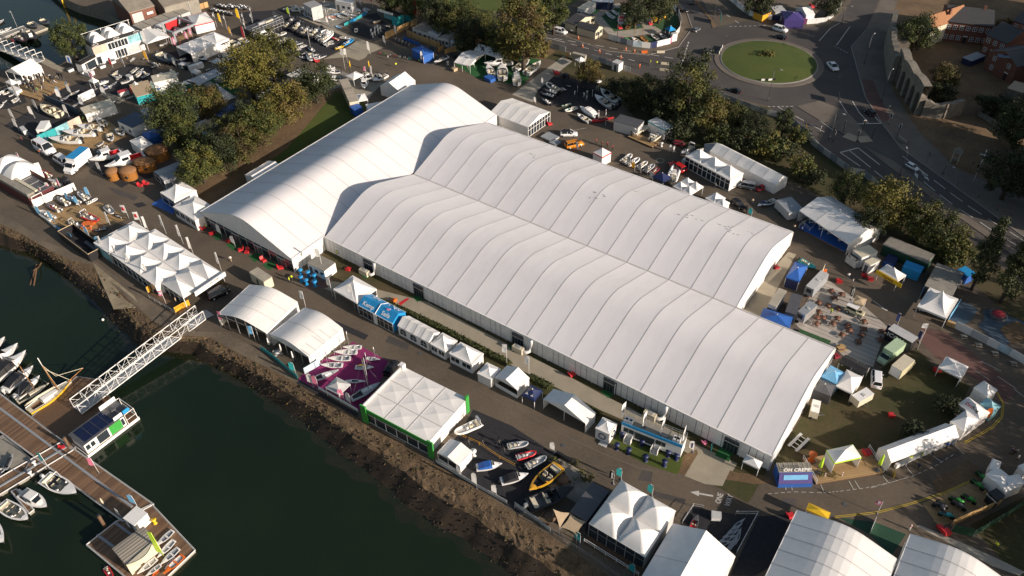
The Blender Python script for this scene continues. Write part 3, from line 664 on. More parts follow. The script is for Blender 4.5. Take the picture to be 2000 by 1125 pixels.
def parasol(col='cream',h=2.4):return[('pole',MB().cyl(0,0,0,h,.03,'alu',6).cyl(0,0,0,.08,.3,'dgrey',8)),('closed_canopy',MB().tube([(0,0,h*.4),(0,0,h*.65),(0,0,h*.95),(0,0,h+.1)],[.2,.17,.1,.03],col,8))]
def engines(n=1,col='black'):
 return[('cowling',MB().loft([[(x,-.22,z),(x,.22,z),(x+.3,.2,z+.02),(x+.3,-.2,z+.02)]for x,z in((-.25,1.0),(-.3,1.25),(-.2,1.5))],col,True,0)),('shaft',MB().cb(-.1,0,.3,.2,.14,.75,col)),('stand',MB().tube([(-.4,-.4,0),(0,0,.9),(.4,-.4,0)],.04,'steel',4).tube([(-.4,.4,0),(0,0,.9),(.4,.4,0)],.04,'steel',4))]
def planter(seed=0):return shrub('leafo',150,seed)
def duct():return[('duct',MB().tube([(0,0,3.6),(0,-.25,2.2),(0,-.5,1.0),(-.6,-.9,.55),(-1.3,-1.1,.7)],.38,'white',10)),('heater_unit',MB().box(-3.6,-1.2,-1.7,-.6,0,1.3,'cream',.03,.03).cb(-2.4,-1.15,1.3,1.0,.6,.1,'grey'))]
def wallrun(name,pts,h,col,label,cat,step=3.0,th=.06,cols=None,group=None,post='alu',posth=None,z=0,ds=.0,foot=True):
 """fence or hoarding along picture points: a thing with one panel and one post per step"""
 W=[G(*p,z)for p in pts];P=[];base=W[0];k=0
 for a,b in zip(W,W[1:]):
  d=b-a;L=d.length;n=max(1,round(L/step));ang=math.atan2(d.y,d.x)
  for i in range(n):
   m4=Matrix.Translation(a+d*(i/n)-base)@Matrix.Rotation(ang,4,'Z');mb=MB();mb.T=m4
   c=(cols[k%len(cols)]if cols else col)
   if h>0:mb.box(.04,L/n-.04,-th/2,th/2,.05,h*(1+ds*RND.uniform(-1,1)),c)
   else:mb.tube([(0,0,-h),(L/n,0,-h)],.035,col,5).tube([(0,0,-h/2),(L/n,0,-h/2)],.03,col,5)
   P.append(('panel' if h>0 else 'rail',mb));k+=1
   if post:
    pm=MB();pm.T=m4;pm.cyl(0,0,0,(posth or abs(h))+.02,.045,post,5);P.append(('post',pm))
 P=P[:200]
 return once(P,name,label,cat,base,0,group)

# ================================================================== SETTING
zn(0,0,1)
WZ=-3.5
TP=[(-300,330),(0,437),(40,455),(90,485),(140,508),(180,518),(255,588),(300,628),(350,655),(410,658),(470,692),(580,748),(700,813),(830,894),(930,953),(1010,1004),(1100,1063),(1200,1132),(1500,1340),(2300,1900)]
BP=[(-300,395),(0,480),(50,494),(105,520),(150,562),(200,612),(240,655),(270,682),(320,688),(375,695),(440,727),(505,768),(622,857),(752,964),(852,1036),(950,1096),(1040,1160),(1150,1255),(1450,1480),(2250,2040)]
TW=[G(*p,0)for p in TP];BW=[G(*p,WZ).lerp(t,.1)for p,t in zip(BP,TW)]
for b in BW:b.z=WZ
def resamp(P,Q,step):
 A,B=[],[]
 for i in range(len(P)-1):
  n=max(1,int((P[i+1]-P[i]).length/step))
  for j in range(n):A.append(P[i].lerp(P[i+1],j/n));B.append(Q[i].lerp(Q[i+1],j/n))
 return A+[P[-1]],B+[Q[-1]]
TA,BA=resamp(TW,BW,.9)
r0=random.Random(3);mb=MB();rows=[]
ROCKP=[]
for i,(t,b)in enumerate(zip(TA,BA)):
 out=(b-t).xy.normalized();row=[]
 wob=.3*math.sin(i*.31)+.2*math.sin(i*.83+1)+.15*math.sin(i*1.9)
 for j in range(16):
  u=j/12;k=min(u,1)
  z=(-.9*k if k<.5 else-.45+(WZ+.45)*((k-.5)/.5)**1.15)if u<=1 else WZ-(u-1)*7
  p=t.lerp(b,min(u,1))+Vector((out.x,out.y,0))*((u-1)*9 if u>1 else 0)
  f=math.sin(math.pi*min(u,1))
  p=Vector((p.x+out.x*wob*k+r0.uniform(-.12,.12)*f,p.y+out.y*wob*k+r0.uniform(-.12,.12)*f,z+r0.uniform(-.13,.13)*f+.25*f*math.sin(i*.5+j)))
  if j==0:p.z=0.0
  row.append(p)
  if 0<j<13:ROCKP.append((p,j))
 rows.append(row)
mb.loft([r[:8]for r in rows],'rock',False,0,False).loft([r[7:]for r in rows],'weed_shade',False,1,False)
struct('embankment',mb)
mb=MB()
for i in range(7500):
 p,jj=r0.choice(ROCKP)
 p=p+Vector((r0.uniform(-.6,.6),r0.uniform(-.6,.6),.02));s=.05+.24*r0.random()**3.2
 v=[p+Vector((r0.uniform(.6,1.2)*s*a,r0.uniform(.6,1.2)*s*b,r0.uniform(.4,.8)*s*c))for a,b,c in((1,0,0),(0,1,0),(-1,0,0),(0,-1,0),(.2,.2,1),(0,0,-1))]
 mb.add(v,[(0,1,4),(1,2,4),(2,3,4),(3,0,4),(1,0,5),(2,1,5),(3,2,5),(0,3,5)],'rock' if jj<8 else 'weed_shade')
struct('shore_rocks',mb,'stuff')
mb=MB()
for i in range(500):
 p=r0.choice(ROCKP)[0];a=r0.uniform(0,6.3);s=r0.uniform(.15,.4)
 d=Vector((math.cos(a),math.sin(a),0))*s
 mb.add([p-d,p+d,p+d*.4+Vector((0,0,s)),p-d*.4+Vector((0,0,s*.8))],[(0,1,2,3)],'leafb' if r0.random()<.4 else 'leafd')
struct('bank_scrub',mb,'stuff')
NEAR=[G(*p)for p in[(-300,240),(0,138),(60,121),(112,129),(140,113),(160,96),(200,70),(236,52)]]
FARQ=[G(*p)for p in[(236,41),(200,22),(150,8),(118,-6),(60,-60),(-50,-150)]]
land=[(p.x,p.y)for p in TA]+[(900,TA[-1].y),(1200,1500),(-900,1500),(-900,700)]+[(p.x,p.y)for p in FARQ[::-1]]+[(p.x,p.y)for p in NEAR[::-1]]
wpoly('ground',land,'asphalt',0)
mb=MB()
for Q in(NEAR,FARQ):mb.loft([[p,(p.x,p.y,-6)]for p in Q],'stone',False,0,False)
struct('quay_wall',mb)
wpoly('water',[(-1500,-1500),(1500,-1500),(1500,-60),(0,60),(-60,1200),(-1500,1200)],'water',WZ)
IN=[]
for i,(t,b)in enumerate(zip(TA,BA)):
 n=(t-b).xy.normalized();IN.append([(t.x,t.y,.006),(t.x+n.x*3.2,t.y+n.y*3.2,.006)])
struct('quay_verge',MB().loft(IN,'verge',False,0,False))
P=[G(182,515,-.47),G(264,582,-.47),G(276,604,-.6),G(224,608,-.75)]
struct('slipway',MB().f([p+Vector((0,0,.55))for p in P],'slip').loft([[P[0]+Vector((0,0,.55)),P[0]-Vector((0,0,1))],[P[3]+Vector((0,0,.55)),P[3]-Vector((0,0,2))]],'stone',False,0,False).loft([[P[1]+Vector((0,0,.55)),P[1]-Vector((0,0,1))],[P[2]+Vector((0,0,.55)),P[2]-Vector((0,0,2))]],'stone',False,0,False))
poly('grass_bank',[(378,392),(352,362),(420,330),(560,235),(640,178),(662,170),(722,205),(700,225),(620,275),(500,345),(405,402)],'brownsoil',.01)
poly('grass_slope',[(600,245),(655,178),(722,205),(690,235),(640,262),(520,340),(480,350),(560,290)],'grass',.016)
wpoly('hall_verge',[(0,-8.2),(105,-8.2),(105,0),(0,0)],'lawn',.006)
poly('footpath',[(612,545),(700,556),(748,568),(835,590),(925,638),(987,670),(1085,721),(1175,770),(1228,796),(1320,845),(1360,868),(1440,905),(1425,930),(1330,878),(1240,830),(1175,802),(1087,757),(1000,714),(950,687),(890,655),(797,605),(745,588),(700,590),(625,560)],'path',.014)
poly('grass_strip',[(795,615),(1000,716),(1087,760),(1210,824),(1200,832),(1150,812),(1060,776),(960,722),(860,670),(790,625)],'lawn',.012)
zn(1150,780,8.035)
poly('stand_lawn',[(480,520),(1440,900),(1560,880),(1600,930),(1380,1180),(880,1010),(560,850),(340,690)],'grass',.018)
zn(1000,843,3.99)
poly('concrete_ramp',[(1450,170),(1700,300),(1640,425),(1500,408),(1345,345)],'path',.022)
poly('door_mat',[(1625,115),(1725,165),(1690,235),(1580,185)],'gcarpet',.026)
poly('brown_verge',[(1440,140),(1450,172),(1345,345),(1300,320),(1340,180)],'brownsoil',.02)
poly('side_verge',[(1690,300),(1760,320),(1960,340),(2050,395),(1900,410),(1660,372)],'brownsoil',.02)
zn(0,0,1)
poly('lawn',[(1510,900),(1640,700),(1712,725),(1790,680),(1830,720),(1895,755),(1870,800),(1850,845),(1700,885),(1570,900),(1530,940)],'lawn',.012)
poly('lawn_corner',[(1895,1025),(2010,965),(2100,1125),(1985,1125)],'lawn',.012)
poly('park_ground',[(1000,78),(1110,103),(1215,138),(1300,165),(1380,185),(1500,210),(1560,260),(1660,335),(1740,355),(1800,405),(1900,478),(2010,570),(2010,650),(1900,555),(1720,450),(1560,360),(1420,305),(1330,290),(1250,250),(1215,190),(1110,155),(1090,120),(1040,108)],'lawn',.008)
poly('park_lawn',[(930,20),(1075,30),(1200,-40),(900,-90),(700,-60),(760,10),(850,15)],'grass',.008)
poly('hedge_ground',[(760,12),(930,22),(1000,50),(1085,100),(1060,118),(990,105),(900,75),(830,45),(770,40)],'brownsoil',.01)
poly('old_town_ground',[(1735,40),(1760,-40),(2200,-60),(2300,600),(2010,380),(1870,330),(1790,250),(1740,170),(1725,100)],'brownsoil',.006)
poly('pavement',[(1690,60),(1662,92),(1673,130),(1690,190),(1722,240),(1760,290),(1900,390),(2010,470),(2100,540),(2150,500),(2010,392),(1870,332),(1800,265),(1745,180),(1728,100),(1738,40),(1765,-30),(1735,-30)],'pave',.03)
poly('red_paving',[(1683,155),(1705,157),(1738,232),(1722,240),(1692,190)],'redpave',.034)
ROAD=[(990,50),(1100,70),(1185,100),(1265,108),(1325,92),(1352,55),(1340,20),(1290,-40),(1340,-40),(1375,5),(1395,48),(1400,52),(1470,38),(1440,10),(1395,-40),(1430,-40),(1500,42),(1560,56),(1620,46),(1655,15),(1690,-40),(1735,-40),(1690,60),(1662,92),(1673,130),(1690,190),(1722,240),(1760,290),(1900,390),(2010,470),(2110,545),(2110,645),(2010,562),(1900,474),(1800,401),(1740,352),(1660,331),(1560,256),(1500,207),(1430,190),(1380,181),(1300,161),(1215,135),(1110,100),(990,74)]
poly('road',ROAD,'road',.02)
def kerbline(name,pts,m='kerb',wd=.3,h=.12):
 W=[G(*p)for p in pts];rows=[]
 for i,p in enumerate(W):
  d=(W[min(i+1,len(W)-1)]-W[max(i-1,0)]).xy.normalized();n=Vector((-d.y,d.x,0))*wd/2
  rows.append([p-n,p-n+Vector((0,0,h)),p+n+Vector((0,0,h)),p+n])
 return struct(name,MB().loft(rows,m,True,0,True))
kerbline('kerb',[(1690,60),(1662,92),(1673,130),(1690,190),(1722,240),(1760,290),(1830,340),(1900,390),(2010,470)])
kerbline('kerb',[(1010,54),(1100,70),(1185,100),(1265,108),(1325,92),(1352,55),(1340,20)])
poly('traffic_island',[(1555,208),(1600,235),(1647,262),(1702,273),(1676,243),(1648,215),(1600,197)],'pave',.12)
poly('median',[(1684,284),(1745,315),(1850,395),(2010,508),(2010,522),(1840,402),(1735,325)],'pave',.12)
poly('splitter_island',[(1345,-10),(1364,0),(1390,38),(1400,52),(1392,56),(1384,36)],'brownsoil',.12)
c=G(1501,121);rr_=(G(1606,121)-G(1396,121)).length/2
mb=MB();n=48
ring=lambda r,z:[(c.x+r*math.cos(i*2*math.pi/n),c.y+r*math.sin(i*2*math.pi/n),z)for i in range(n)]
mb.loft([ring(rr_,.02),ring(rr_,.15),ring(rr_*.9,.2)],'pave',False,0);mb.loft([ring(rr_*.9,.2),ring(rr_*.885,.34),ring(rr_*.87,.35)],'kerb',False,0)
mb.loft([ring(rr_*.87,.33),ring(rr_*.6,.7),ring(rr_*.3,.95),ring(.1,1.05)],'grass',False,1)
struct('roundabout_island',mb)
mk=MB()
def line(a,b,wd=.13,m='paint',z=.045):
 A,B=G(*a),G(*b);d=(B-A).xy.normalized();n=Vector((-d.y,d.x,0))*wd
 mk.f([A-n+Vector((0,0,z)),B-n+Vector((0,0,z)),B+n+Vector((0,0,z)),A+n+Vector((0,0,z))],m)
def dashes(a,b,n,f=.5,**k):
 for i in range(n):
  t0=i/n;t1=t0+f/n
  line((a[0]+(b[0]-a[0])*t0,a[1]+(b[1]-a[1])*t0),(a[0]+(b[0]-a[0])*t1,a[1]+(b[1]-a[1])*t1),**k)
dashes((1082,75),(1325,116),9,.6);dashes((1115,86),(1250,122),6,.55);dashes((1060,72),(1104,83),1,1)
dashes((1345,82),(1331,128),8,.6,wd=.2);dashes((1425,52),(1500,50),8,.5);dashes((1402,17),(1452,52),3,.45)
dashes((1500,208),(1552,208),6,.6);dashes((1630,90),(1658,105),5,.5)
for q in([(1640,198),(1655,222),(1675,242)],[(1665,198),(1678,220),(1697,241)],[(1700,216),(1712,232),(1721,241)]):
 for a,b in zip(q,q[1:]):line(a,b)
line((1675,242),(1721,241),.2);line((1641,298),(1676,289),.2)
for a,b in(((1641,298),(1680,325)),((1676,289),(1718,322)),((1660,295),(1700,327)),((1583,243),(1610,258)),((1600,235),(1627,254)),((1518,208),(1532,216)),((1550,225),(1570,236)),((1600,80),(1622,55)),((1634,88),(1660,52)),((1622,55),(1640,45))):line(a,b)
for a,b in(((1763,305),(1812,343)),((1708,334),(1728,350)),((1792,330),(1812,344)),((1804,355),(1826,373)),((1824,352),(1846,369)),((1835,380),(1860,399)),((1856,377),(1880,394)),((1873,408),(1900,425)),((1890,402),(1917,419)),((1914,434),(1940,452)),((1930,428),(1958,445)),((1952,459),(1984,479)),((1972,453),(2000,471))):line(a,b,.11)
for p0,p1 in(((1789,340),(1792,350)),((1808,346),(1815,354))):
 A,B=G(*p0),G(*p1);d=(B-A).normalized();n_=Vector((-d.y,d.x,0));Z=Vector((0,0,.05))
 mk.f([B+Z,A+n_*.5+Z,A-n_*.5+Z],'paint').f([A+n_*.12+Z,A-n_*.12+Z,A-d*2-n_*.12+Z,A-d*2+n_*.12+Z],'paint')
A,B=G(1393,969),G(1348,961);d=(B-A).normalized();n_=Vector((-d.y,d.x,0));Z=Vector((0,0,.03));H=A.lerp(B,.62)
mk.f([A+n_*.16+Z,A-n_*.16+Z,H-n_*.16+Z,H+n_*.16+Z],'paint').f([H+n_*.55+Z,H-n_*.55+Z,B+Z],'paint')
for wd_,a,b in(('ONE',(1402,983),(1408,964)),('WAY',(1421,987),(1427,968))):
 A,B=G(*a),G(*b);d=(B-A).normalized();m4=Matrix.Translation((A+B)/2+Vector((0,0,.03)))@Matrix.Rotation(math.atan2(d.y,d.x),4,'Z')@Matrix.Scale(1.25,4,(0,1,0))
 mk.text(wd_,(B-A).length/2.0,'paint',m4)
for a,b in(((880,690),(700,600)),):pass
zn(1500,843,3.99)
for q in([(0,485),(200,470),(440,478),(560,465),(760,440),(940,400),(1180,330)],[(800,440),(1120,350),(1300,270),(1460,170)]):
 for a,b in zip(q,q[1:]):dashes(a,b,4,.6,wd=.045)
for a,b in(((130,415),(140,455)),((178,415),(190,458)),((410,412),(437,475)),((630,385),(667,452)),((676,383),(716,448)),((893,345),(940,402)),((1085,285),(1137,348)),((1265,175),(1355,240)),((1460,110),(1525,175))):line(a,b,.06)
for q in([(520,660),(850,625),(1100,560),(1380,470),(1600,370)],):
 for a,b in zip(q,q[1:]):line(a,b,.06,'ypaint')
 for a,b in zip(q,q[1:]):line((a[0],a[1]+12),(b[0],b[1]+12),.06,'ypaint')
zn(0,0,1)
for a,b in(((1110,855),(1175,885)),((1175,885),(1250,915)),((1250,915),(1335,930)),((930,760),(1110,855))):line(a,b,.07,'pave')
for a,b in(((1903,723),(1932,742)),((1915,705),(1955,725)),((1948,735),(1985,760)),((1980,760),(2000,775)),((1120,255),(1145,250))):line(a,b,.06)
q=[(1948,766),(1961,790),(1958,815),(1940,835),(1915,850),(1885,866)]
for a,b in zip(q,q[1:]):line(a,b,.07,'ypaint');line((a[0]-3,a[1]-2),(b[0]-3,b[1]-2),.07,'ypaint')
line((1705,587),(1728,604),.08);line((1722,601),(1733,607),.2)
mk_o=struct('road_markings',mk)
poly('red_carriageway',[(1800,640),(1850,650),(1990,760),(1960,790),(1900,735),(1830,700),(1795,665)],'redpave',.01)
for k,q in enumerate([[(1255,918),(1275,922),(1272,942),(1245,938)],[(760,655),(800,672),(796,684),(752,668)],[(1530,972),(1555,974),(1552,990),(1526,988)],[(230,370),(270,385),(262,392),(222,376)],[(700,62),(730,72),(722,76),(694,66)]]):
 poly('asphalt_patch',q,'road',.008)
# ------------------------------------------------------------------ the exhibition halls
def hall(name,label,x0,x1,y0,y1,h,bays,axis='x',k=.345,R=11.):
 pass
H,HK,HR=3.877,.345,11.
PANEL_W=1.25
def panelwall(L,h,nb,doors=(),col='wallpan'):
 mb=MB().box(-L/2,L/2,0,.12,.05,h,'dgrey')
 n=int(L/PANEL_W)
 for i in range(n):
  x=-L/2+(i+.5)*L/n
  mb.box(x-L/n*.455,x+L/n*.455,-.06,0,.08,h-.1,'fab')
  for q in(.33,.66):mb.box(x-L/n*.46,x+L/n*.46,-.075,-.06,h*q,h*q+.05,'lgrey')
 mb.box(-L/2,L/2,-.16,.1,h-.14,h+.04,'fab')
 for i in range(nb+1):mb.cb(-L/2+i*L/nb,-.08,0,.2,.16,h,'white')
 return mb
def gdoor(x,y,w_=2.6,h=3.0,m='pane'):
 mb=MB().box(x-w_/2,x+w_/2,y-.14,y-.05,.02,h,m).box(x-w_/2,x+w_/2,y-.2,y-.14,h*.72,h*.78,'lgrey')
 for i in range(5):mb.box(x-w_/2+i*w_/4-.05,x-w_/2+i*w_/4+.05,y-.22,y-.13,0,h,'dgrey')
 return mb.box(x-w_/2,x+w_/2,y-.3,y-.05,h,h+.25,'dgrey')
def xf(parts,m4):
 for p in parts:p[1].V=[tuple(m4@Vector(v))for v in p[1].V]
 return parts
L1,W1=105,30.38
P=[('roof',arch_roof(L1,W1,H,bays=21)),('gable_wall',arch_gable(L1/2+.02,W1,H,HK,HR,'fab',H)),('gable_wall',arch_gable(-L1/2-.02,W1,H,HK,HR,'fab',H))]
f=panelwall(L1,H,21);f.V=[(x,y-W1/2-.12,z)for x,y,z in f.V];P.append(('front_wall',f))
e=panelwall(W1,H,6);m4=Matrix.Translation((L1/2+.12,0,0))@Matrix.Rotation(math.pi/2,4,'Z');e.V=[tuple(m4@Vector(v))for v in e.V];P.append(('end_wall',e))
b_=panelwall(20,H,4);m4=Matrix.Translation((L1/2-10,W1/2+.12,0))@Matrix.Rotation(math.pi,4,'Z');b_.V=[tuple(m4@Vector(v))for v in b_.V];P.append(('back_wall',b_))
for px,py in((720,532),(818,580),(1009,678),(1191,764),(1423,884)):
 x=G(px,py).x-L1/2;P.append(('door',gdoor(x,-W1/2-.1)))
P.append(('valley_gutter',MB().box(-L1/2,L1/2,W1/2-.22,W1/2+.22,H-.05,H+.06,'seam')))
rs=MB();rg=random.Random(5)
for i in range(60):
 cl_=rg.choice([(-30,6),(-10,8),(20,3),(40,9)]);t=cl_[1]+rg.uniform(-2,2);x=cl_[0]+rg.uniform(-5,5)
 z=archz(t+W1/2,W1,H)+.02;rs.cb(x,t,z-.02,rg.uniform(.1,.6),rg.uniform(.08,.25),.03,'grey')
once(P,'exhibition_hall','longest white arched exhibition hall of 21 bays with glazed doors facing the footpath','hall',(L1/2,W1/2,0),0)
L2,W2=85,30.19
P=[('roof',arch_roof(L2,W2,H,bays=17)),('gable_wall',arch_gable(L2/2+.02,W2,H,HK,HR,'fab',H)),('gable_wall',arch_gable(-L2/2-.02,W2,H,HK,HR,'fab',H))]
e=panelwall(W2,H,6);m4=Matrix.Translation((L2/2+.12,0,0))@Matrix.Rotation(math.pi/2,4,'Z');e.V=[tuple(m4@Vector(v))for v in e.V];P.append(('end_wall',e))
e=panelwall(L2,H,17);m4=Matrix.Translation((0,W2/2+.12,0))@Matrix.Rotation(math.pi,4,'Z');e.V=[tuple(m4@Vector(v))for v in e.V];P.append(('back_wall',e))
mk2=MB()
for a in((8,4),(22,1),(25,2),(31,4),(33,3),(34,2),(36,5),(2,-3),(4,-2),(-20,3)):
 for q in range(3):x=a[0]+rg.uniform(-1.5,1.5);t=a[1]+rg.uniform(-1,1);mk2.cb(x,t,archz(t+W2/2,W2,H)-.01,rg.uniform(.2,.9),rg.uniform(.1,.25),.03,'grey')
P.append(('stain',mk2))
once(P,'exhibition_hall','white arched exhibition hall of 17 bays joined along the back of the longest hall','hall',(L2/2,W1+W2/2,0),0)
WC,LC=30.4,75.0;YC=-9.75
P=[('roof',arch_roof(LC,WC,H,bays=15)),('gable_wall',arch_gable(-LC/2-.03,WC,H,HK,HR,'fab2',H-.9)),('gable_wall',arch_gable(LC/2+.03,WC,H,HK,HR,'fab',0))]
gw=MB().box(-LC/2+.1,-LC/2+.2,-WC/2,WC/2,.05,H-.9,'pane')
for i in range(13):
 y=-WC/2+i*WC/12;gw.box(-LC/2-.05,-LC/2+.1,y-.08,y+.08,0,H-.9,'alu')
gw.box(-LC/2-.03,-LC/2+.1,-WC/2,WC/2,2.15,2.3,'alu')
P.append(('glazed_front',gw))
for i in(2,5,8,11):
 y=-WC/2+(i-.5)*WC/12;P.append(('door',MB().box(-LC/2-.1,-LC/2-.04,y-1,y+1,.05,2.1,'dgrey').box(-LC/2-.14,-LC/2-.1,y-.05,y+.05,0,2.1,'alu').box(-LC/2-.14,-LC/2-.1,y-1.1,y+1.1,2.1,2.5,'lgrey')))
e=panelwall(10,H,2);m4=Matrix.Translation((-LC/2+5,-WC/2-.12,0));e.V=[tuple(m4@Vector(v))for v in e.V];P.append(('side_wall',e))
e=panelwall(5,H,1);m4=Matrix.Translation((LC/2-2.5,-WC/2-.12,0));e.V=[tuple(m4@Vector(v))for v in e.V];P.append(('side_wall',e))
e=panelwall(LC,H,15);m4=Matrix.Translation((0,WC/2+.12,0))@Matrix.Rotation(math.pi,4,'Z');e.V=[tuple(m4@Vector(v))for v in e.V];P.append(('side_wall',e))
once(P,'exhibition_hall','white arched cross hall with a dark glazed front facing the quay road','hall',(-.6-WC/2,YC+LC/2,0),math.pi/2)
for px,py,lab in((737,537,'white air duct and heater by the front hall near the red benches and the pagoda'),(1033,695,'white air duct and heater halfway along the front hall'),(1303,812,'white air duct and heater behind the cabin with the blue fascia')):
 put(T(duct),'air_heater',lab,'heater',(G(px,py).x,-.3,0),0,'air heaters along the front hall')
o=G(515,345)
once(gable(8,5,2.7,3.4,'x','wwww','fab',2),'annexe_tent','small white flat annexe tent against the tree side of the cross hall','tent',(-33.6,11.5,0),math.pi/2)
zn(780,150,5.627)
c_,a_,L_,W_=R3((1085,430),(1415,555),(1645,380),3.2)
once(gable(L_+3,W_,3.2,4.6,'x','wgwo','fab',4,bay=1.3),'entrance_tent','white gabled entrance tent with a glazed end behind the two joined halls','tent',(c_[0]-1.5*math.cos(a_),c_[1]-1.5*math.sin(a_),0),a_)
zn(0,0,1)

# ================================================================== ZONE HELPERS
ORD=['first','second','third','fourth','fifth','sixth','seventh','eighth','ninth','tenth','eleventh','twelfth','thirteenth','fourteenth','fifteenth','sixteenth','seventeenth','eighteenth','nineteenth','twentieth','twenty-first','twenty-second','twenty-third','twenty-fourth','twenty-fifth']
def pg(a,b,c,h,pk,label,walls='wwww',name='pagoda_tent',cat='tent',group=None,ez=None,z=0,extra=None,**k):
 ctr,an,L,W=R3(a,b,c,(ez or h)+z)
 P=pagoda(L,W,h,pk,walls,**k)
 if extra:P+=extra(L,W,h,pk)
 return once(P,name,label,cat,(ctr[0],ctr[1],z),an,group)
def gb(a,b,c,h,pk,label,ridge='x',walls='wwww',name='frame_tent',cat='tent',group=None,z=0,extra=None,**k):
 ctr,an,L,W=R3(a,b,c,h+z)
 P=gable(L,W,h,pk,ridge,walls,**k)
 if extra:P+=extra(L,W,h,pk)
 return once(P,name,label,cat,(ctr[0],ctr[1],z),an,group)
def cb_(a,b,c,h,label,name='portable_cabin',cat='cabin',z=0,group=None,**k):
 ctr,an,L,W=R3(a,b,c,h+z)
 return once(cabin(L,W,h,**k),name,label,cat,(ctr[0],ctr[1],z),an,group)
LEN={'motorboat':6.3,'rib':5.9,'dinghy':4.4,'keelboat':7,'jetski':3.1,'kayak':3.6,'car':4.3,'boxtruck':6.6,'jeep':3.9,'bike':1.7,'motorbike':2.1}
def bo(tm,s,b,label,name,cat,group=None,z=0,hz=.8,fix=None):
 c,a,L=seg(s,b,z+hz)
 return put(T(*tm),name,label,cat,(c.x,c.y,z),a,group,fix or L/LEN[tm[0].__name__])
def mb_(s,b,label,z=0,name='motorboat',group=None,**k):
 d=dict(hull='white',deck='white',inner='lgrey',kind='bow',eng='black',stripe=None,cover='navy');d.update(k)
 return bo((motorboat,)+tuple(d.values()),s,b,label,name,'boat',group,z)
def rb(s,b,label,z=0,group=None,**k):
 d=dict(tube='tubeg',floor='lgrey',hull='white',eng='black',frame=None,seat='cream');d.update(k)
 return bo((rib,)+tuple(d.values()),s,b,label,'inflatable_boat','inflatable boat',group,z)
def dg_(s,b,label,z=0,group=None,**k):
 d=dict(hull='white',inner='lgrey',mast=6.0,sail=None,boom=1,spar='alu');d.update(k)
 return bo((dinghy,)+tuple(d.values()),s,b,label,'sailing_dinghy','dinghy',group,z,.4)
def ca(s,b,label,col='paintw',kind='hatch',roofc=None,name=None,cat='car',group=None,fix=None):
 return bo((car,col,kind,roofc),s,b,label,name or{'van':'parked_van'}.get(kind,'car'),cat,group,0,.6,fix)
def at(tm,p,label,name,cat,rot=0,group=None,sc=1,z=0):
 if tm[0]is lounger:sc*=.82
 q=G(*p,z);return put(T(*tm),name,label,cat,(q.x,q.y,z),rot,group,sc)
def deck(a,b,c,h,label,m='deckw',name='timber_deck',rail=None,group=None):
 ctr,an,L,W=R3(a,b,c,h)
 P=[('boards',MB().box(-L/2,L/2,-W/2,W/2,h-.08,h,m)),('skirt',MB().box(-L/2+.03,L/2-.03,-W/2+.03,W/2-.03,0,h-.08,'dwood'))]
 if rail:
  for k,(x0,y0,x1,y1)in enumerate(((-L/2,-W/2,L/2,-W/2),(L/2,-W/2,L/2,W/2),(L/2,W/2,-L/2,W/2),(-L/2,W/2,-L/2,-W/2))):
   if rail[k]!='r':continue
   mb=MB()
   for zz in(.5,1.0):mb.tube([(x0,y0,h+zz),(x1,y1,h+zz)],.045,'white',5)
   n=max(1,int(math.hypot(x1-x0,y1-y0)/1.8))
   for i in range(n+1):mb.cyl(x0+(x1-x0)*i/n,y0+(y1-y0)*i/n,h,h+1.02,.045,'white',5)
   P.append(('railing',mb))
 return once(P,name,label,'deck',(ctr[0],ctr[1],0),an,group)
FV=rad(200)
def fe(p,label,col='white',h=4,w_=.8,mark=None,rot=None,group=None,z=0):
 return at((feather,col,h,w_,mark),p,label,'feather_flag','flag',FV+RND.uniform(-.25,.25)if rot is None else rot,group,1,z)
def fp(p,label,col='white',h=6,mark=None,rot=None,group=None,fw_=.9,fh=2.2,z=0):
 return at((flagpole,col,h,fw_,fh,mark),p,label,'flagpole','flag',FV+RND.uniform(-.25,.25)if rot is None else rot,group,1,z)
PEOPLE=[0]
def pe(p,label,top='navy',leg='jean',pose='walk',rot=0,hair='hair',z=0,group=None):
 return at((figure,top,leg,pose,hair),p,label,'person','person',rot,group,1,z)
def tx(parts,body,size,m,loc,rot,name='lettering'):
 mb=MB();mb.text(body,size,m,Matrix.Translation(loc)@rot);parts.append((name,mb));return parts
RX=lambda d:Matrix.Rotation(rad(d),4,'X');RY=lambda d:Matrix.Rotation(rad(d),4,'Y');RZ=lambda d:Matrix.Rotation(rad(d),4,'Z')
FRONT=RX(90)
# ================================================================== ROW BETWEEN THE QUAY ROAD AND THE FRONT HALL
zn(0,0,1)
pg((651,565),(697,592),(737,565),2.9,5.2,'tall white pagoda tent at the road end nearest the cross hall corner','ohwo',conc=1.5)
def kemp(L,W,h,pk):
 sl=math.atan2(pk-h,W/2);P=[]
 nrm=(pk-h)/2
 for sy,rz in((-1,0),(1,180)):
  for i,wd_ in((-1,'Kemp'),(1,'Sails')):
   m4=RZ(rz)@Matrix.Translation((i*L/4,-W/4*1.25,h+nrm*.75+.12))@RX(math.degrees(sl))
   mb=MB();mb.text(wd_,1.3,'white',m4);P.append(('lettering',mb))
 for sy in(-1,1):P.append(('trim',MB().tube([(-L/2,sy*W/2,h+.03),(L/2,sy*W/2,h+.03)],.07,'white',4)))
 P.append(('trim',MB().tube([(0,-W/2,h+.05),(0,0,pk+.05),(0,W/2,h+.05)],.08,'white',4)))
 P.append(('curtain',MB().cb(0,-W/2-.08,0,1.0,.12,h,'white')))
 return P
gb((699,596),(766,632),(795,611),2.7,3.9,'bright blue frame tent with white lettering on its roof beside the footpath','x','dwww',col='kblue',bays=2,wallcol='kblue',bay=1.2,extra=kemp)
gb((776,636),(837,669),(860,649),2.5,3.7,'long white frame tent with arched windows next to the blue tent','x','awww',bays=4,bay=2.4)
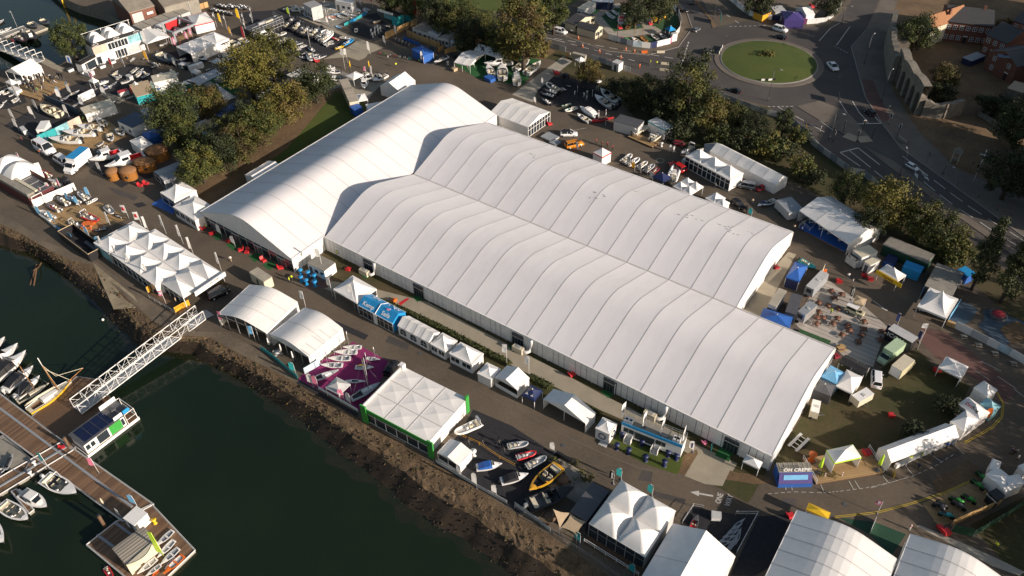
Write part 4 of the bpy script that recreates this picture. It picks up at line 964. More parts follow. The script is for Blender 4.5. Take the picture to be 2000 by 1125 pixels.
pg((840,671),(869,687),(895,666),2.4,4.0,'small white pagoda between the arched window tent and a wider pagoda','iwww',bay=1.6)
pg((877,690),(922,713),(948,692),2.5,4.4,'wide white pagoda with two front windows left of a plain cube tent','iwww',bay=2.6)
pg((932,729),(959,742),(975,719),2.3,3.3,'plain closed white cube tent left of the open gabled tent','wwww')
gb((966,737),(1010,762),(1033,737),2.4,3.6,'white gabled tent with open front beside the navy gazebo','y','hwww',bays=1)
def boatmark(L,W,h,pk):
 mb=MB();z=h+(pk-h)*.25
 for x in(-.6,.5):mb.f([(x-.35,-W*.36,z),(x+.35,-W*.36,z),(x+.1,-W*.28,z+.45)],'white')
 return[('emblem',mb)]
pg((1019,771),(1044,783),(1061,763),2.4,3.4,'navy gazebo with white sail emblems on its roof','oooo','gazebo','gazebo',col='navy',conc=1.2,extra=boatmark)
gb((1061,780),(1144,828),(1160,804),2.6,4.3,'large white gabled tent open to the road right of the navy gazebo','y','owww',bays=1)
def ringmark(L,W,h,pk):
 P=[]
 for m4 in(Matrix.Translation((0,-W/2-.08,h*.5))@RX(90),Matrix.Translation((L/2+.08,0,h*.55))@RZ(90)@RX(90)):
  mb=MB();mb.T=m4;o=[(.75*math.cos(i*math.pi/12),.75*math.sin(i*math.pi/12),0)for i in range(24)];q=[(x*.7,y*.7,0)for x,y,z in o];mb.loft([o,q],'navy',False,0);P.append(('emblem',mb))
 P.append(('doorstep',MB().box(-.2,1.3,-W/2-1.0,-W/2-.05,0,.15,'lgrey')));return P
pg((1163,836),(1191,849),(1208.5,829),2.7,4.0,'white cube tent with a dark ring emblem left of the cabin with a blue fascia','wwww',extra=ringmark)
zn(1150,780,8.035)
ctr,an,L,W=R3((522,352),(1470,722),(1555,560),3.9)
P=[('body',MB().box(-L/2,L/2,-W/2,W/2,.5,3.3,'white')),('plinth',MB().box(-L/2+.1,L/2-.1,-W/2+.1,W/2-.1,0,.5,'black')),('fascia',MB().box(-L/2-.05,L/2+.05,-W/2-.12,-W/2,3.3,3.95,'kblue')),('roof_deck',MB().box(-L/2,L/2,-W/2,W/2,3.3,3.42,'conc2'))]
mb=MB()
for zz in(3.95,4.4):mb.tube([(-L/2,W/2,zz),(L/2,W/2,zz),(L/2,-W/2,zz)],.03,'alu',5)
for i in range(9):mb.cyl(-L/2+i*L/8,W/2,3.4,4.4,.03,'alu',5)
P.append(('railing',mb))
for x in(-L*.42,-L*.33,.12*L,.2*L):P.append(('window',MB().cb(x,-W/2-.02,1.7,.9,.08,1.0,'pane')))
P.append(('glazing',MB().box(-L*.28,.06*L,-W/2-.06,-W/2+.02,1.0,2.6,'pane')))
for x in(-L*.35,L*.1):
 st=MB()
 for i in range(4):st.box(x-.6,x+.6,-W/2-.3*(4-i),-W/2-.3*(3-i),0,.14*(i+1),'lgrey')
 st.box(x-.65,x-.6,-W/2-1.2,-W/2,0,1.3,'white').box(x+.6,x+.65,-W/2-1.2,-W/2,0,1.3,'white');P.append(('steps',st))
for x in(-L*.45,-L*.38,L*.36,L*.41):P.append(('roof_unit',MB().cb(x,-W*.15,3.42,.8,1.0,.7,'white').cyl(x,-W*.15,4.12,4.15,.25,'black',10)))
for x in(.12,.15,.18,.21):P.append(('seat',MB().cb(L*x,-W*.22,3.42,.4,.4,.45,'grey')))
once(P,'exhibitor_cabin','white exhibitor cabin with a blue fascia and roof terrace beside the lawn tables','cabin',(ctr[0],ctr[1],0),an)
for k,p in enumerate([(555,300),(880,440),(1160,540),(1480,670)]):
 q=G(*p,3.4);put(T(flagpole,'white',4.6,1.0,3.2,'grey'),'flagpole','white roof flag, %s from the left on the cabin with the blue fascia'%ORD[k],'flag',(q.x,q.y,3.42),FV+rad(60)+.1*k,'flags on the cabin roof')
for k,p in enumerate([(520,590),(435,775),(620,850),(830,715),(885,960),(1180,1040),(1240,890),(1370,940)]):
 at((poseur,'navy'),p,'dark blue covered table, %s from the left, on the lawn before the blue fascia'%ORD[k],'covered_table','table',0,'dark covered tables on the lawn',1.15)
zn(0,0,1)
for k,p in enumerate([(588,536),(603,540),(615,546),(635,545),(589,550),(599,556),(616,559)]):
 at((poseur,),p,'bright blue covered table, %s from the left outside the cross hall corner'%ORD[k],'covered_table','table',0,'bright blue covered tables',1.3)
poly('brown_patio',[(578,540),(600,528),(650,545),(640,562),(600,566)],'redpave',.02)
cb_((600,514),(633,530),(652,512),2.7,'white catering cabin between the cross hall side wall and the blue tables',roof='conc2',doors=1,wins=2)
cb_((487,532),(515,551),(537,545),2.6,'cream container standing alone on the quay road near the glazed front',wall='cream',roof='conc',doors=1,wins=0,rib=1)
hp=G(618,566)
wp=[(0.6*0,0,0)]
for k,(p,r_)in enumerate([((398,447),.3),((415,457),.3),((447,472),.3),((470,489),.3),((483,493),.3),((515,510),.3),((549,524),.3),((681,527),.3),((769,588),.3),((1117,733),1.2)]):
 at((lounger,)if k not in(8,)else(lounger,'orange'),p,['red lounger beside the small pagoda left of the glazed front','red lounger under the left white feather flag of the glazed front','red lounger behind the second white feather flag','left one of two red loungers at the middle of the glazed front','right one of two red loungers at the middle of the glazed front','red lounger beside a white frame at the glazed front','red lounger at the right corner of the glazed front','red lounger near the first door of the longest hall','orange red lounger on the footpath behind the blue tent','red lounger against the longest hall beside the footpath'][k],'lounge_chair','chair',r_*4+k,'red lounge chairs',1.35)
for k,q in enumerate([[(415,461),(428,455),(438,462),(424,470)],[(441,478),(455,471),(470,482),(456,490)],[(485,500),(505,494),(515,503),(498,513)],[(512,518),(530,509),(541,518),(526,528)],[(700,533),(716,530),(730,538),(714,545)],[(805,579),(818,576),(830,583),(815,590)],[(990,672),(1008,680),(1022,690),(1002,688)],[(1172,765),(1184,760),(1200,772),(1188,778)]]):poly('green_mat',q,'gcarpet',.03)
poly('red_mat',[(778,592),(795,582),(800,584),(782,597)],'red',.03)
fe((434,463),'white feather flag at the left of the glazed hall front',h=3.6,w_=1.0);fe((460,482),'white feather flag in the middle of the glazed hall front',h=3.0,w_=1.0)
put(T(bollard,'black'),'roof_fitting','small dark twin headed fitting on the white cross hall roof','fitting',(-14.3,-8.8,7.75),(rad(90),0,.6),None,1.3)
fp((632,534),'tall white flag beside the white catering cabin',h=7);fp((650,580),'white flag left of the tall pagoda by the road',h=5.5);fp((694,604),'white flag at the left end of the blue tent',h=7);fp((990,715),'white flag behind the gabled tent beside the footpath',h=6);fp((1033,735),'white flag between the gabled tent and the navy gazebo',h=5.5)
fp((767,632),'pink and white flag at the front corner of the blue tent','pink',4.2,'white',fh=1.8);fp((774,628),'blue flag beside the pink flag at the blue tent','lblue',4.6,fh=1.6)
pe((452,511),'person in white walking on the quay road','white','tan','walk',2.4);pe((566,552),'person in yellow vest left of another by the blue tables','hiviz','navy','stand',1);pe((571,548),'person in yellow vest nearest the cross hall corner','hiviz','dgrey','walk',2)
pe((404,448),'person in a yellow top beside the red loungers at the glazed front','hiviz','dgrey','stand',4);pe((659,500),'person in yellow vest at the corner between the halls','hiviz','dgrey','walk',4)
def hedge(pts,w_,h,label):
 W_=[G(*p)for p in pts];b=W_[0];mb=MB();r=random.Random(4)
 core=[]
 for a,c in zip(W_,W_[1:]):
  n=max(2,int((c-a).length/.7));d=(c-a).normalized();nn=Vector((-d.y,d.x,0))
  for i in range(n):
   p=a.lerp(c,i/n)-b;core.append([p-nn*w_/2*.8,p-nn*w_*.4+Vector((0,0,h*.8)),p+nn*w_*.4+Vector((0,0,h*.8)),p+nn*w_/2*.8])
   for q in range(26):
    c0=p+nn*r.uniform(-.5,.5)*w_+d*r.uniform(0,.7)+Vector((0,0,h*(r.random()**.4)));u=Vector((r.gauss(0,1),r.gauss(0,1),r.gauss(0,1))).normalized();v=u.orthogonal().normalized();s=r.uniform(.1,.22)
    mb.add([c0-u*s,c0+v*s,c0+u*s,c0-v*s],[(0,1,2,3)],'hedgem')
 mb.loft(core,'hedgem',True,0)
 o=link(bpy.data.objects.new('hedge',mb.mesh('hedge')));o.location=b;tags(o,label,'hedge');return o
hedge([(742,590),(795,612),(862,644),(900,664),(950,690),(1000,716)],1.3,1.1,'low clipped olive hedge between the row of tents and the footpath')
hedge([(1034,738),(1064,753),(1080,762)],1.6,1.0,'short olive hedge behind the navy gazebo')
hedge([(1100,776),(1150,800),(1175,814)],1.2,.8,'short hedge behind the large gabled tent')
# ================================================================== QUAY SIDE STANDS, LEFT TO RIGHT
zn(0,0,1)
def quayhall(a,b,c,h,label,bays,gl,k=.28,R=9):
 ctr,an,L,W=R3(a,b,c,h)
 P=[('roof',arch_roof(W,L,h,k,R,bays,'fab',facet=True,sw=.05))]
 e1=arch_gable(-W/2-.02,L,h,k,R,gl,h-.5);P.append(('gable',e1));P.append(('gable',arch_gable(W/2+.02,L,h,k,R,'fab',0)))
 for sy in(-1,1):mb=MB().box(-W/2,W/2,sy*L/2-.05,sy*L/2+.05,.05,h,'fab');P.append(('side_wall',mb))
 fr=MB()
 for i in range(6):y=-L/2+i*L/5;fr.cb(-W/2,y,0,.12,.12,archz(y+L/2,L,h,k,R)-.05 if gl!='fab2' else h,'alu')
 fr.box(-W/2-.05,-W/2+.05,-L/2,L/2,h-.1,h,'alu');P.append(('frame',fr))
 return once(P,'arched_tent',label,'tent',(ctr[0],ctr[1],0),an+math.pi/2)
quayhall((424,614),(519,650),(594,594),3.4,'white arched tent with a glazed end nearest the gangway',3,'pane')
quayhall((527,653),(602,696),(667,640),3.3,'white arched tent with an open front left of the purple carpet',2,'fab2')
wallrun('terrace_screen',[(510,682),(535,700),(582,740)],1.0,'teal','turquoise terrace screen at the water side of the open arched tent','screen')
for k,p in enumerate([(527,680),(551,692),(574,706)]):at((parasol,'white',2.8),p,'closed white parasol, %s from the left on the terrace before the arched tent'%ORD[k],'parasol','parasol',0,'closed white parasols')
at((cafe,'lgrey',1),(543,692),'pale table with chairs between the white parasols','terrace_table','table',.4)
fe((578,730),'turquoise feather flag at the quay corner of the purple carpet','teal',3.2,1.0)
fp((598,603),'flag on the back corner between the two arched tents','white',5);fp((440,640),'pink flag at the quay corner of the glazed arched tent','pink',4.5);fp((500,668),'blue flag on the corner between the two arched tents','lblue',4.5)
poly('purple_carpet',[(690,668),(766,710),(703,803),(582,741),(600,722)],'carpet',.03)
zn(560,650,7.03)
wallrun('poster_wall',[(248,570),(470,440)],1.7,'sky1','blue and white poster wall beside the open arched tent','wall',6,cols=['sky1','white','sky1'])
for k,(s,b)in enumerate([((1025,195),(775,195)),((968,265),(660,265)),((878,352),(570,352)),((768,445),(470,442))]):
 dg_(s,b,'white sailing dinghy, %s from the road beside the arched tent'%ORD[k],group='row of dinghies on the purple carpet',inner=['lgrey','lgrey','hullgrey','hullgrey'][k],mast=5.5,sail=None)
dg_((1090,340),(1280,362),'grey sailing dinghy on the road side of the purple carpet',hull='lgrey',mast=5.5,sail=None)
dg_((940,470),(1195,472),'white sailing dinghy with a yellow sail bag in the middle of the purple carpet',mast=5.0,sail='yellow')
bo((kayak,'white'),(800,640),(1085,645),'slim white hull beside the grey gazebo on the purple carpet','rowing_hull','boat')
bo((keelboat,'white','lgrey',0,'alu',7.0,None),(350,650),(715,515),'white keelboat without a mast beside the poster wall','keelboat','yacht')
bo((keelboat,'white','lgrey',9.0,'dgrey',7.0,None),(890,920),(1290,700),'white racing yacht with a dark mast beside the green trimmed pavilion','keelboat','yacht',z=0.0)
pg((530,752),(720,850),(875,702),2.4,3.3,'small grey gazebo on the purple carpet','oooo','gazebo','gazebo',col='lgrey',conc=1.1)
fe((370,745),'white feather flag beside a pink one at the quay corner of the purple carpet',h=3.6,w_=1.0);fe((440,775),'pink feather flag nearest the poster wall','pink',3.6,1.0);fe((800,950),'pink feather flag in front of the grey gazebo','pink',3.6,1.0);fe((890,1012),'white feather flag right of the pink one at the grey gazebo',h=3.6,w_=1.0)
wallrun('stand_barrier',[(445,775),(700,920),(985,1085)],.8,'white','low white barrier along the water side of the purple carpet','barrier',4)
poly('quay_walkway',[(180,650),(440,800),(700,950),(990,1115),(960,1160),(680,1000),(380,830),(130,690)],'dcarpet',.035)
bo((car,'paintk','suv',None),(1390,560),(1480,410),'black off road car parked at the back of the purple carpet','car','car',None,0,.6,1.0)
fp((1120,690),'dark tall banner pole in the middle of the purple carpet','dgrey',7,fh=5,fw_=.3)
zn(0,0,1)
def greentrim(L,W,h,pk):
 P=[('fascia',MB().box(-L/2-.2,L/2+.2,-W/2-.25,-W/2-.1,h-.7,h+.25,'green')),('corner_sign',MB().box(-L/2-.35,-L/2+.9,-W/2-.4,-W/2-.1,0,h+.9,'green')),('corner_sign',MB().box(L/2-.1,L/2+1.1,-W/2-.4,-W/2-.1,0,h+.8,'green')),('corner_sign',MB().box(L/2-.2,L/2+.2,W/2-.7,W/2+.2,0,h+.8,'green'))]
 P.append(('parapet',MB().box(-L/2-.25,-L/2-.05,-W/2,W/2,h-.3,h+.45,'lgrey')))
 P.append(('corner_sign',MB().cb(-L/2,W/2-.3,h,.9,.9,1.1,'white')))
 return P
pg((709,796),(837,864),(919,781),3.6,3.74,'large flat white pavilion with green corner signs beside the purple carpet','gwwd','pavilion_tent','pavilion',nx=3,ny=3,conc=1.6,bay=2.6,extra=greentrim)
rb((940,822),(889,846),'large white inflatable boat at the road corner of the green trimmed pavilion',tube='white',hull='white',frame='alu')
poly('dark_carpet',[(896,848),(925,800),(1000,832),(1080,884),(1096,896),(1078,925),(1020,1006),(990,988),(848,905)],'dcarpet',.03)
zn(840,850,6.25)
poly('grey_patio',[(1560,395),(1600,340),(1900,480),(1860,560),(2000,560),(1870,760),(1790,830),(1420,610)],'conc2',.036)
poly('patio_strip',[(1560,300),(1600,270),(1910,490),(1880,510)],'path',.04)
gb((85,215),(345,372),(505,190),2.5,3.2,'small white hut with a pitched roof at the quay edge of the dark boat stand','y','hwwo',bays=1,name='sales_hut',cat='hut')
wallrun('stand_barrier',[(75,335),(400,530),(690,700),(940,835)],.9,'lgrey','pale grey barrier along the quay edge of the dark boat stand','barrier',5)
put(T(poseur,'white'),'round_display','white round display beside the small hut on the dark stand','display',G(530,255),0,None,1.3)
rb((935,120),(1195,85),'pale grey inflatable boat nearest the road on the dark stand')
rb((1045,260),(1290,195),'red inflatable boat on the dark stand',tube='red',floor='lgrey',seat='lgrey')
rb((1165,375),(1415,255),'silver inflatable boat beside the red one',tube='hullgrey')
mb_((555,390),(885,345),'white fishing boat with a blue cover on the dark stand',kind='cover',cover='blue')
mb_((855,560),(1205,470),'white fishing boat with a black cover on the dark stand',kind='cover',cover='dcarpet')
mb_((1590,370),(1205,700),'long yellow and black speedboat beside the grey patio',hull='yellow',deck='gold',inner='black',kind='bow',eng='black')
mb_((1180,880),(1760,660),'long matt black powerboat pointing at the container',hull='black',deck='black',inner='dgrey',kind='plain',eng='alu')
for k,(p,t_)in enumerate([((640,100),'nearest the road'),((840,95),'left of the pale inflatable'),((900,190),'behind the red inflatable'),((465,95),'at the rope near the pavilion')]):at((engines,1,'black'),p,'black outboard engine on a stand '+t_,'outboard_engine','engine',.5,'outboard engines on display')
for k,(p,q)in enumerate([((380,510),3.2),((570,640),4.0),((810,740),3.0)]):fe(p,'white feather flag, %s from the pavilion on the grey barrier'%ORD[k],h=q,group='white flags on the barrier')
wallrun('rope_barrier',[(330,0),(600,120),(850,290),(1040,390)],-.9,'gold','yellow rope barrier across the dark boat stand','barrier',4,post='gold')
for k,p in enumerate([(1620,580),(1465,1040)]):
 at((cafe,'dwood',5+k),p,['round wooden table with chairs on the grey patio','round wooden table under the sand shade sail'][k],'patio_table','table',.3,None,1.4)
at((planter,2),(1500,310),'potted shrub at the head of the yellow speedboat','potted_plant','plant',0,None,.8);at((planter,3),(1870,560),'large shrub beside the dark container','potted_plant','plant',0,None,1.5);at((planter,4),(1775,370),'potted palm on the road side planter','potted_plant','plant',0,None,.9)
wallrun('planter_wall',[(1540,235),(1790,380)],.9,'black','black planter wall on the road side of the grey patio','wall',3,th=.5)
fe((1515,215),'small white flag at the road corner of the dark stand',h=2.8)
zn(1000,843,3.99)
cb_((455,625),(582,700),(762,472),2.9,'dark grey display container with shade sails left of the domed tent',wall='dgrey',roof='dgrey',doors=1,wins=1,name='display_container',cat='container')
def shade(pts,zs,label,col='tan'):
 W_=[G(p[0],p[1],z)for p,z in zip(pts,zs)];c=sum(W_,Vector())/len(W_);c.z=0;mb=MB();n=8
 L_=[p-c for p in W_]
 if len(L_)==3:L_.append(L_[2])
 R_=[]
 for i in range(n+1):
  u=i/n;row=[]
  for j in range(n+1):
   v=j/n;p=L_[0].lerp(L_[1],u).lerp(L_[3].lerp(L_[2],u),v);ce=sum(L_,Vector())/4
   e=.14*(math.sin(math.pi*u)*(abs(v-.5)*2)**2+math.sin(math.pi*v)*(abs(u-.5)*2)**2);row.append(p.lerp(ce,e))
  R_.append(row)
 mb.loft(R_,col,False,1,False)
 P=[('canopy',mb)]
 for p in L_[:len(pts)]:P.append(('pole',MB().cyl(p.x,p.y,0,p.z+.05,.05,'steel',6)))
 return once(P,'shade_sail',label,'shade sail',c,0)
shade([(322,605),(452,632),(372,752)],(3.4,2.9,2.6),'small triangular sand coloured shade sail by the quay edge')
shade([(458,642),(575,700),(505,806),(382,745)],(2.9,2.9,2.5,2.4),'four cornered sand coloured shade sail against the dark container')
pg((600,715),(1037,977),(1281,620),3.7,5.6,'white domed tent with four crossed vaults at the quay edge','dwwd','domed_tent','tent',nx=2,ny=2,conc=-1.9,val=.15,bay=1.6,wallcol='lgrey')
deck((560,860),(985,1125),(1030,1040),.35,'dark timber deck along the water side of the domed tent','dwood',rail='rooo')
for k,p in enumerate([(530,880),(850,950),(950,1125),(850,375),(1090,505)]):fe(p,'teal feather flag, %s around the domed tent'%['at the quay corner','before the glass wall','at the lower corner','at the back corner','by the road'][k],'teal',3.2,.9,group='teal feather flags')
fe((790,405),'black feather flag behind the domed tent','black',3.4,.8,'white')
wallrun('quay_railing',[(20,600),(110,665),(250,740),(400,850),(500,915),(700,1050),(830,1140)],-1.0,'steel','thin steel railing along the quay edge below the domed tent','railing',2.5,post='steel')
wallrun('stand_banner',[(22,575),(200,700),(300,780)],1.0,'lgrey','grey banner fence on the quay railing left of the shade sails','fence',4,cols=['lgrey','lgrey','navy'])
gA,gB=(1256,715),(1742,972)
ctr,an,L,W=R3(gA,gB,(1742-330,972+520),3.6)
once(gable(L,W,3.6,6.2,'y','wwww','fab',2),'frame_tent','large white gabled tent at the bottom edge right of the domed tent','tent',(ctr[0],ctr[1],0),an)
poly('dark_carpet',[(1310,700),(1400,590),(1740,645),(1915,650),(1745,955),(1500,790)],'dcarpet',.03)
poly('dark_carpet',[(1920,660),(2240,640),(2000,1060),(1890,1125),(1700,1125)],'dcarpet',.034)
mb_((1400,770),(1450,640),'small black tender on the dark stand behind the gabled tent',hull='black',deck='dgrey',inner='red',kind='plain')
cb_((1558,670),(1630,680),(1636,630),1.0,'small white counter on the dark stand by the road',name='display_counter',cat='counter',doors=0,wins=0)
wallrun('stand_railing',[(1325,720),(1410,590),(1490,605)],-1.1,'alu','metal railing round the black tender stand','railing',2,post='alu')
wallrun('stand_railing',[(1740,650),(1910,652),(1745,960)],-1.1,'alu','metal railing on the road corner of the dark stand','railing',2,post='alu')
for k in range(9):
 p=(1650+28*(k%5)+(k//5)*25,880-38*(k%5)+(k//5)*55)
 at((kayak,'hullgrey'),p,'grey paddle board, %s in the stack beside the bottom gabled tent'%ORD[k],'paddle_board','board',.9+.1*k,'paddle boards on the dark stand',.9)
zn(1500,843,3.99)
def bighall(a,b,h,k,label,R,bays,ext=1.0):
 ctr,an,L,W=R3(a,b,(b[0]-224*1.25*ext,b[1]+432*1.25*ext),h)
 P=[('roof',arch_roof(W,L,h,k,R,bays,'fab',facet=True)),('gable',arch_gable(-W/2-.02,L,h,k,R,'fab',0)),('gable',arch_gable(W/2+.02,L,h,k,R,'fab',0))]
 for sy in(-1,1):P.append(('side_wall',MB().box(-W/2,W/2,sy*L/2-.05,sy*L/2+.05,.05,h,'fab')))
 return once(P,'arched_tent',label,'tent',(ctr[0],ctr[1],0),an+math.pi/2)
bighall((225,612),(1003,992),3.8,.3,'large white faceted arch tent at the bottom edge beside the green carpet',10,5)
bighall((1110,797),(1888,1180),3.8,.3,'large white faceted arch tent in the bottom right corner',10,5)
poly('green_carpet',[(830,705),(1075,800),(960,970),(790,800),(640,720),(555,670)],'dgreen',.03)
poly('concrete_strip',[(1155,735),(1180,728),(1500,860),(1850,1020),(2000,1095),(1960,1125),(1750,1050),(1480,905)],'conc',.03)

# ================================================================== WATER SIDE: PONTOONS, GANGWAY, BOATS
zn(0,0,1)
def pontoon(pts,z,label,name='pontoon',m='pontoon',edge='lgrey',rails=()):
 W_=[G(*p,z)for p in pts];c=sum(W_,Vector())/len(W_);d=(W_[1]-W_[0]);an=math.atan2(d.y,d.x)
 L_=[Matrix.Rotation(-an,3,'Z')@(w_-c)for w_ in W_]
 top=[(p.x,p.y,0)for p in L_];low=[(p.x,p.y,-.85)for p in L_]
 P=[('deck',MB().f(top,m)),('float',MB().loft([low,[(x,y,-.02)for x,y,_ in top]],'conc2',True,0))]
 e=MB()
 for a,b in zip(top,top[1:]+top[:1]):e.tube([(a[0],a[1],.02),(b[0],b[1],.02)],.14,edge,4)
 P.append(('edge',e))
 for a,b in rails:
  A,B=[Matrix.Rotation(-an,3,'Z')@(G(*q,z)-c)for q in(a,b)];n=Vector((-(B-A).y,(B-A).x,0)).normalized()
  P.append(('cable_cover',MB().loft([[A-n*.22+Vector((0,0,.01)),A-n*.2+Vector((0,0,.12)),A+n*.2+Vector((0,0,.12)),A+n*.22],[B-n*.22+Vector((0,0,.01)),B-n*.2+Vector((0,0,.12)),B+n*.2+Vector((0,0,.12)),B+n*.22]],'hullgrey',True,0)))
 return once(P,name,label,'pontoon',(c.x,c.y,z),an)
PZ=-2.9
pontoon([(-60,800),(7,848),(233,1012),(272,990),(380,1075),(412,1050+60),(130,870),(95,842),(-60,726)][:2]+[(240,1018),(300,985),(115,856),(-60,724)],PZ,'long timber pontoon walkway running to the kiosk platform',rails=[((-40,768),(258,990))])
pontoon([(169,1064),(255,1135),(318,1135),(381,1075),(296,985),(226,1019)],PZ-.02,'timber pontoon platform with the kiosk and the paddle boats',rails=[((226,1022),(262,1048)),((190,1045),(222,1068))])
pontoon([(-40,990),(143,879),(120,863),(-40,955)],PZ+.03,'narrow pontoon finger with flags across the walkway',m='pontoon',rails=[((-30,968),(135,870))])
pontoon([(62,814),(142,878),(222,792),(196,742),(150,735)],PZ+.01,'weathered landing pontoon at the foot of the gangway',m='dwood',edge='steel')
pontoon([(22,960),(57,1003),(66,996),(32,955)],PZ+.02,'short timber finger between two moored motorboats')
A=G(394,618,.35);B=G(152,802,PZ+.3);d=B-A;L=d.xy.length;an=math.atan2(d.y,d.x)
bw,bh,nb=1.35,2.3,14
def gz(x):return d.z*x/L
P=[('walkway',MB().loft([[(0,-bw,0),(0,bw,0),(0,bw,-.1),(0,-bw,-.1)],[(L,-bw,d.z),(L,bw,d.z),(L,bw,d.z-.1),(L,-bw,d.z-.1)]],'hullgrey',True,0))]
for sy in(-1,1):
 t=MB();y=sy*bw
 t.tube([(0,y,0),(L,y,d.z)],.1,'white',5).tube([(0,y,bh),(L,y,d.z+bh)],.09,'white',5)
 for i in range(nb+1):x=L*i/nb;t.tube([(x,y,gz(x)),(x,y,gz(x)+bh)],.065,'white',4)
 for i in range(nb):
  x,x2=L*i/nb,L*(i+1)/nb;u,v=(x,x2)if i%2 else(x2,x);t.tube([(u,y,gz(u)),(v,y,gz(v)+bh)],.05,'white',4)
 P.append(('truss',t))
 P.append(('handrail',MB().tube([(0,y*.9,1.05),(L,y*.9,d.z+1.05)],.04,'lgrey',4).tube([(0,y*.9,.55),(L,y*.9,d.z+.55)],.04,'lgrey',4)))
for i in range(1,nb+1,2):
 x=L*i/nb;P.append(('portal_frame',MB().tube([(x,-bw-.15,gz(x)+bh),(x,-bw*.5,gz(x)+bh+.35),(x,bw*.5,gz(x)+bh+.35),(x,bw+.15,gz(x)+bh)],.08,'white',4)))
P.append(('ramp',MB().loft([[(-2.0,-bw,-.33),(-2.0,bw,-.33)],[(0,bw,.02)[:1]+(-bw,.02),(0,bw,.02)]],'hullgrey',False,0,False)))
once(P,'gangway','white steel truss gangway from the quay down to the landing pontoon','gangway',A,an)
def pile(p,label,h=3.5):q=G(*p,WZ);once([('pile',MB().cyl(0,0,-2,h,.3,'dwood',10)),('cap',MB().cyl(0,0,h,h+.15,.33,'black',10))],'mooring_pile',label,'pile',q)
pile((138,877),'timber mooring pile at the end of the narrow finger by the houseboat');pile((206,1030),'timber mooring pile in the water beside the kiosk platform')
zn(0,562,4)
zn(0,0,1)
ctr,an,L,W=R3((161,873),(263,797),(235,774),WZ+3.2)
P=[('hull',MB().box(-L/2,L/2,-W/2,W/2,-.5,.45,'white')),('deck',MB().box(-L/2+.1,L/2-.1,-W/2+.1,W/2-.1,.45,.5,'dwood'))]
P.append(('cabin',MB().box(-L/2+.3,L*.28,-W/2+.25,W/2-.25,.5,2.9,'white')))
P.append(('roof',MB().box(-L/2+.1,L*.3,-W/2+.1,W/2-.1,2.9,3.05,'dgrey')))
for i in range(4):
 for j in range(2):P.append(('solar_panel',MB().cb(-L*.43+.9+i*L*.155,-W*.2+j*W*.4,3.06,L*.145,W*.36,.06,'solar')))
P.append(('upper_deck',MB().box(L*.12,L*.42,-W/2+.2,W/2-.2,3.06,3.16,'dgrey').box(L*.12,L*.42,W/2-.3,W/2-.2,3.1,4.2,'white').box(L*.3,L*.42,-W/2+.2,-W/2+.28,3.1,4.0,'kblue').box(L*.12,L*.28,-W/2+.2,-W/2+.28,3.1,4.0,'white').cb(L*.25,.2,3.16,.9,.5,.5,'dgrey')))
for x in(-L*.42,-L*.33):P.append(('window',MB().cb(x,-W/2+.24,1.3,L*.07,.06,1.1,'pane')))
P.append(('window',MB().cb(-L*.14,-W/2+.24,.7,L*.2,.06,2.0,'pane')));P.append(('side_panel',MB().cb(L*.1,-W/2+.22,.6,L*.22,.08,2.2,'green')))
P.append(('window',MB().cb(L*.24,-W/2+.24,.9,L*.05,.06,1.6,'pane')))
mb=MB()
for x in(L*.3,L*.48):
 for y in(-W/2+.15,W/2-.15):mb.cyl(x,y,.5,3.0,.07,'white',5)
mb.tube([(L*.3,-W/2+.15,3.0),(L*.48,-W/2+.15,3.0),(L*.48,W/2-.15,3.0),(L*.3,W/2-.15,3.0)],.07,'white',5).tube([(L*.3,-W/2+.15,1.5),(L*.49,-W/2+.15,1.5),(L*.49,W/2-.15,1.5)],.05,'white',5);P.append(('frame',mb))
once(P,'houseboat','white houseboat with solar panels and a green side panel beside the gangway','houseboat',(ctr[0],ctr[1],WZ+.2),an)
MZ=WZ-.15
mb_((86,934),(153,968),'grey motorboat with a white hardtop moored in the corner of the walkway',z=MZ,hull='hullgrey',inner='dgrey',kind='arch',eng='lgrey')
mb_((42,962),(94,993),'white motorboat with a cabin moored right of the short timber finger',z=MZ,kind='cabin',eng='lgrey')
mb_((2,985),(58,1018),'white motorboat with a black bimini moored left of the short timber finger',z=MZ,kind='bow',inner='cream')
mb_((-52,1010),(13,1066),'white motorboat cut by the left edge below the narrow finger',z=MZ,kind='bow')
for k,(s,b,q)in enumerate([((-70,720),(14,664),'plain'),((-55,745),(40,678),'cabin'),((-28,755),(55,691),'cover'),((8,764),(67,717),'cover'),((30,776),(79,735),'cover')]):
 mb_(s,b,'white motorboat with dark covers, %s from the top in the moored left edge row'%ORD[k]if q=='cover' else 'white motorboat with bare foredeck, %s from the top in the moored left edge row'%ORD[k],z=MZ,kind=q,cover='black',inner='maroon',eng='lgrey',group='motorboats moored at the left edge')
mb_((-20,935),(16,905),'dark blue motorboat on the upper side of the narrow finger',z=MZ,hull='navy',kind='bow')
zn(0,0,1)
at((jetski,'hullgrey'),(20,905),'grey jet ski on the pontoon beside the blue motorboat','jet_ski','jet ski',2.2,z=PZ);
pontoon([(-20,900),(45,925),(60,897),(8,850),(-20,860)],PZ+.02,'grey service pontoon between the walkway and the narrow finger',m='conc2',edge='steel')
bow,st=G(140,745,WZ+1.0),G(55,803,WZ+1.0);d=bow-st;an=math.atan2(d.y,d.x);L=d.xy.length;c=(bow+st)/2
rr=hull_rings(L,2.9,1.0,1.5,-.4,.5,2.0,.75)
mh=GY(70,692,G(107,757,WZ+1.1))-WZ
mp=Matrix.Rotation(-an,3,'Z')@(G(107,757,WZ+1.1)-c);mx,my=mp.x,0
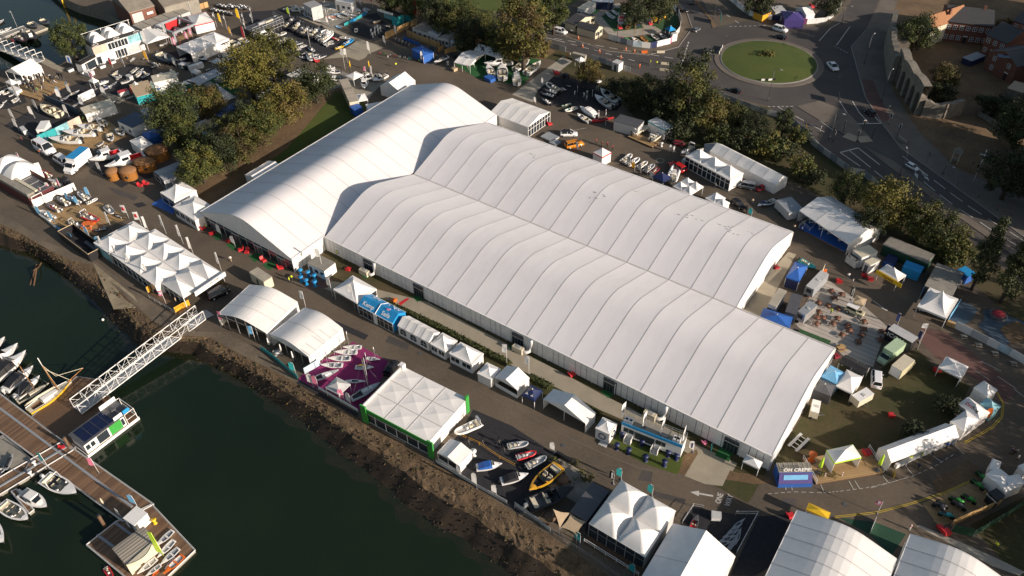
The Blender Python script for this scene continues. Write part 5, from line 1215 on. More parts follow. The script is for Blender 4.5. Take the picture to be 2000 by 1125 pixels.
P=[('hull',hullmesh(rr,'yellow','cream','yellow')),('deck',deckmesh(rr,'cream','dwood',-L*.42,-L*.2,.6,.4)),('gunwale',MB().tube([(x+.1,w_,s+.04)for x,w_,s,_,_ in rr],.08,'white',4).tube([(x+.1,-w_,s+.04)for x,w_,s,_,_ in rr],.08,'gold',4))]
P.append(('mast',MB().tube([(mx,0,1),(mx-.3,0,mh*.78)],.13,'varn',7,.1).tube([(mx-.3,0,mh*.78),(mx-.35,0,mh)],.08,'white',6)))
P.append(('boom',MB().tube([(mx-.1,0,2.2),(-L*.5,.2,2.4)],.11,'cream',6)));P.append(('furled_sail',MB().tube([(mx-.3,0,2.4),(-L*.2,.05,2.6),(-L*.46,.15,2.55)],[.12,.24,.14],'cream',7)))
P.append(('bowsprit',MB().tube([(L*.42,0,1.5),(L*.5+3.0,0,2.2)],.09,'varn',6)))
P.append(('coachroof',MB().loft([[(x,-w_,1.05),(x,-w_*.8,1.05+h_),(x,w_*.8,1.05+h_),(x,w_,1.05)]for x,w_,h_ in((-L*.18,.75,.55),(L*.1,.6,.5),(L*.18,.5,.3))],'white',True,0)))
P.append(('rigging',MB().tube([(mx-.3,0,mh*.8),(L*.28,0,mh*.42),(L*.5+3.0,0,2.2)],.05,'rope',4).tube([(mx-.28,0,mh*.7),(L*.48,0,1.6)],.05,'rope',4).tube([(mx,-1.4,1.1),(mx-.3,0,mh*.78),(mx,1.4,1.1)],.025,'rope',4)))
once(P,'sailing_boat','classic yellow wooden sailing boat with a varnished mast beside the landing pontoon','sailing boat',(c.x,c.y,WZ),an)
bo((keelboat,'cream','cream',8.0,'varn',7.0,None),(34,786),(96,750),'cream classic yawl with a slim varnished mast left of the yellow boat','sailing_boat','sailing boat',None,WZ-.9,1.0)
zn(210,1000,9)
KZ=PZ
cb_((280,110),(470,240),(745,60),2.5,'white kiosk cabin nearest the walkway on the platform',z=KZ,roof='white',doors=1,wins=0,name='kiosk')
c0,a0,L0,W0=R3((92,650),(330,930),(830,480),KZ+2.8)
once(cabin(L0,W0,2.8,wall='cream',roof='ribroof',doors=1,wins=2,rib=1),'kiosk','long cream panelled kiosk with a curved sign board on the platform','kiosk',(c0[0],c0[1],KZ),a0)
sa,sb=G(345,960,KZ+2.6),G(815,545,KZ+2.6);d=sb-sa
pts=[(d.xy.length*t,1.1*math.sin(math.pi*t))for t in[i/12 for i in range(13)]]
once([('board',MB().loft([[(x,-y,0),(x,-y,.7)]for x,y in pts],'cream',False,0,False).loft([[(x,-y,.7),(x,0,.7)]for x,y in pts],'cream',False,0,False)),('rim',MB().tube([(x,-y-.05,.72)for x,y in pts],.06,'rope',5)),('bracket',MB().box(0,d.xy.length,0,.05,-2.4,.6,'cream'))],'sign_board','curved cream sign board on the front of the long kiosk','sign',(sa.x,sa.y,KZ+2.4),math.atan2(d.y,d.x))
for k,(s,b)in enumerate([((1150,320),(850,600)),((1170,490),(880,800)),((1250,630),(935,920)),((860,810),(525,1085)),((930,920),(670,1120)),((1200,800),(1000,1000))]):
 dg_(s,b,'white paddle dinghy, %s on the platform beside the kiosk'%ORD[k],z=KZ,hull='white',inner=('hullgrey','lgrey','hullgrey','lgrey','hullgrey','lgrey')[k],mast=0,group='white dinghies on the platform')
dg_((1330,760),(985,1085),'red and white rowing boat along the edge of the platform',z=KZ,hull='orange',inner='lgrey',mast=0)
dg_((900,1010),(750,1140),'orange dinghy at the bottom of the platform',z=KZ,hull='orange',inner='orange',mast=0)
rb((-60,940),(60,1130),'red inflatable boat moored beside the platform',z=MZ,tube='red',floor='dred')
at((picnic,'dwood'),(560,870),'brown bench seats under the curved sign board','bench_table','table',.8,z=KZ,sc=1.3)
at((picnic,'tan'),(760,690),'tan bench seats at the kiosk corner','bench_table','table',.8,z=KZ,sc=1.2)
q=G(990,780,KZ);once([('post',MB().cyl(0,0,0,7,.06,'lime',6)),('flag',MB().box(.05,.9,-.02,.02,1.0,6.9,'lime',.1))],'feather_flag','lime yellow feather flag beside the kiosk','flag',q,FV)
at((poseur,'yellow'),(840,200),'yellow tub at the corner of the white kiosk','tub','tub',0,z=KZ)
zn(0,843,3.99)
fp((385,290),'turquoise flag on the narrow finger','teal',4.6,fh=2.2,z=PZ);fp((770,320),'pink flag on the edge of the walkway','pink',4.2,fh=2.0,z=PZ)
fe((1075,590),'pale blue feather flag behind the white kiosk','lblue',3.6,1.0,z=PZ);fe((945,670),'small white feather flag before the white kiosk','white',2.4,.6,z=PZ)
at((lounger,'red'),(490,125),'red lifebuoy cabinet on the pontoon near the houseboat','cabinet','cabinet',1,z=PZ)
at((parasol,'cream',2.2),(815,580),'beige closed parasol at the walkway edge','parasol','parasol',0,z=PZ)
for k,(p,q)in enumerate([((245,340),'white'),((275,260),'white')]):at((poseur,q),p,'white service pedestal, %s from the walkway on the narrow finger'%ORD[k],'service_pedestal','pedestal',0,z=PZ,sc=.9)
zn(0,0,1)
q=G(201,625,WZ);once([('buoy',MB().sph((0,0,.1),.3,'white',8,6))],'mooring_buoy','small white buoy floating off the slipway','buoy',q)
q=G(72,535,WZ);once([('timber',MB().tube([(-4,0,-.3),(0,.4,1.3),(4.5,.2,-.2)],.16,'dwood',5)),('timber',MB().tube([(-3.5,-.8,.1),(3.8,-.6,.0)],.16,'dwood',5)),('timber',MB().tube([(-3.8,.2,.1),(-1,-.9,.2)],.15,'dwood',5))],'timber_wreck','broken timber frame sticking out of the water by the bank','wreck',q,-.75)
# ================================================================== LEFT QUAY STANDS
zn(0,281,4)
pg((730,772),(850,855),(1140,665),3.0,4.6,'white twin pagoda tent, uppermost of the white row on the quay edge','sowo',nx=1,ny=2,bay=2.2,conc=1.5)
pg((860,855),(1212,1110),(1530,875),3.0,4.8,'large white block of six pagoda peaks on the quay edge','gwow',nx=3,ny=2,bay=2.0,conc=1.5)
pg((1262,1085),(1430,1200),(1740,1010),3.0,4.7,'white pagoda tent of three domes at the gangway end of the quay row','gowo',nx=1,ny=3,bay=2.0,conc=1.1)
zn(380,500,11.25)
sa,sb=G(0,830,3.3),G(668,375,3.3);d=sb-sa
P=[('board',MB().cb(d.xy.length/2,0,0,d.xy.length,.3,1.1,'white'))]
P.append(('lettering',MB().text('WILLIAMS',.62,'dgrey',Matrix.Translation((d.xy.length*.62,-.18,.72))@RX(90))))
once(P,'sign_board','long white lettered fascia board above the dark vehicle near the gangway','sign',(sa.x,sa.y,2.6),math.atan2(d.y,d.x))
zn(0,0,1)
bo((car,'paintk','van',None),(405,582),(447,562),'black covered off road vehicle under the white fascia board','parked_van','van',None,0,.8,1.1)
at((shrub,'leafb',200,5),(436,555),'brown display plant under the fascia board','potted_plant','plant',0,None,.8)
deck((292,575),(350,612),(368,596),.25,'timber terrace with yellow screens at the gangway head','dwood')
wallrun('yellow_screen',[(289,572),(305,562),(313,566)],1.6,'gold','yellow planted screen at the upper end of the gangway terrace','screen');wallrun('yellow_screen',[(343,612),(372,596)],1.6,'gold','yellow screen beside the head of the gangway','screen')
wallrun('quay_railing',[(292,582),(345,615)],-1.0,'lgrey','grey railing on the water side of the gangway terrace','railing',2)
fp((325,595),'small striped flag on the gangway terrace','pink',4,'white',fh=1.4);pe((345,592),'person standing on the gangway terrace','tan','jean','stand',1,z=.25)
for k,p in enumerate([(220,450),(293,459),(325,457),(358,476),(379,500),(433,530)]):fp(p,'white pole flag, %s from the left, road side of the pagoda row'%ORD[k],'white',5.5,fh=3.2,fw_=.55,group='white flags along the pagoda row')
for k,p in enumerate([(208,498),(236,517),(262,532),(296,552)]):fp(p,'white pole flag, %s from the left, water side of the pagoda row'%ORD[k],'white',5.5,fh=3.2,fw_=.55,group='white flags along the pagoda row')
fp((252,427),'red and white flag at the road corner of the pagoda row','white',4,'red',fh=2.2,fw_=1.2);fp((277,440),'red and white flag right of its twin at the pagoda row','white',4,'red',fh=2.2,fw_=1.2)
fe((178,468),'pale blue feather flag at the black stand by the quay','lblue',3.8,1.0);fe((200,485),'pale blue feather flag on the roof edge of the uppermost pagodas','lblue',3.4,1.0)
c0,a0,L0,W0=R3((113,452),(172,497),(180,465),2.2)
P=[('wall',MB().box(-L0/2,L0/2,y-.06,y+.06,0,2.2,'black'))for y in(-W0/2,W0/2)]+[('wall',MB().box(x-.06,x+.06,-W0/2+.06,W0/2-.06,0,2.2,'black'))for x in(-L0/2,L0/2)]
P+=[('floor',MB().box(-L0/2+.06,L0/2-.06,-W0/2+.06,W0/2-.06,0,.15,'dcarpet')),('top_frame',MB().tube([(-L0/2,-W0/2,2.25),(L0/2,-W0/2,2.25),(L0/2,W0/2,2.25),(-L0/2,W0/2,2.25),(-L0/2,-W0/2,2.25)],.09,'tan',4)),('shelf',MB().cb(L0*.2,W0*.2,.15,L0*.4,.8,.9,'dgrey'))]
once(P,'display_container','black open topped display box with a tan rim left of the white pagodas','container',(c0[0],c0[1],0),a0)
zn(0,390,7.98)
poly('timber_floor',[(560,200),(1230,90),(1560,40),(1990,290),(1700,420),(1480,560),(1060,420),(880,400),(700,330)],'deckw',.03)
rb((1640,80),(1760,210),'pale grey inflatable boat at the road edge of the timber floored stand',tube='lgrey');rb((1900,250),(1780,210),'black inflatable boat beside the road edge of the timber floored stand',tube='black')
rb((1280,220),(1530,330),'large red rescue inflatable boat with a tall aerial',tube='paintr',floor='lgrey',frame='alu')
rb((1080,330),(1290,400),'dark grey inflatable boat left of the red rescue boat',tube='dgrey',frame='lgrey')
rb((940,160),(750,60),'grey inflatable boat with a red bow cover against the white wall',tube='dgrey',seat='cream',floor='red')
rb((1060,60),(880,-60),'black inflatable boat with cream seats against the white wall',tube='black',seat='cream');rb((1230,40),(1060,-70),'black and blue inflatable boat at the right of the white wall',tube='black',seat='cream',floor='kblue')
rb((830,300),(620,180),'white inflatable boat at the quay corner of the timber stand',tube='lgrey',seat='cream')
rb((1350,-20),(1220,-130),'grey inflatable boat beyond the end of the white wall',tube='tubeg')
rb((1330,40),(1510,-40),'white inflatable boat on the road corner beside a blue flag',tube='white')
rb((1650,420),(1460,470),'small black inflatable boat behind the orange trestles',tube='black');rb((1660,380),(1560,400),'small grey tender beside the orange trestles',tube='dgrey')
at((picnic,'orange'),(1400,430),'orange trestle table in front of the red rescue boat','trestle_table','table',.5,None,1.6)
for k,p in enumerate([(660,270),(850,350),(1110,60),(1250,110),(1420,-30)]):fe(p,'sky blue feather flag, %s from the left on the timber floored stand'%ORD[k],'lblue',3.2,.9,group='sky blue flags on the timber stand')
zn(0,281,4)
wallrun('stand_wall',[(265,505),(300,550),(440,665)],.9,'white','white low wall on the quay corner of the timber stand','wall',3);wallrun('stand_wall',[(270,500),(600,360)],2.2,'white','tall white wall behind the inflatable boats','wall',4,post=None)
wallrun('stand_wall',[(240,215),(325,195)],2.0,'white','short white wall beside the red trailer display','wall',4,post=None);wallrun('stand_wall',[(440,660),(560,730)],1.0,'lblue','blue barrier along the quay beyond the timber stand','wall',4)
ctr,an,L,W=R3((-70,235),(210,400),(400,300),3.6)
P=[('body',MB().box(-L/2,L/2,-W/2,W/2,0,2.6,'maroon')),('roof_deck',MB().box(-L/2,L/2,-W/2,W/2,2.6,2.75,'dgrey')),('parapet',MB().box(-L/2,L/2,-W/2,-W/2+W*.28,2.75,3.6,'conc2')),('fascia',MB().box(-L/2,L/2+.2,-W/2+W*.3,-W/2+W*.42,3.4,3.75,'cream')),('back_wall',MB().box(-L/2,L/2,W/2-.15,W/2,2.75,3.9,'brick'))]
for i in range(5):P.append(('roof_joint',MB().cb(-L/2+(i+.5)*L/5,.8,2.75,.08,W*.5,.06,'lgrey')))
fr=MB()
for y in(-W/2,-W/2+W*.4):fr.cyl(L/2+1.8,y,0,3.6,.09,'white',5)
fr.tube([(L/2,-W/2,3.6),(L/2+1.8,-W/2,3.6),(L/2+1.8,-W*.1,3.6),(L/2,-W*.1,3.6)],.09,'white',5);P.append(('frame',fr))
once(P,'bar_pavilion','dark red flat roofed bar pavilion with a cream fascia on the quay at the left','pavilion',(ctr[0],ctr[1],0),an)
for k,p in enumerate([(10,235),(75,200),(180,165),(268,485),(355,435),(415,400),(490,370)]):fe(p,'white banner flag with pink lettering, %s from the left around the bar pavilion'%ORD[k],'white',3.8,1.0,'pink',group='white and pink banner flags')
pg((-90,200),(95,300),(205,130),3.2,5.8,'white domed tent at the left edge beside the bar pavilion','gwow','domed_tent',nx=2,ny=1,conc=-1.9,val=.2,bay=1.2)
rb((390,245),(325,205),'small dark red tender beside the short white wall',tube='dred',floor='dred');at((lounger,'lime'),(300,250),'lime green display seat beside the red tender','lounge_chair','chair',1)
at((jetski,'dgrey'),(520,300),'black jet ski on the road edge beside the bar pavilion','jet_ski','jet ski',2.2,None,1.2);at((jetski,'dgrey'),(550,330),'second black jet ski on the road edge beside the bar pavilion','jet_ski','jet ski',2.4,None,1.2);at((engines,1,'black'),(430,300),'white outboard engine on the bar pavilion forecourt','outboard_engine','engine',1);rb((470,330),(370,290),'grey inflatable boat on the bar pavilion forecourt',tube='lgrey')
cb_((365,285),(420,310),(440,290),1.0,'white display counter on the bar pavilion forecourt',name='display_counter',cat='counter',doors=0,wins=0)
ca((300,15),(410,80),'white van parked on the quay road beside a person in orange','paintw','van')
ca((530,165),(440,110),'pale grey van parked behind the box truck','paintw','van')
bo((boxtruck,),(690,95),(525,225),'white box truck with a blue roof and a yellow tail panel','box_truck','truck',None,0,1.0)
pe((315,85),'person in an orange top beside the white van','orange','jean','walk',1.5)
mb_((955,60),(700,145),'white motor yacht with a red foredeck, farther of the pair',hull='white',deck='white',inner='red',kind='cabin',stripe='white');mb_((1140,95),(825,205),'white motor yacht with a red foredeck, nearer of the pair',hull='white',deck='white',inner='red',kind='cabin',stripe='white')
fe((800,235),'white feather flag at the bows of the two red and white yachts','white',3.6,1.0)
poly('timber_floor',[(400,5),(560,-60),(640,0),(700,60),(520,100),(440,80)],'deckw',.03)
poly('dark_floor',[(640,150),(950,345),(1010,310),(1200,260),(1150,120),(900,60)],'dcarpet',.028)
def hut(p,rx,ry,h,label,rot=0):
 rg_=[(math.cos(i*math.pi/8),math.sin(i*math.pi/8))for i in range(16)]
 P=[('wall',MB().loft([[(rx*a,ry*b,z)for a,b in rg_]for z in(0,h)],'varn',False,0)),('roof',MB().loft([[(rx*1.1*a*k,ry*1.1*b*k,z)for a,b in rg_]for k,z in((1,h-.1),(1.02,h+.12),(.75,h+.55),(.35,h+.85),(.02,h+.95))],'thatch',True,1))]
 for a in(3.4,4.2,5.1):P.append(('window',MB().tube([(rx*.95*math.cos(a),ry*.95*math.sin(a),h*.55),(rx*1.03*math.cos(a),ry*1.03*math.sin(a),h*.55)],.38,'black',10)))
 q=G(*p);return once(P,'garden_pod',label,'pod',q,rot)
hut((895,270),1.5,1.5,2.2,'small round timber pod with a brown shingle roof');hut((1015,265),2.2,1.8,2.3,'oval timber pod with a brown shingle roof right of the small round one',.3);hut((1145,200),2.8,1.9,2.4,'long brown shingled pod behind the oval one',.5);hut((1245,110),2.8,2.6,2.5,'large dark brown shingled pod beside the bushes',.2)
gb((1200,215),(1280,330-40),(1430,165),2.4,2.9,'grey glazed garden room with an arched roof below the bushes','y','gwww',col='hullgrey',bays=1,name='garden_room',cat='garden room')
at((lounger,'red'),(1100,330),'red lounger, left of a pair near the garden pods','lounge_chair','chair',.5,None,1.3);at((lounger,'red'),(1145,315),'red lounger, right of a pair near the garden pods','lounge_chair','chair',.5,None,1.3)
pg((1252,380),(1360,450),(1548,370),2.8,4.8,'white pagoda with a blue mat at the end of the grass bank','gwww',bay=2.5,conc=1.5)
pg((1352,490),(1522,600),(1640,475),3.0,4.6,'white pagoda with windows joined to the glazed cross hall front','iwww',bay=2.4,conc=1.5)
poly('blue_mat',[(1180,470),(1260,425),(1375,500),(1350,550)],'blue',.03)
poly('road_stain',[(1040,470),(1110,455),(1150,480),(1080,500)],'dcarpet',.012);poly('road_stain',[(840,340),(900,350),(980,400),(930,405)],'road',.012)

# ================================================================== RIGHT OF THE HALLS
zn(0,0,1)
poly('hall_apron',[(1540,492),(1555,497),(1520,560),(1500,598),(1480,628),(1440,605),(1455,600),(1500,535)],'path',.016)
poly('cafe_terrace',[(1598,548),(1600,535),(1660,577),(1690,600),(1733,638),(1705,717),(1655,702),(1630,680),(1560,640),(1553,632),(1575,590)],'terrace',.03)
pg((1483.6,622),(1541,640),(1548,619),2.5,3.4,'bright blue gazebo behind the corner where the longest hall juts out','wwww','gazebo','gazebo',col='blue',conc=1.1)
cb_((1500.4,594),(1515.6,600),(1534,568),2.9,'white narrow catering unit between the hall and the dark unit',wall='white',roof='conc',doors=1,wins=1,name='catering_unit',cat='catering unit')
cb_((1534,609),(1555,615),(1566,578),3.0,'dark roofed catering unit left of the silver food trailer',wall='dgrey',roof='dgrey',doors=1,wins=1,name='catering_unit',cat='catering unit')
c0,a0,L0,W0=R3((1557,608),(1573,617),(1581,587),2.7)
once(boxtrailer(L0,W0,2.7,'alu','hullgrey'),'food_trailer','silver food trailer at the edge of the terrace tables','trailer',(c0[0],c0[1],0),a0)
pg((1535,541),(1561,550),(1579,520),2.7,3.8,'dark blue gazebo with walls at the end of the back hall','wowo','gazebo','gazebo',col='blue',conc=1.1,wallcol='navy')
zn(1470,440,6.248)
c0,a0,L0,W0=R3((645,740),(750,790),(835,550),2.6)
once(boxtrailer(L0,W0,2.6,'hullgrey','lgrey'),'food_trailer','grey food trailer with a yellow side board between two blue gazebos and the terrace','trailer',(c0[0],c0[1],0),a0)
wallrun('side_board',[(770,770),(860,560)],2.2,'cream','cream yellow board on the terrace side of the grey food trailer','board',9,post=None)
rb((575,400),(765,515),'turquoise display boat behind the dark blue gazebo',tube='teal',floor='teal',hull='teal')
fe((875,670),'orange feather flag at the head of the terrace','orange',3.2,.8);at((lounger,'red'),(1050,690),'red lounger at the head of the terrace','lounge_chair','chair',2,None,1.5);at((lounger,'red'),(690,850),'red lounger beside the grey food trailer','lounge_chair','chair',1,None,1.4);at((lounger,'red'),(285,520),'red lounger at the end wall of the back hall','lounge_chair','chair',1,None,1.4)
at((lounger,'red'),(1360,620),'red lounger, left of a pair by the yellow fascia gazebo','lounge_chair','chair',2,None,1.4);at((lounger,'red'),(1435,665),'red lounger, right of a pair by the yellow fascia gazebo','lounge_chair','chair',2,None,1.4)
wallrun('crowd_barrier',[(130,690),(205,620)],-1.1,'alu','metal crowd barrier at the end wall of the back hall','barrier',1.5,post='alu')
pe((1160,650),'person in white on the road before the vegan food unit','white','jean','walk',2);pe((1210,720),'person in grey on the road by the terrace head','grey','dgrey','walk',3);pe((595,80),'person in white near the blue floored marquee','white','jean','stand',0);pe((500,60),'person at the back corner of the back hall','tan','dgrey','stand',2)
zn(1500,562,4)
for k,p in enumerate([(490,38),(572,64),(515,92),(393,130),(465,152),(545,174),(395,204),(425,247),(538,252),(505,292),(375,294),(745,277),(620,307),(745,337),(632,344),(575,380),(728,382),(872,418),(703,432),(886,354),(565,482),(380,245)]):
 at((cafe,'tabler',k%4),p,'brown round cafe table with chairs, %s in reading order on the pale terrace'%ORD[k],'cafe_table','table',k*1.3,'cafe tables on the pale terrace',.85)
pe((488,205),'person in a yellow vest among the terrace tables','hiviz','dgrey','stand',1)
bo((jeep,),(610,150),(750,215),'cream off road vehicle with a spare wheel on the bonnet','off_road_vehicle','car',None,0,.8)
pg((665,110),(745,140),(790,95),2.4,2.7,'tan flat canopy behind the cream off road vehicle','oooo','canopy','canopy',col='tan',conc=1.0);fe((650,95),'black and white feather flag beside the tan canopy','black',3.6,.6,'white')
wallrun('planter_grid',[(235,350),(480,445)],.4,'turf','low green planter grid along the back of the longest hall','planter',2,th=1.6,post='wood')
at((picnic,'osb'),(565,482),'pale wooden bench table at the hall end of the terrace','bench_table','table',1)
c0,a0,L0,W0=R3((940,325),(1125,430),(1182,395),3.0)
P=cabin(L0,W0,3.0,wall='black',roof='lgrey',doors=0,wins=0);tx(P,'ICOM',1.35,'white',Vector((-L0*.13,-W0/2-.03,2.0)),FRONT)
P.append(('door',MB().box(L0*.32,L0*.46,-W0/2-.03,-W0/2,.2,2.4,'dgrey')));P.append(('awning',MB().box(-L0*.45,L0*.4,-W0/2-.3,-W0/2,.15,.3,'dgrey')))
once(P,'exhibitor_cabin','black container cabin with big white ICOM lettering','cabin',(c0[0],c0[1],0),a0)
for k,p in enumerate([(930,380),(1010,290),(1180,430)]):fe(p,'black feather flag, %s around the lettered black container'%ORD[k],'navy',3.2,.7)
fp((1165,480),'slim white pole flag right of the lettered black container','white',7,fh=1.2)
pg((1168,145),(1395,240),(1480,85),2.9,6.0,'tall white single peak marquee with an open front beside the adventure golf','oowo',conc=2.2,val=.4)
rb((1260,170),(1180,160),'dark display boat under the tall single peak marquee',tube='black')
wallrun('poster_banner',[(1165,120),(1200,45)],2.4,'lblue','blue banner on the left side of the single peak marquee','banner',9);wallrun('poster_banner',[(1400,270),(1480,150)],2.2,'lblue','pale poster banner on the right side of the single peak marquee','banner',9)
wallrun('timber_planter',[(1390,285),(1455,310)],1.0,'osb','orange timber planter in front of the single peak marquee','planter',9,th=.8,post=None)
poly('golf_course',[(1420,255),(1490,105),(1560,120),(1640,170),(1600,230),(1560,280),(1480,290)],'sblue',.03)
poly('golf_course',[(1680,180),(1720,165),(1800,172),(1850,210),(2010,270),(2010,330),(1920,420),(1850,455),(1780,430),(1640,300),(1690,240)],'sblue',.03)
poly('golf_rock',[(1850,290),(1950,260),(2010,300),(2010,420),(1900,440),(1810,330)],'brownsoil',.05)
once([('rim',MB().loft([[(1.7*math.cos(i*.4488),1.7*math.sin(i*.4488),z)for i in range(14)]for z in(0,.6)],'dgrey',True,0)),('flowers',MB().sph((0,0,.6),(1.4,1.4,.35),'dred',9,5))],'flower_bed','round raised flower bed on the adventure golf course','flower bed',G(1795,222))
wallrun('hoarding',[(1455,315),(1700,440),(1880,530),(2010,605)],1.9,'white','white printed hoarding with pale pictures along the adventure golf','hoarding',2.6,cols=['white','lgrey','white','sky1'])
for k,p in enumerate([(1525,390),(1640,455),(1770,520),(1915,600)]):at((picnic,'conc2'),p,'grey ballast bench, %s along the adventure golf hoarding'%ORD[k],'ballast_bench','bench',.5,'ballast benches at the hoarding',.7)
bo((boxtruck,'paintm','paintm','paintm','paintm'),(1010,480),(885,580),'pale green vintage lorry beside the lettered black container','lorry','truck',None,0,.6,.92)
bo((boxtruck,'paintc','paintc','cream','white'),(970,700),(1130,560),'cream box lorry on the lawn right of the pale green one','lorry','truck',None,0,.8,.95)
ca((845,785),(845,650),'white van with a roof rack at the edge of the lawn','paintw','van')
def trailer(a,b,c,h,label,col='cream'):
 c0,a0,L0,W0=R3(a,b,c,h);once(boxtrailer(L0,W0,h,col,'white',0),'box_trailer',label,'trailer',(c0[0],c0[1],0),a0)
trailer((650,840),(715,895),(785,790),2.0,'white box trailer behind the white gazebo on the lawn');trailer((330,965),(400,985),(445,895),2.0,'cream box trailer standing alone on the lawn')
gb((556,580),(748,680),(804,624),3.0,3.5,'black canopy on a frame behind the white gazebo','x','oooo',col='dcarpet',bays=1,name='canopy',cat='canopy')
pg((415,690),(540,757),(592,660),2.5,3.5,'light blue gazebo against the end of the longest hall','wwww','gazebo','gazebo',col='lblue',conc=1.1)
pg((530,765),(657,826),(728,690),2.5,3.6,'white gazebo beside the light blue one','owow','gazebo','gazebo',conc=1.1)
pg((347,790),(490,848),(530,762),2.4,3.2,'dark grey gazebo nearest the end wall of the longest hall','wwww','gazebo','gazebo',col='dgrey',conc=1.1)
at((lounger,'red'),(960,1000),'red lounger lying alone on the lawn','lounge_chair','chair',2,None,1.3);at((lounger,'red'),(1320,650),'red lounger beside the open white gazebo by the kerb','lounge_chair','chair',1,None,1.5);at((lounger,'dred'),(530,540),'dark red lounger between the hall end and the terrace','lounge_chair','chair',1,None,1.5)
at((picnic,'dgrey'),(440,870),'dark folded table frame beside the cream box trailer','bench_table','table',.5)
zn(1500,843,3.99)
q=G(235,95,0);once([('frame',MB().tube([(-2,-.9,.4),(2,-.9,.4)],.1,'alu',5).tube([(-2,.9,.4),(2,.9,.4)],.1,'alu',5)),('ramp',MB().box(-2,2,-1.0,-.5,.4,.5,'lgrey').box(-2,2,.5,1.0,.4,.5,'lgrey'))]+[('crossbar',MB().tube([(x,-.9,.4),(x,.9,.4)],.07,'alu',4))for x in(-1.5,-.5,.5,1.5)]+[('wheel',MB().tube([(-.2,sy*1.1,.3),(-.2,sy*1.25,.3)],.3,'rubber',9))for sy in(-1,1)],'car_trailer','empty ladder framed trailer on the lawn near the hall corner','trailer',q,rad(78))
zn(1500,562,4)
pg((1333,620),(1505,705),(1577,622),2.6,3.4,'open white gazebo on the lawn edge by the red paving','ohww','gazebo','gazebo',conc=1.1)
zn(1840,740,9.375)
pg((580,160),(830,335),(1020,205),2.8,3.9,'plain white cube gazebo nearest the red paving','wwww','gazebo','gazebo',conc=1.1)
pg((700,450),(940,610),(1110,520),2.6,3.3,'blue printed gazebo between the white cube and the lettered gazebo','wwww','gazebo','gazebo',col='mural',conc=1.1)
def driru(L,W,h,pk):
 P=[];sl=math.degrees(math.atan2(pk-h,W/2))
 m4=RZ(-90)@Matrix.Translation((-.1,-L*.27,h+(pk-h)*.55+.1))@RX(math.degrees(math.atan2(pk-h,L/2)))
 mb=MB();mb.text('Dri',.85,'paintr',m4@Matrix.Translation((-.66,0,0)));P.append(('lettering',mb));mb=MB();mb.text('Rug',.85,'black',m4@Matrix.Translation((.62,0,0)));P.append(('lettering',mb))
 mb=MB();mb.text('Dri',.7,'paintr',Matrix.Translation((-.5,-W/2-.05,h*.5))@FRONT).text('Rug',.7,'black',Matrix.Translation((.55,-W/2-.05,h*.5))@FRONT);P.append(('lettering',mb));return P
pg((690,745),(878,615),(465,345),2.7,3.7,'white gazebo with DriRug lettering on its roof','wwww','gazebo','gazebo',conc=1.1,extra=driru)
pg((405,960),(690,745),(410,590),2.7,3.7,'white gazebo with faint grey lettering between the lettered one and the long tent','wwww','gazebo','gazebo',conc=1.1)
fe((830,780),'red feather flag with a black foot before the lettered gazebos','orange',3.6,.9);fe((85,1075),'dark grey feather flag at the end of the long white tent','dgrey',3,.7)
zn(1500,843,3.99)
gb((960,240),(1490,40),(1402,-72),2.6,4.0,'long white ticket tent with an open front on the curved road','x','owww',bays=4,name='ticket_tent')
for k,p in enumerate([(1060,285),(1165,290),(1100,225),(1190,205),(1270,200),(1385,130),(880,200)]):
 pe(p,'person, %s from the left at the front of the long ticket tent'%['second','fourth','third','fifth','sixth','seventh','first'][k],['lgrey','navy','hiviz','hiviz','dgrey','blue','hiviz'][k],['jean','black'][k%2],'stand' if k%2 else 'walk',k)
wallrun('counter',[(985,285),(1110,225),(1440,80)],1.0,'white','white counters along the open front of the ticket tent','counter',2.5,th=.5,post=None)
deck((375,405),(900,318),(800,125),.4,'timber deck with white rails around the crepe gazebo','deckw',rail='oror')
pg((455,145),(520,245),(735,208),2.9,4.0,'white gazebo with lime trim on the timber deck','wowo','gazebo','gazebo',conc=1.1,valcol='lime',z=.4)
for k,(p,m_)in enumerate([((390,320),'lime'),((850,300),'lime')]):at((parasol,m_,2.6),p,'lime parasol, %s on the timber deck'%['left','right'][k],'parasol','parasol',0,None,1.6,.4)
at((poseur,'orange'),(335,225),'orange round tub at the back corner of the timber deck','tub','tub',0,None,1.6,.4);at((lounger,'red'),(770,170),'red cover at the back of the timber deck','tarpaulin_cover','cover',1,None,1.7,.4);at((planter,6),(405,340),'dark plant below the left lime parasol','potted_plant','plant',0,None,.9,.4);at((planter,7),(510,345),'plant in a white pot at the gazebo corner','potted_plant','plant',0,None,.7,.4)
for k,p in enumerate([(575,345),(440,350)]):at((bollard,'white'),p,'white bottle shaped stand, %s on the timber deck'%['right','left'][k],'display_stand','stand',0,None,1,.4)
c0,a0,L0,W0=R3((85,320),(350,315),(335,240),2.6)
P=[('body',MB().box(-L0/2,L0/2,-W0/2,W0/2,0,2.6,'blue')),('roof',MB().box(-L0/2,L0/2,-W0/2,W0/2,2.6,2.68,'conc2')),('front_panel',MB().loft([[(-L0/2+.1,-W0/2-.05,2.5),(L0/2-.1,-W0/2-.05,2.5)],[(-L0/2,-W0/2-1.1,.9),(L0/2,-W0/2-1.1,.9)]],'purple',False,0,False)),('counter',MB().box(-L0/2,L0/2,-W0/2-1.15,-W0/2,0,.88,'blue')),('mirror_strip',MB().loft([[(-L0/2+.8,-W0/2-.3,2.27),(L0/2-.8,-W0/2-.3,2.27)],[(-L0/2+.8,-W0/2-.75,1.55),(L0/2-.8,-W0/2-.75,1.55)]],'lblue',False,0,False))]
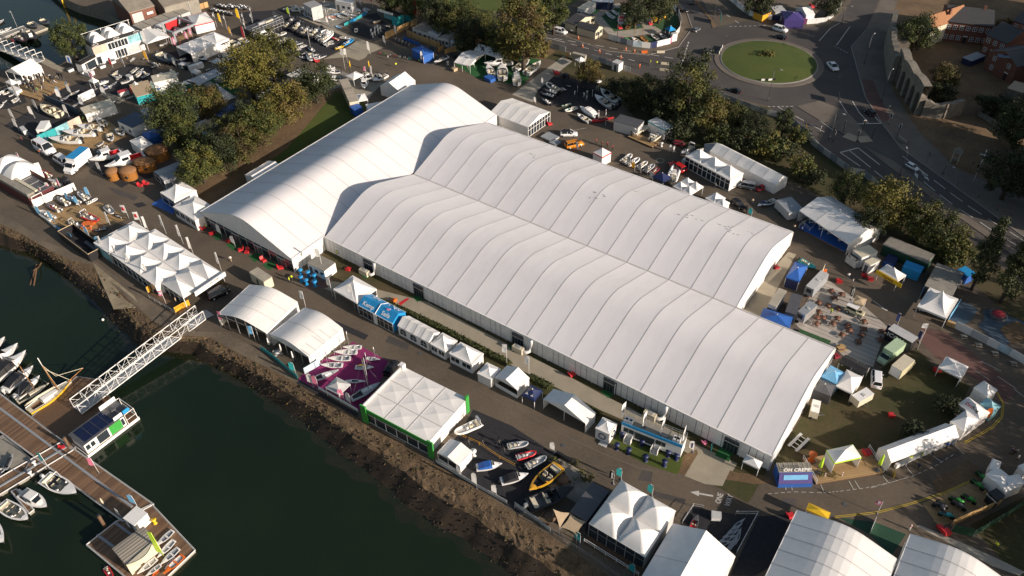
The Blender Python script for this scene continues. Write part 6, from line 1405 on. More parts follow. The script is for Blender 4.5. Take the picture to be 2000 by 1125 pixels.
for i in range(7):P.append(('roof_rib',MB().cb(-L0/2+(i+.5)*L0/7,.2,2.68,.06,W0*.8,.05,'cream')))
mb=MB();mb.text('OH CREPE!',.95,'white',Matrix.Translation((.2,-W0/2+.1,3.1))@RX(75));P.append(('lettering',mb))
once(P,'food_stall','blue and purple crepe stall with white lettering at the end of the deck','stall',(c0[0],c0[1],0),a0)
zn(1000,843,3.99)
pg((1800,230),(1925,290),(1960,240),2.3,3.1,'small white gazebo at the road corner of the longest hall','oooo','gazebo','gazebo',conc=1.1)
fe((1410,160),'striped white flag on the footpath left of the last hall door','white',3,.8,'navy');at((signpost,'teal',1.2,1.0,1.1),(1550,145),'turquoise sign board outside the last hall door','sign_board','sign',3.6);at((lounger,'pink'),(1500,90),'pink seat against the hall near the last door','lounge_chair','chair',1)
zn(1880,880,9.375)
poly('bike_floor',[(-560,560),(100,180),(420,420),(640,980),(260,1150),(-320,1150)],'brownsoil',.02)
zn(1500,843,3.99)
poly('bike_floor',[(1200,560),(1540,420),(1620,370),(1790,560),(1640,640),(1410,720),(1330,740)],'deckw',.025)
for k,(s,b,c)in enumerate([((1420,520),(1520,560),'green'),((1510,500),(1620,560),'green'),((1290,570),(1390,590),'black'),((1340,640),(1440,670),'teal'),((1640,330),(1690,380),'green'),((1610,400),(1650,430),'green'),((1450,560),(1520,600),'dgrey'),((1330,560),(1360,610),'dgrey')]):
 bo((motorbike,c),s,b,'%s motorbike, %s on the display floor at the lower right'%({'dgrey':'grey'}.get(c,c),ORD[k]),'motorbike','motorbike','motorbikes on the display floor',0,.5,1.25)
at((lounger,'red'),(1340,750),'red lounger, left of a pair at the fenced corner','lounge_chair','chair',1,None,1.2);at((lounger,'red'),(1385,790),'red lounger, right of a pair at the fenced corner','lounge_chair','chair',1,None,1.6)
zn(1880,880,9.375)
pg((430,440),(730,680),(900,500),2.7,3.3,'grey white gazebo of the motorbike stand at the right edge','wwww','gazebo','gazebo',conc=1.1)
pg((490,330),(650,400),(890,290),2.6,3.2,'small grey gazebo behind the motorbike stand gazebo','wwww','gazebo','gazebo',conc=1.1)
pg((750,480),(870,640),(1080,500),2.9,3.4,'white gazebo between the grey pair and the right edge','wwww','gazebo','gazebo',conc=1.1)
pg((1020,280),(1150,400),(1260,250),2.6,3.4,'white gazebo cut by the right edge beside the road','wwww','gazebo','gazebo',conc=1.1)
gb((770,770),(1130,620),(1100,480),2.4,3.0,'cream tunnel tent along the lawn at the right edge','x','wwww',bays=2)
c0,a0,L0,W0=R3((480,770),(640,915),(790,850),2.4)
P=cabin(L0,W0,2.4,wall='black',roof='black',doors=0,wins=0);tx(P,'Kawasaki',.55,'white',Vector((0,-W0/2-.05,1.9)),FRONT)
once(P,'display_container','black display box with white lettering on the motorbike stand','container',(c0[0],c0[1],0),a0)
for k,p in enumerate([(860,60),(900,90),(960,70),(990,180)]):pe(p,'person in a dark jacket, %s in the small crowd beside the right edge gazebos'%ORD[k],['navy','black','grey','white'][k],'black','stand',k,group='small crowd beside the gazebos')
zn(1500,843,3.99)
wallrun('timber_fence',[(1420,740),(1530,690),(1650,640),(1800,575)],1.9,'osb','timber board fence along the back of the motorbike stand','fence',2.4,th=.08)
wallrun('green_fence',[(1420,780),(1590,820),(1800,700),(2010,560)],2.0,'dgreen','dark green screened fence round the lawn corner','fence',3.4)
pe((1765,905),'person in a yellow vest on the lawn behind the green fence','hiviz','dgrey','stand',1)
pg((300,605),(470,682),(440,610),2.3,2.7,'yellow flat canopy behind the faceted arch tent','oooo','canopy','canopy',col='yellow',conc=1.0)
at((lounger,'red'),(175,660),'red lounger beside the yellow canopy','lounge_chair','chair',1,None,1.4)
wallrun('white_barrier',[(790,800),(835,690)],1.0,'white','white barrier at the side of the green carpet','barrier',9,post=None);fp((850,640),'red and white striped pole at the kerb of the green carpet','pink',3.4,'white',fh=1.0);at((bollard,'white'),(1100,765),'white bollard on the corner of the green carpet','bollard','bollard',0,None,1.4)
for k,p in enumerate([(975,345)]):at((signpost,'yellow',1.0,.9,.9),p,'yellow sign board at the corner of the timber deck','sign_board','sign',3.6)
# ================================================================== BACK RIGHT: BEHIND THE BACK HALL
zn(1500,281,4)
gb((245,520),(632,782),(890,662),3.2,5.0,'white marquee with a deep blue floor and three roof bays','x','owww',bays=3,bay=3)
deck((240,655),(600,840),(690,780),.35,'blue carpeted deck under the three bay marquee','blue',rail='ooor')
wallrun('white_rail',[(245,610),(320,690),(358,655)],-1.1,'white','white railing at the corner of the blue deck','railing',2,post='white')
for k,p in enumerate([(345,610),(420,660),(490,695),(575,750)]):at((picnic,'white'),p,'white table, %s from the left on the blue deck'%ORD[k],'display_table','table',.4,'white tables on the blue deck',1.1,.35)
c0,a0,L0,W0=R3((60,440),(165,545),(240,470),2.4)
once(boxtrailer(L0,W0,2.4,'lgrey','hullgrey',0),'box_trailer','grey horse box trailer with roof lights left of the blue deck','trailer',(c0[0],c0[1],0),a0)
mb_((60,430),(-40,480),'dark boat on a stand behind the grey trailer',hull='dgrey',kind='bow')
cb_((665,835),(735,890),(845,835),3.0,'cream catering cabin beside the three bay marquee',wall='white',roof='cream',doors=1,wins=1)
cb_((755,920),(800,950),(858,895),2.6,'small white cabin right of the vegan food unit',wall='white',roof='cream',doors=1,wins=0)
c0,a0,L0,W0=R3((622,850),(700,905),(735,880),2.8)
P=[('body',MB().box(-L0/2,L0/2,-W0/2,W0/2,.3,2.2,'lgrey')),('fascia',MB().box(-L0/2,L0/2,-W0/2-.05,-W0/2,2.2,3.1,'black')),('roof',MB().box(-L0/2,L0/2,-W0/2,W0/2,2.2,2.3,'dgrey'))]
tx(P,'Vegan',1.0,'white',Vector((0,-W0/2-.08,2.65)),FRONT);once(P,'food_stall','grey vegan food stall with a black lettered fascia','stall',(c0[0],c0[1],0),a0)
def caraf(L,W,h,pk):
 P=[('fascia',MB().box(-L/2-.3,L/2+1.2,-W/2-.5,-W/2-.4,h-.9,h+.1,'yellow'))];return tx(P,'Caracal',.8,'dred',Vector((.3,-W/2-.54,h-.4)),FRONT)
pg((868,985),(1015,1070),(1080,1025),2.9,4.2,'white gazebo with a long yellow lettered fascia','oooo','gazebo','gazebo',conc=1.3,extra=caraf)
def cont(a,b,c,h,label,col,roof):cb_(a,b,c,h,label,name='shipping_container',cat='container',wall=col,roof=roof,doors=0,wins=0,rib=1)
cont((900,790),(1250,935),(1310,870),2.8,'long dark green shed with a grey ribbed roof under the trees','dgreen','conc2')
cont((905,910),(980,940),(1015,890),1.6,'dark blue waste container left of the bright blue one','blue','navy');cont((1055,960),(1190,1010),(1225,965),2.4,'bright blue ribbed container under the trees','kblue','kblue')
cb_((1480,985),(1560,1040),(1605,1000),2.2,'blue container beside the flat grey roof',wall='blue',roof='kblue',doors=0,wins=0,name='shipping_container',cat='container')
cb_((1225,1110),(1440,1190),(1510,1000),2.6,'flat grey roofed service building behind the single peak marquee',wall='dgrey',roof='conc2',doors=1,wins=1,name='service_building',cat='building')
wallrun('metal_ramp',[(1445,1110),(1520,1020)],.9,'alu','white slatted metal ramp beside the flat grey roof','ramp',1.2,th=2.0,post=None)
zn(1220,230,7.692)
pg((915,570),(1590,940),(1790,830),3.3,5.4,'white three peak marquee with double height windows','gwww',nx=3,ny=1,conc=1.6,bay=1.5)
for k,p in enumerate([(1090,840),(1310,950)]):at((bollard,'white'),p,'white ladder sign, %s before the three peak marquee'%['left','right'][k],'ladder_sign','sign',0,None,2)
gb((1280,500),(2270,1010),(2360,850),2.7,4.2,'long white five bay frame tent along the park hedge','x','wwww',bays=5)
pg((1195,395),(1265,510),(1390,360),2.4,3.2,'small grey gazebo at the left end of the five bay tent','wwww','gazebo','gazebo',col='hullgrey',conc=1.1)
ca((1960,1050),(1710,1000),'silver people carrier beside the three peak marquee','paintg','van','hullgrey');ca((2110,1010),(1990,1080),'red car at the end of the five bay tent','paintr','hatch')
ca((900,810),(690,670),'dark red estate car in front of the three peak marquee','paintr','estate');fp((1150,680),'slim white flag in front of the three peak marquee','white',4.5,fh=2,fw_=.5)
pg((725,1025),(980,1160),(1240,1060),2.6,3.8,'white cluster gazebo with two peaks beside the back hall','oooo','gazebo','gazebo',nx=2,ny=2,conc=1.3)
pg((420,880),(580,965),(685,880),2.5,3.6,'navy gazebo with white emblems behind the back hall','oooo','gazebo','gazebo',col='navy',conc=1.1,valcol='navy')
rb((690,960),(790,720),'white rescue boat with an arch beside the navy emblem gazebo',tube='white',frame='white',hull='white')
for k,(s,b,t_,f_)in enumerate([((-40,650),(100,540),'white','cream'),((40,700),(215,600),'white','lgrey'),((180,740),(335,650),'white','gold'),((300,790),(440,690),'tubeg','lgrey'),((390,820),(520,740),'dred','dgrey')]):
 rb(s,b,'%s inflatable boat, %s from the left in the row behind the back hall'%({'tubeg':'grey','dred':'dark red'}.get(t_,t_),ORD[k]),tube=t_,floor=f_,group='inflatable boats behind the back hall')
for k,(p,m_)in enumerate([((150,800),'gold'),((240,830),'lgrey'),((340,850),'lgrey'),((80,720),'hullgrey'),((420,950),'white')]):
 fe(p,'%s upright tube display, %s from the left behind the back hall'%({'gold':'yellow','lgrey':'pale','hullgrey':'grey','white':'white'}[m_],['second','third','fourth','first','fifth'][k]),m_,2.6,.9)
at((poseur,'white'),(550,430),'white round display at the corner of the timber plinth','round_display','display',0);at((engines,1,'white'),(685,510),'white outboard engine, left of a pair on the yard','outboard_engine','engine',.6,None,1.3);at((engines,1,'white'),(740,530),'white outboard engine, right of a pair on the yard','outboard_engine','engine',.6,None,1.3)
rb((1030,420),(850,550),'dark cabin boat on the yard left of the three peak marquee',tube='dgrey',frame='white');mb_((890,700),(900,590),'white tender standing at the end of the three peak marquee',kind='plain')
poly('yard_ring',[(460,640),(500,605),(560,605),(605,640),(570,680),(500,685)],'conc2',.012);poly('yard_ring_inner',[(475,640),(508,615),(555,615),(590,640),(562,670),(508,674)],'asphalt',.016)
deck((50,280),(420,440),(520,370),.5,'timber plinth carrying two white rescue boats','deckw')
rb((110,220),(350,130),'white rescue boat with an arch on the left of the timber plinth',tube='cream',frame='white',z=.5);rb((390,330),(580,200),'white rescue boat with an arch on the right of the timber plinth',tube='cream',frame='white',z=.5)
pg((350,50),(605,185),(715,105),3.0,3.8,'white gazebo with a teal corner behind the rescue boats','wwww','gazebo','gazebo',conc=1.1,valcol='teal')
cb_((-160,50),(200,150),(330,60),3.0,'pale grey flat screen wall cabin under the trees behind the rescue boats',wall='lgrey',roof='dgrey',doors=0,wins=0)
ca((620,280),(780,340),'dark car behind the rescue boats','paintk','estate');ca((740,370),(900,400),'dark red van in the shade behind the rescue boats','dred','van')
zn(1000,281,4)
pg((1510,420),(1580,465),(1650,410),2.4,3.6,'small white gazebo, left of a pair at the back hall edge','wwww','gazebo','gazebo',conc=1.3);pg((1580,460),(1650,495),(1715,465),2.4,3.5,'small white gazebo, right of a pair at the back hall edge','wwww','gazebo','gazebo',conc=1.3)
ca((1730,440),(1810,500),'dark car beside the small gazebo pair','paintk','suv');at((motorbike,'black'),(1830,525),'dark motorbike beside the teal banner','motorbike','motorbike',2,None,1.3);fe((1870,570),'teal and white banner at the back hall corner','teal',2.4,.9)
mb_((1990,440),(1920,480),'dark covered boat on the yard behind the back hall',hull='navy',kind='cover');pe((1875,470),'person on the yard near the dark covered boat','tan','jean','walk',2);pe((1585,345),'person on the yard before the three peak marquee','grey','jean','walk',1)
def roundel(L,W,h,pk):return[('wall_skirt',MB().box(-L/2+.03,L/2-.03,-W/2+.03,W/2-.03,0,.9,'red'))]
pg((632,65),(705,105),(765,60),2.8,4.0,'white gazebo with red trim behind the back hall','wwww','gazebo','gazebo',conc=1.2,valcol='red',extra=roundel)
ca((415,20),(555,-10),'orange pickup car beside the red trimmed gazebo','painto','estate');fe((515,50),'white feather flag in front of the orange car','white',2.4,.6)
zn(1040,140,10)
zn(1040,240,5.625)
ca((305,118),(495,118),'white car with a black roof parked beside the glazed entrance tent','paintw','hatch','black')
for k,(a,b,c)in enumerate([((90,150),(210,205),(285,150)),((185,215),(255,245),(315,210))]):cb_(a,b,c,.5,'low grey step platform, %s before the glazed entrance tent'%['left','right'][k],name='step_platform',cat='platform',wall='lgrey',roof='hullgrey',doors=0,wins=0)
at((lounger,'red'),(190,20),'red lounger at the corner of the glazed entrance tent','lounge_chair','chair',1,None,1.5)
for k,p in enumerate([(700,230),(760,260),(820,270),(880,300)]):pe(p,'person in dark red, %s of a group behind the red trimmed gazebo'%ORD[k],'dred','black','stand',k,group='people behind the red trimmed gazebo')
zn(1040,140,10)
poly('dark_carpet',[(80,380),(420,100),(900,160),(1450,400),(1750,640),(1650,760),(1250,760),(780,720),(560,660),(300,660)],'dcarpet',.03)
rb((540,390),(280,230),'pale grey inflatable boat nearest the concrete path on the dark yard',tube='lgrey',floor='black',hull='black')
for k,(s,b)in enumerate([((500,420),(220,330)),((440,480),(160,400)),((360,620),(180,500)),((660,340),(540,270)),((760,260),(640,230))]):rb(s,b,'black inflatable boat with cream seats, %s in the dark yard group'%ORD[k],tube='black',hull='black',seat='white',group='black inflatable boats on the dark yard')
rb((870,670),(640,760),'white inflatable boat on the road edge of the dark yard',tube='white',floor='green');rb((760,600),(560,660),'dark green inflatable boat beside the white one',tube='dgreen')
mb_((1260,880),(920,700),'white sports boat with a white cover on the dark yard',kind='cover',cover='fab',hull='lgrey');mb_((1120,970),(870,820),'grey sports boat beside the red kayak',hull='hullgrey',kind='bow',inner='dgrey')
mb_((1560,700),(1210,480),'grey sports cruiser on the dark yard',hull='hullgrey',kind='arch',inner='dgrey');mb_((1690,620),(1320,370),'grey open sports boat at the hedge side of the dark yard',hull='hullgrey',kind='bow',inner='black',stripe='dgrey')
bo((kayak,'red'),(1150,975),(1580,920),'long red kayak lying on the yard','kayak','kayak',None,0,.3)
bo((kayak,'red'),(1560,1070),(1760,1010),'short red inflatable canoe beside the flat screen wall cabin','kayak','kayak',None,0,.3);at((signpost,'lgrey',1.4,1.2,1.0),(1425,1050),'grey sign board in front of the red kayak','sign_board','sign',3.6)
for k,p in enumerate([(1290,880),(1430,860)]):at((bollard,'white'),p,'tall white post, %s beside the red kayak'%['left','right'][k],'display_post','post',0,None,2)
pg((880,250),(1180,330),(1240,210),2.6,3.2,'black gazebo with white lettering on the dark yard','oooo','gazebo','gazebo',col='black',conc=1.1)
for k,p in enumerate([(830,470),(1070,460),(1000,500),(1050,560),(1240,370)]):at((engines,1,'lgrey'),p,'pale outboard engine, %s on the dark yard'%ORD[k],'outboard_engine','engine',.6+k,'engines on the dark yard')
mb_((1340,150),(1200,210),'small white covered boat on the grass above the dark yard',kind='cover',cover='lgrey');fe((205,270),'white feather flag at the concrete path edge of the dark yard','white',2.6,.5);fe((65,640),'white feather flag behind the glazed entrance tent','white',2.4,.6);ca((720,90),(560,60),'black van at the top of the dark yard','paintk','van')
at((lounger,'red'),(470,40),'red lounger at the gate beside the dark yard','lounge_chair','chair',1,None,1.8)

# ================================================================== UPPER LEFT AND TOP CENTRE STANDS
zn(0,0,7.98)
pontoon([(-60,560),(-60,640),(400,440),(380,400)],WZ+.6,'grey pontoon in the upper left basin',m='conc2',edge='lgrey');pontoon([(370,420),(510,530),(745,440),(520,335)],WZ+.6,'square jet boat pontoon in the upper left basin',m='conc2',edge='cream')
mb_((450,360),(580,450),'black and cream speedboat on the left of the square pontoon',z=WZ+.5,hull='black',deck='dgrey',kind='plain');mb_((640,310),(780,400),'black and cream speedboat on the right of the square pontoon',z=WZ+.5,hull='black',deck='dgrey',kind='plain')
rb((400,500),(560,640),'black inflatable boat afloat below the square pontoon',z=MZ,tube='black',floor='dgrey');rb((260,570),(420,660),'black and red inflatable boat afloat beside the white portal gangway',z=MZ,tube='black',floor='red');at((lounger,'red'),(210,650),'red boat cover by the white portal gangway','boat_cover','cover',0,z=WZ+.6)
mb_((-60,500),(185,430),'white motorboat cut by the left edge in the upper basin',z=MZ,kind='bow');mb_((-80,380),(60,300),'dark motorboat cut by the left edge in the upper basin',z=MZ,hull='dgrey',kind='bow')
fp((275,435),'slim white mast on the upper basin pontoon','white',6,fh=.5)
A=G(620,960,.2);B=G(-120,700,WZ+.9);d=B-A;L=d.xy.length
P=[('walkway',MB().loft([[(0,-1.4,0),(0,1.4,0),(0,1.4,-.15),(0,-1.4,-.15)],[(L,-1.4,d.z),(L,1.4,d.z),(L,1.4,d.z-.15),(L,-1.4,d.z-.15)]],'lgrey',True,0))]
for sy in(-1,1):
 t=MB().tube([(0,sy*1.4,1.1),(L,sy*1.4,d.z+1.1)],.06,'white',5)
 for i in range(31):x=L*i/30;t.tube([(x,sy*1.4,d.z*x/L),(x,sy*1.4,d.z*x/L+1.1)],.05,'cream',4)
 P.append(('railing',t))
for i in range(7):x=L*i/7;z=d.z*x/L;P.append(('portal_frame',MB().tube([(x,-1.6,z),(x,-1.6,z+2.7),(x,1.6,z+2.7),(x,1.6,z)],.14,'white',5)))
once(P,'gangway','white gangway with square portal frames in the upper left basin','gangway',A,math.atan2(d.y,d.x))
poly('gangway_apron',[(600,960),(700,900),(1015,1080),(960,1125),(800,1060)],'path',.02)
zn(0,0,7.98)
ctr,an,L,W=R3((1430,740),(1995+190,500),(1995+90,380),6.0)
P=[('body',MB().box(-L/2,L/2,-W/2,W/2,0,6.0,'white')),('parapet',MB().box(-L/2-.1,L/2+.1,-W/2-.15,-W/2+.15,6.0,7.0,'black').box(-L/2-.1,-L/2+.2,-W/2,W/2,6.0,6.9,'black')),('floor_band',MB().box(-L/2-.1,L/2+.1,-W/2-.2,-W/2,2.9,3.4,'white')),('roof_deck',MB().box(-L/2,L/2,-W/2,W/2,6.0,6.1,'dgrey'))]
for x0,x1,z0,z1,m_ in((-.5,-.22,3.5,5.9,'sand'),(.22,.5,3.5,5.9,'mural'),(-.38,-.12,.3,2.9,'sky1'),(.15,.45,.3,2.9,'lgrey')):P.append(('mural',MB().box(L*x0,L*x1,-W/2-.08,-W/2,z0,z1,m_)))
for x0,x1,z0,z1 in((-.2,.2,3.6,5.6),(-.1,.12,.4,2.7),(-.5,-.4,.4,2.6)):P.append(('glazing',MB().box(L*x0,L*x1,-W/2-.06,-W/2,z0,z1,'pane')))
for i in range(7):P.append(('column',MB().cb(-L*.2+i*L*.0667,-W/2-.1,.1,.14,.14,5.7,'white')))
for i in range(3):P.append(('emblem',MB().tube([(-L*.42+i*L*.42+.9*math.cos(a),-W/2-.2,6.5+.32*math.sin(a))for a in[j*math.pi/5 for j in range(11)]],.06,'white',4)))
for x in(-L/2+.4,-L*.1,L/2-.4):P.append(('roof_post',MB().cyl(x,W/2-.3,6,8.2,.09,'white',6)))
P.append(('roof_rail',MB().tube([(-L/2,W/2-.2,8.0),(L/2,W/2-.2,8.0)],.07,'white',5).tube([(-L/2,W/2-.2,7.0),(L/2,W/2-.2,7.0)],.06,'dgrey',5)))
pv=once(P,'brand_pavilion','two storey white pavilion with murals and a dark parapet by the basin','pavilion',(ctr[0],ctr[1],0),an)
ca_,sa_=math.cos(an),math.sin(an)
for i in range(3):
 for j in range(2):
  lx,ly=-L*.3+i*L*.3,-W*.2+j*W*.42
  once(pagoda(L*.29,W*.4,.25,2.4,'oooo',conc=-1.9,val=.15),'roof_canopy','white domed canopy, %s of six on the two storey pavilion roof'%ORD[i*2+j],'canopy',(ctr[0]+lx*ca_-ly*sa_,ctr[1]+lx*sa_+ly*ca_,6.1),an,'domed canopies on the pavilion roof')
ctr,an,L,W=R3((1265,1000),(1490,880),(1440,830),3.2)
P=[('body',MB().box(-L/2,L/2,-W/2,W/2,0,3.0,'white')),('parapet',MB().box(-L/2,L/2,-W/2-.1,-W/2+.1,3.0,3.9,'black').box(-L/2-.1,-L/2+.1,-W/2,W/2,3.0,3.9,'black')),('roof',MB().box(-L/2,L/2,-W/2,W/2,3.0,3.1,'conc2')),('glazing',MB().box(-L*.3,L*.4,-W/2-.05,-W/2,.3,2.7,'pane'))]
once(P,'entrance_building','single storey white wing with a dark parapet beside the two storey pavilion','building',(ctr[0],ctr[1],0),an)
fe((1150,1050),'white and blue feather flag at the basin end of the single storey wing','white',4,1.6,'blue',rot=FV)
for k,p in enumerate([(1105,1085),(1600,1030),(1760,960)]):cb_((p[0]-40,p[1]+10),(p[0]+40,p[1]-20),(p[0]+25,p[1]-45),.9,'white framed planter box, %s along the two storey pavilion'%ORD[k],name='planter_box',cat='planter',wall='white',roof='dgrey',doors=0,wins=0)
deck((180+0,1420),(600,1550),(1090,1300),.6,'large timber deck with steps carrying dark display engines','deckw')
gb((80,1110),(330,1180),(665,1030),3.2,4.9,'open white gabled tent behind the dark display engines','y','owoo',bays=1)
for k,p in enumerate([(420,1290),(500,1300),(540,1330),(440,1360),(470,1400),(530,1420),(560,1450),(680,1380),(800,1270),(840,1300),(930,1250),(980,1260),(640,1260),(700,1250),(380,1250),(610,1290)]):
 at((engines,1,'black'),p,'black display engine, %s in reading order on the large timber deck'%ORD[k],'outboard_engine','engine',.6+.3*k,'engines on the large timber deck',1.6,.6)
at((poseur,'white'),(580,1140),'white round table under the open gabled tent','round_table','table',0,None,1.4)
cb_((215,1240),(250,1275),(380,1210),1.2,'white counter at the front of the open gabled tent',name='display_counter',cat='counter',doors=0,wins=0)
rb((-80,1480),(50,1400),'white tender at the left edge beside the timber deck',tube='white');mb_((20,1450),(170,1400),'white motorboat with cream seats at the left edge',kind='bow',inner='cream');mb_((160,1560),(270,1500),'white boat console display beside the big white flag',kind='bow',inner='white')
fe((320,1590),'large white banner at the left edge stand','white',5.5,1.2);mb_((-80,1680),(60,1600),'white motorboat cut by the left edge below the timber deck',kind='plain')
zn(0,141,7.98)
for k,p in enumerate([(240,760),(300,910),(600,610),(545,715),(965,440),(1130,370),(1080,690)]):fe(p,'white feather flag, %s around the teal walled stand'%['first','second','third','fourth','fifth','sixth','seventh'][k],'white',3.8,1.0,group='white flags around the teal walled stand')
poly('dark_carpet',[(60,840),(600,520),(740,410),(1240,650),(1290,780),(620,1120)],'dcarpet',.03)
mb_((940,680),(640,540),'cream cruiser inside the teal walled stand',hull='cream',deck='cream',inner='tan',kind='bow')
cb_((560,900),(690,1000-110),(980,740),2.6,'white cabin with a flat roof inside the teal walled stand',roof='white',doors=0,wins=1)
wallrun('mural_wall',[(620,1110),(900,990),(1280,800)],2.4,'teal','teal and sand mural wall along the open boats','wall',3.3,th=.2,cols=['teal','teal','mural','sand','sand'],post=None);wallrun('mural_wall',[(700,430),(1240,660)],1.9,'sblue','dark blue mural wall with a white top','wall',3,th=.25,post=None)
wallrun('mural_wall',[(400,950),(620,1110)],1.6,'sblue','dark blue low wall at the road corner of the teal walled stand','wall',3,post=None)
cb_((300,860),(360,925),(410,890),1.6,'white desk at the corner of the teal walled stand',name='display_counter',cat='counter',doors=0,wins=0)
for k,(s,b)in enumerate([((1600,880),(1200,850)),((1500,960),(980,955)),((1280,1070),(770,1060))]):mb_(s,b,'long open white day boat, %s from the top beside the mural wall'%ORD[k],kind='plain',inner='tan',group='open day boats beside the mural wall')
mb_((1640,820),(1510,710),'brown and white open boat above the day boats',hull='cream',inner='dwood',kind='plain')
poly('timber_floor',[(780,1090),(1250,800),(1700,760),(1980,1000),(1650,1160),(1300,1200)],'deckw',.026)
for k,(s,b)in enumerate([((1700,950),(1740,1090)),((1830,870),(1930,1000)),((1960,840),(2060,940)),((1500,1130),(1620,1060))]):mb_(s,b,'small white sports boat, %s in the cluster below the black roofed unit'%ORD[k],kind='bow',inner='black',group='small sports boats in the cluster')
mb_((1330,1300),(1130,1260),'white speedboat behind the box truck',kind='bow');mb_((1650,1130),(1500,1250),'white sports boat between the truck and the gazebo',kind='bow',inner='black')
cb_((1250,560),(1330,660),(1740,450),2.7,'white display pavilion with two banners beside a shrub',roof='cream',doors=1,wins=1,name='display_pavilion',cat='pavilion');wallrun('white_screen',[(1255,480),(1490,370)],2.4,'white','white back screen of the display pavilion','screen',9,th=.3,post=None)
fe((1330,560),'white banner on the left of the display pavilion','white',3.6,1.2);fe((1560,700),'white banner at the shrub before the display pavilion','white',3.4,1.2);fe((1660,380),'white banner at the right end of the display pavilion','white',3.2,1.2)
at((shrub,'leafg',420,1),(1355,720),'rounded green shrub before the display pavilion','shrub','shrub',0,None,2.0)
cb_((1830,760),(2060,870),(2200,660),3.0,'white unit with a black solar roof and a raked window',wall='white',roof='solar',doors=0,wins=2,name='display_pavilion',cat='pavilion')
poly('pale_paving',[(1490,300),(1700,330),(1980,420),(1840,500),(1700,420)],'path',.02)
mb_((1670,120),(1510,190),'white boat under a cover by the display row, left',kind='cover',cover='lgrey');mb_((1720,220),(1600,190),'grey jet boat beside the covered boat',hull='hullgrey',kind='plain');mb_((1760,20),(1900,90),'white boat on the display row beside the pink flag',kind='bow');mb_((1990,100),(1870,150),'white boat at the head of the dark display row',kind='bow')
fe((1480,150),'pink feather flag beside the white covered boat','pink',3,.7);cb_((1825,300),(1860,330),(1950,240),1.4,'red and white counter in the display row',name='display_counter',cat='counter',wall='white',roof='red',doors=0,wins=0)
poly('dark_carpet',[(700,400),(1000,230),(1500,190),(1650,300),(1250,500)],'dcarpet',.024)
zn(250,141,7.98)
cb_((20,200),(130,390),(340,180),2.6,'unit with a turquoise front and a timber roof deck',wall='teal',roof='tan',doors=0,wins=1,name='display_pavilion',cat='pavilion')
cb_((360,60),(400,165),(760,60),3.0,'white display pavilion with an upper terrace',roof='cream',doors=1,wins=2,name='display_pavilion',cat='pavilion');fe((745,140),'tall white banner at the end of the terrace pavilion','white',4,1.0);fe((430,310),'white curved banner beside the turquoise unit','white',3.6,1.0);fe((110,380),'red feather flag beside the turquoise unit','red',3,.8)
shade([(410,360),(540,350),(625,305),(500,280)],(2.8,2.8,3.0,3.0),'pale sail canopy beside the turquoise unit','fab');shade([(780,160),(850,210),(980,175),(900,130)],(3,3,3,3),'small white sail canopy on the left of the green lawn','fab')
shade([(900,130),(1100,215),(1500,20),(1380,-70)],(3.4,2.8,2.8,3.4),'long pale stretch canopy over the green lawn','lgrey');shade([(1365,160),(1430,330),(1520,480),(1690,390)],(3.2,3,2.6,2.8),'grey kite shaped stretch canopy at the green lawn','lgrey')
poly('green_carpet',[(780,170),(1100,210),(1450,30),(1650,130),(1750,330),(1400,400),(900,330),(280,480),(300,390)],'gcarpet',.02)
for k,(a,b,c)in enumerate([((1190,185),(1260,220),(1340,180)),((1350,120),(1440,140),(1480,85))]):cb_(a,b,c,.8,'pale square platform, %s on the green lawn'%['left','right'][k],name='square_platform',cat='platform',wall='lgrey',roof='lgrey',doors=0,wins=0)
for k,(p,c)in enumerate([((790,255),'tan'),((820,290),'cream'),((860,270),'white'),((905,290),'white'),((865,320),'cream'),((970,330),'orange'),((1050,350),'orange'),((1110,370),'yellow')]):at((poseur,c),p,'%s pouffe, %s from the left on the green lawn'%(c,ORD[k]),'pouffe','seat',0,None,1.1)
gb((1330,660),(1440,710),(1890,465),2.4,3.0,'long blue awning tent between the trees','x','oooo',col='blue',bays=2);fe((1680,660),'red flag at the long blue awning','red',3,.7)
pg((25,1070),(200,1200),(345,1090),2.8,3.8,'white gazebo beside the shingled pods under the green tree','wwww','gazebo','gazebo',conc=1.2);pg((210,960),(320,1040),(430,900),2.4,3.0,'dark blue gazebo under the green tree','wwww','gazebo','gazebo',col='blue',conc=1.1)
pg((1090,960),(1200,1010),(1220,930),2.4,3.0,'pale blue gazebo under the autumn trees','wwww','gazebo','gazebo',col='lblue',conc=1.1);cb_((1180,780),(1260,830),(1390,760),2.6,'tan roofed stall with a blue front among the trees',wall='blue',roof='tan',doors=0,wins=0);cb_((990,830),(1020,850),(1200,730),2.4,'narrow white stall behind the tan roofed one',wall='white',roof='lgrey',doors=0,wins=0)
cb_((200,600),(290,660),(310,560),2.4,'small grey cabin left of the large green tree',wall='lgrey',roof='lgrey',doors=0,wins=0);mb_((1050-600,900),(560,870),'white boat half hidden under the green tree',kind='plain')
zn(250,0,7.98)
gb((115,560),(290,690),(610,540),3.4,4.7,'white gabled marquee with a boat beneath beside the two storey pavilion','x','oooo',bays=1);mb_((480,690),(610,650),'white open boat at the mouth of the gabled marquee',kind='bow')
for k,p in enumerate([(330,800),(645,665),(65,400)]):fp(p,'tall white pole banner, %s around the gabled marquee'%ORD[k],'white',7,fh=3.4,fw_=1.0,group='pole banners around the gabled marquee')
fe((330,980),'yellow feather flag in front of the gabled marquee','gold',4,.9);fe((770,760),'pink and white feather flag left of the long white marquee','pink',4,1.0,'white')
zz=2.9
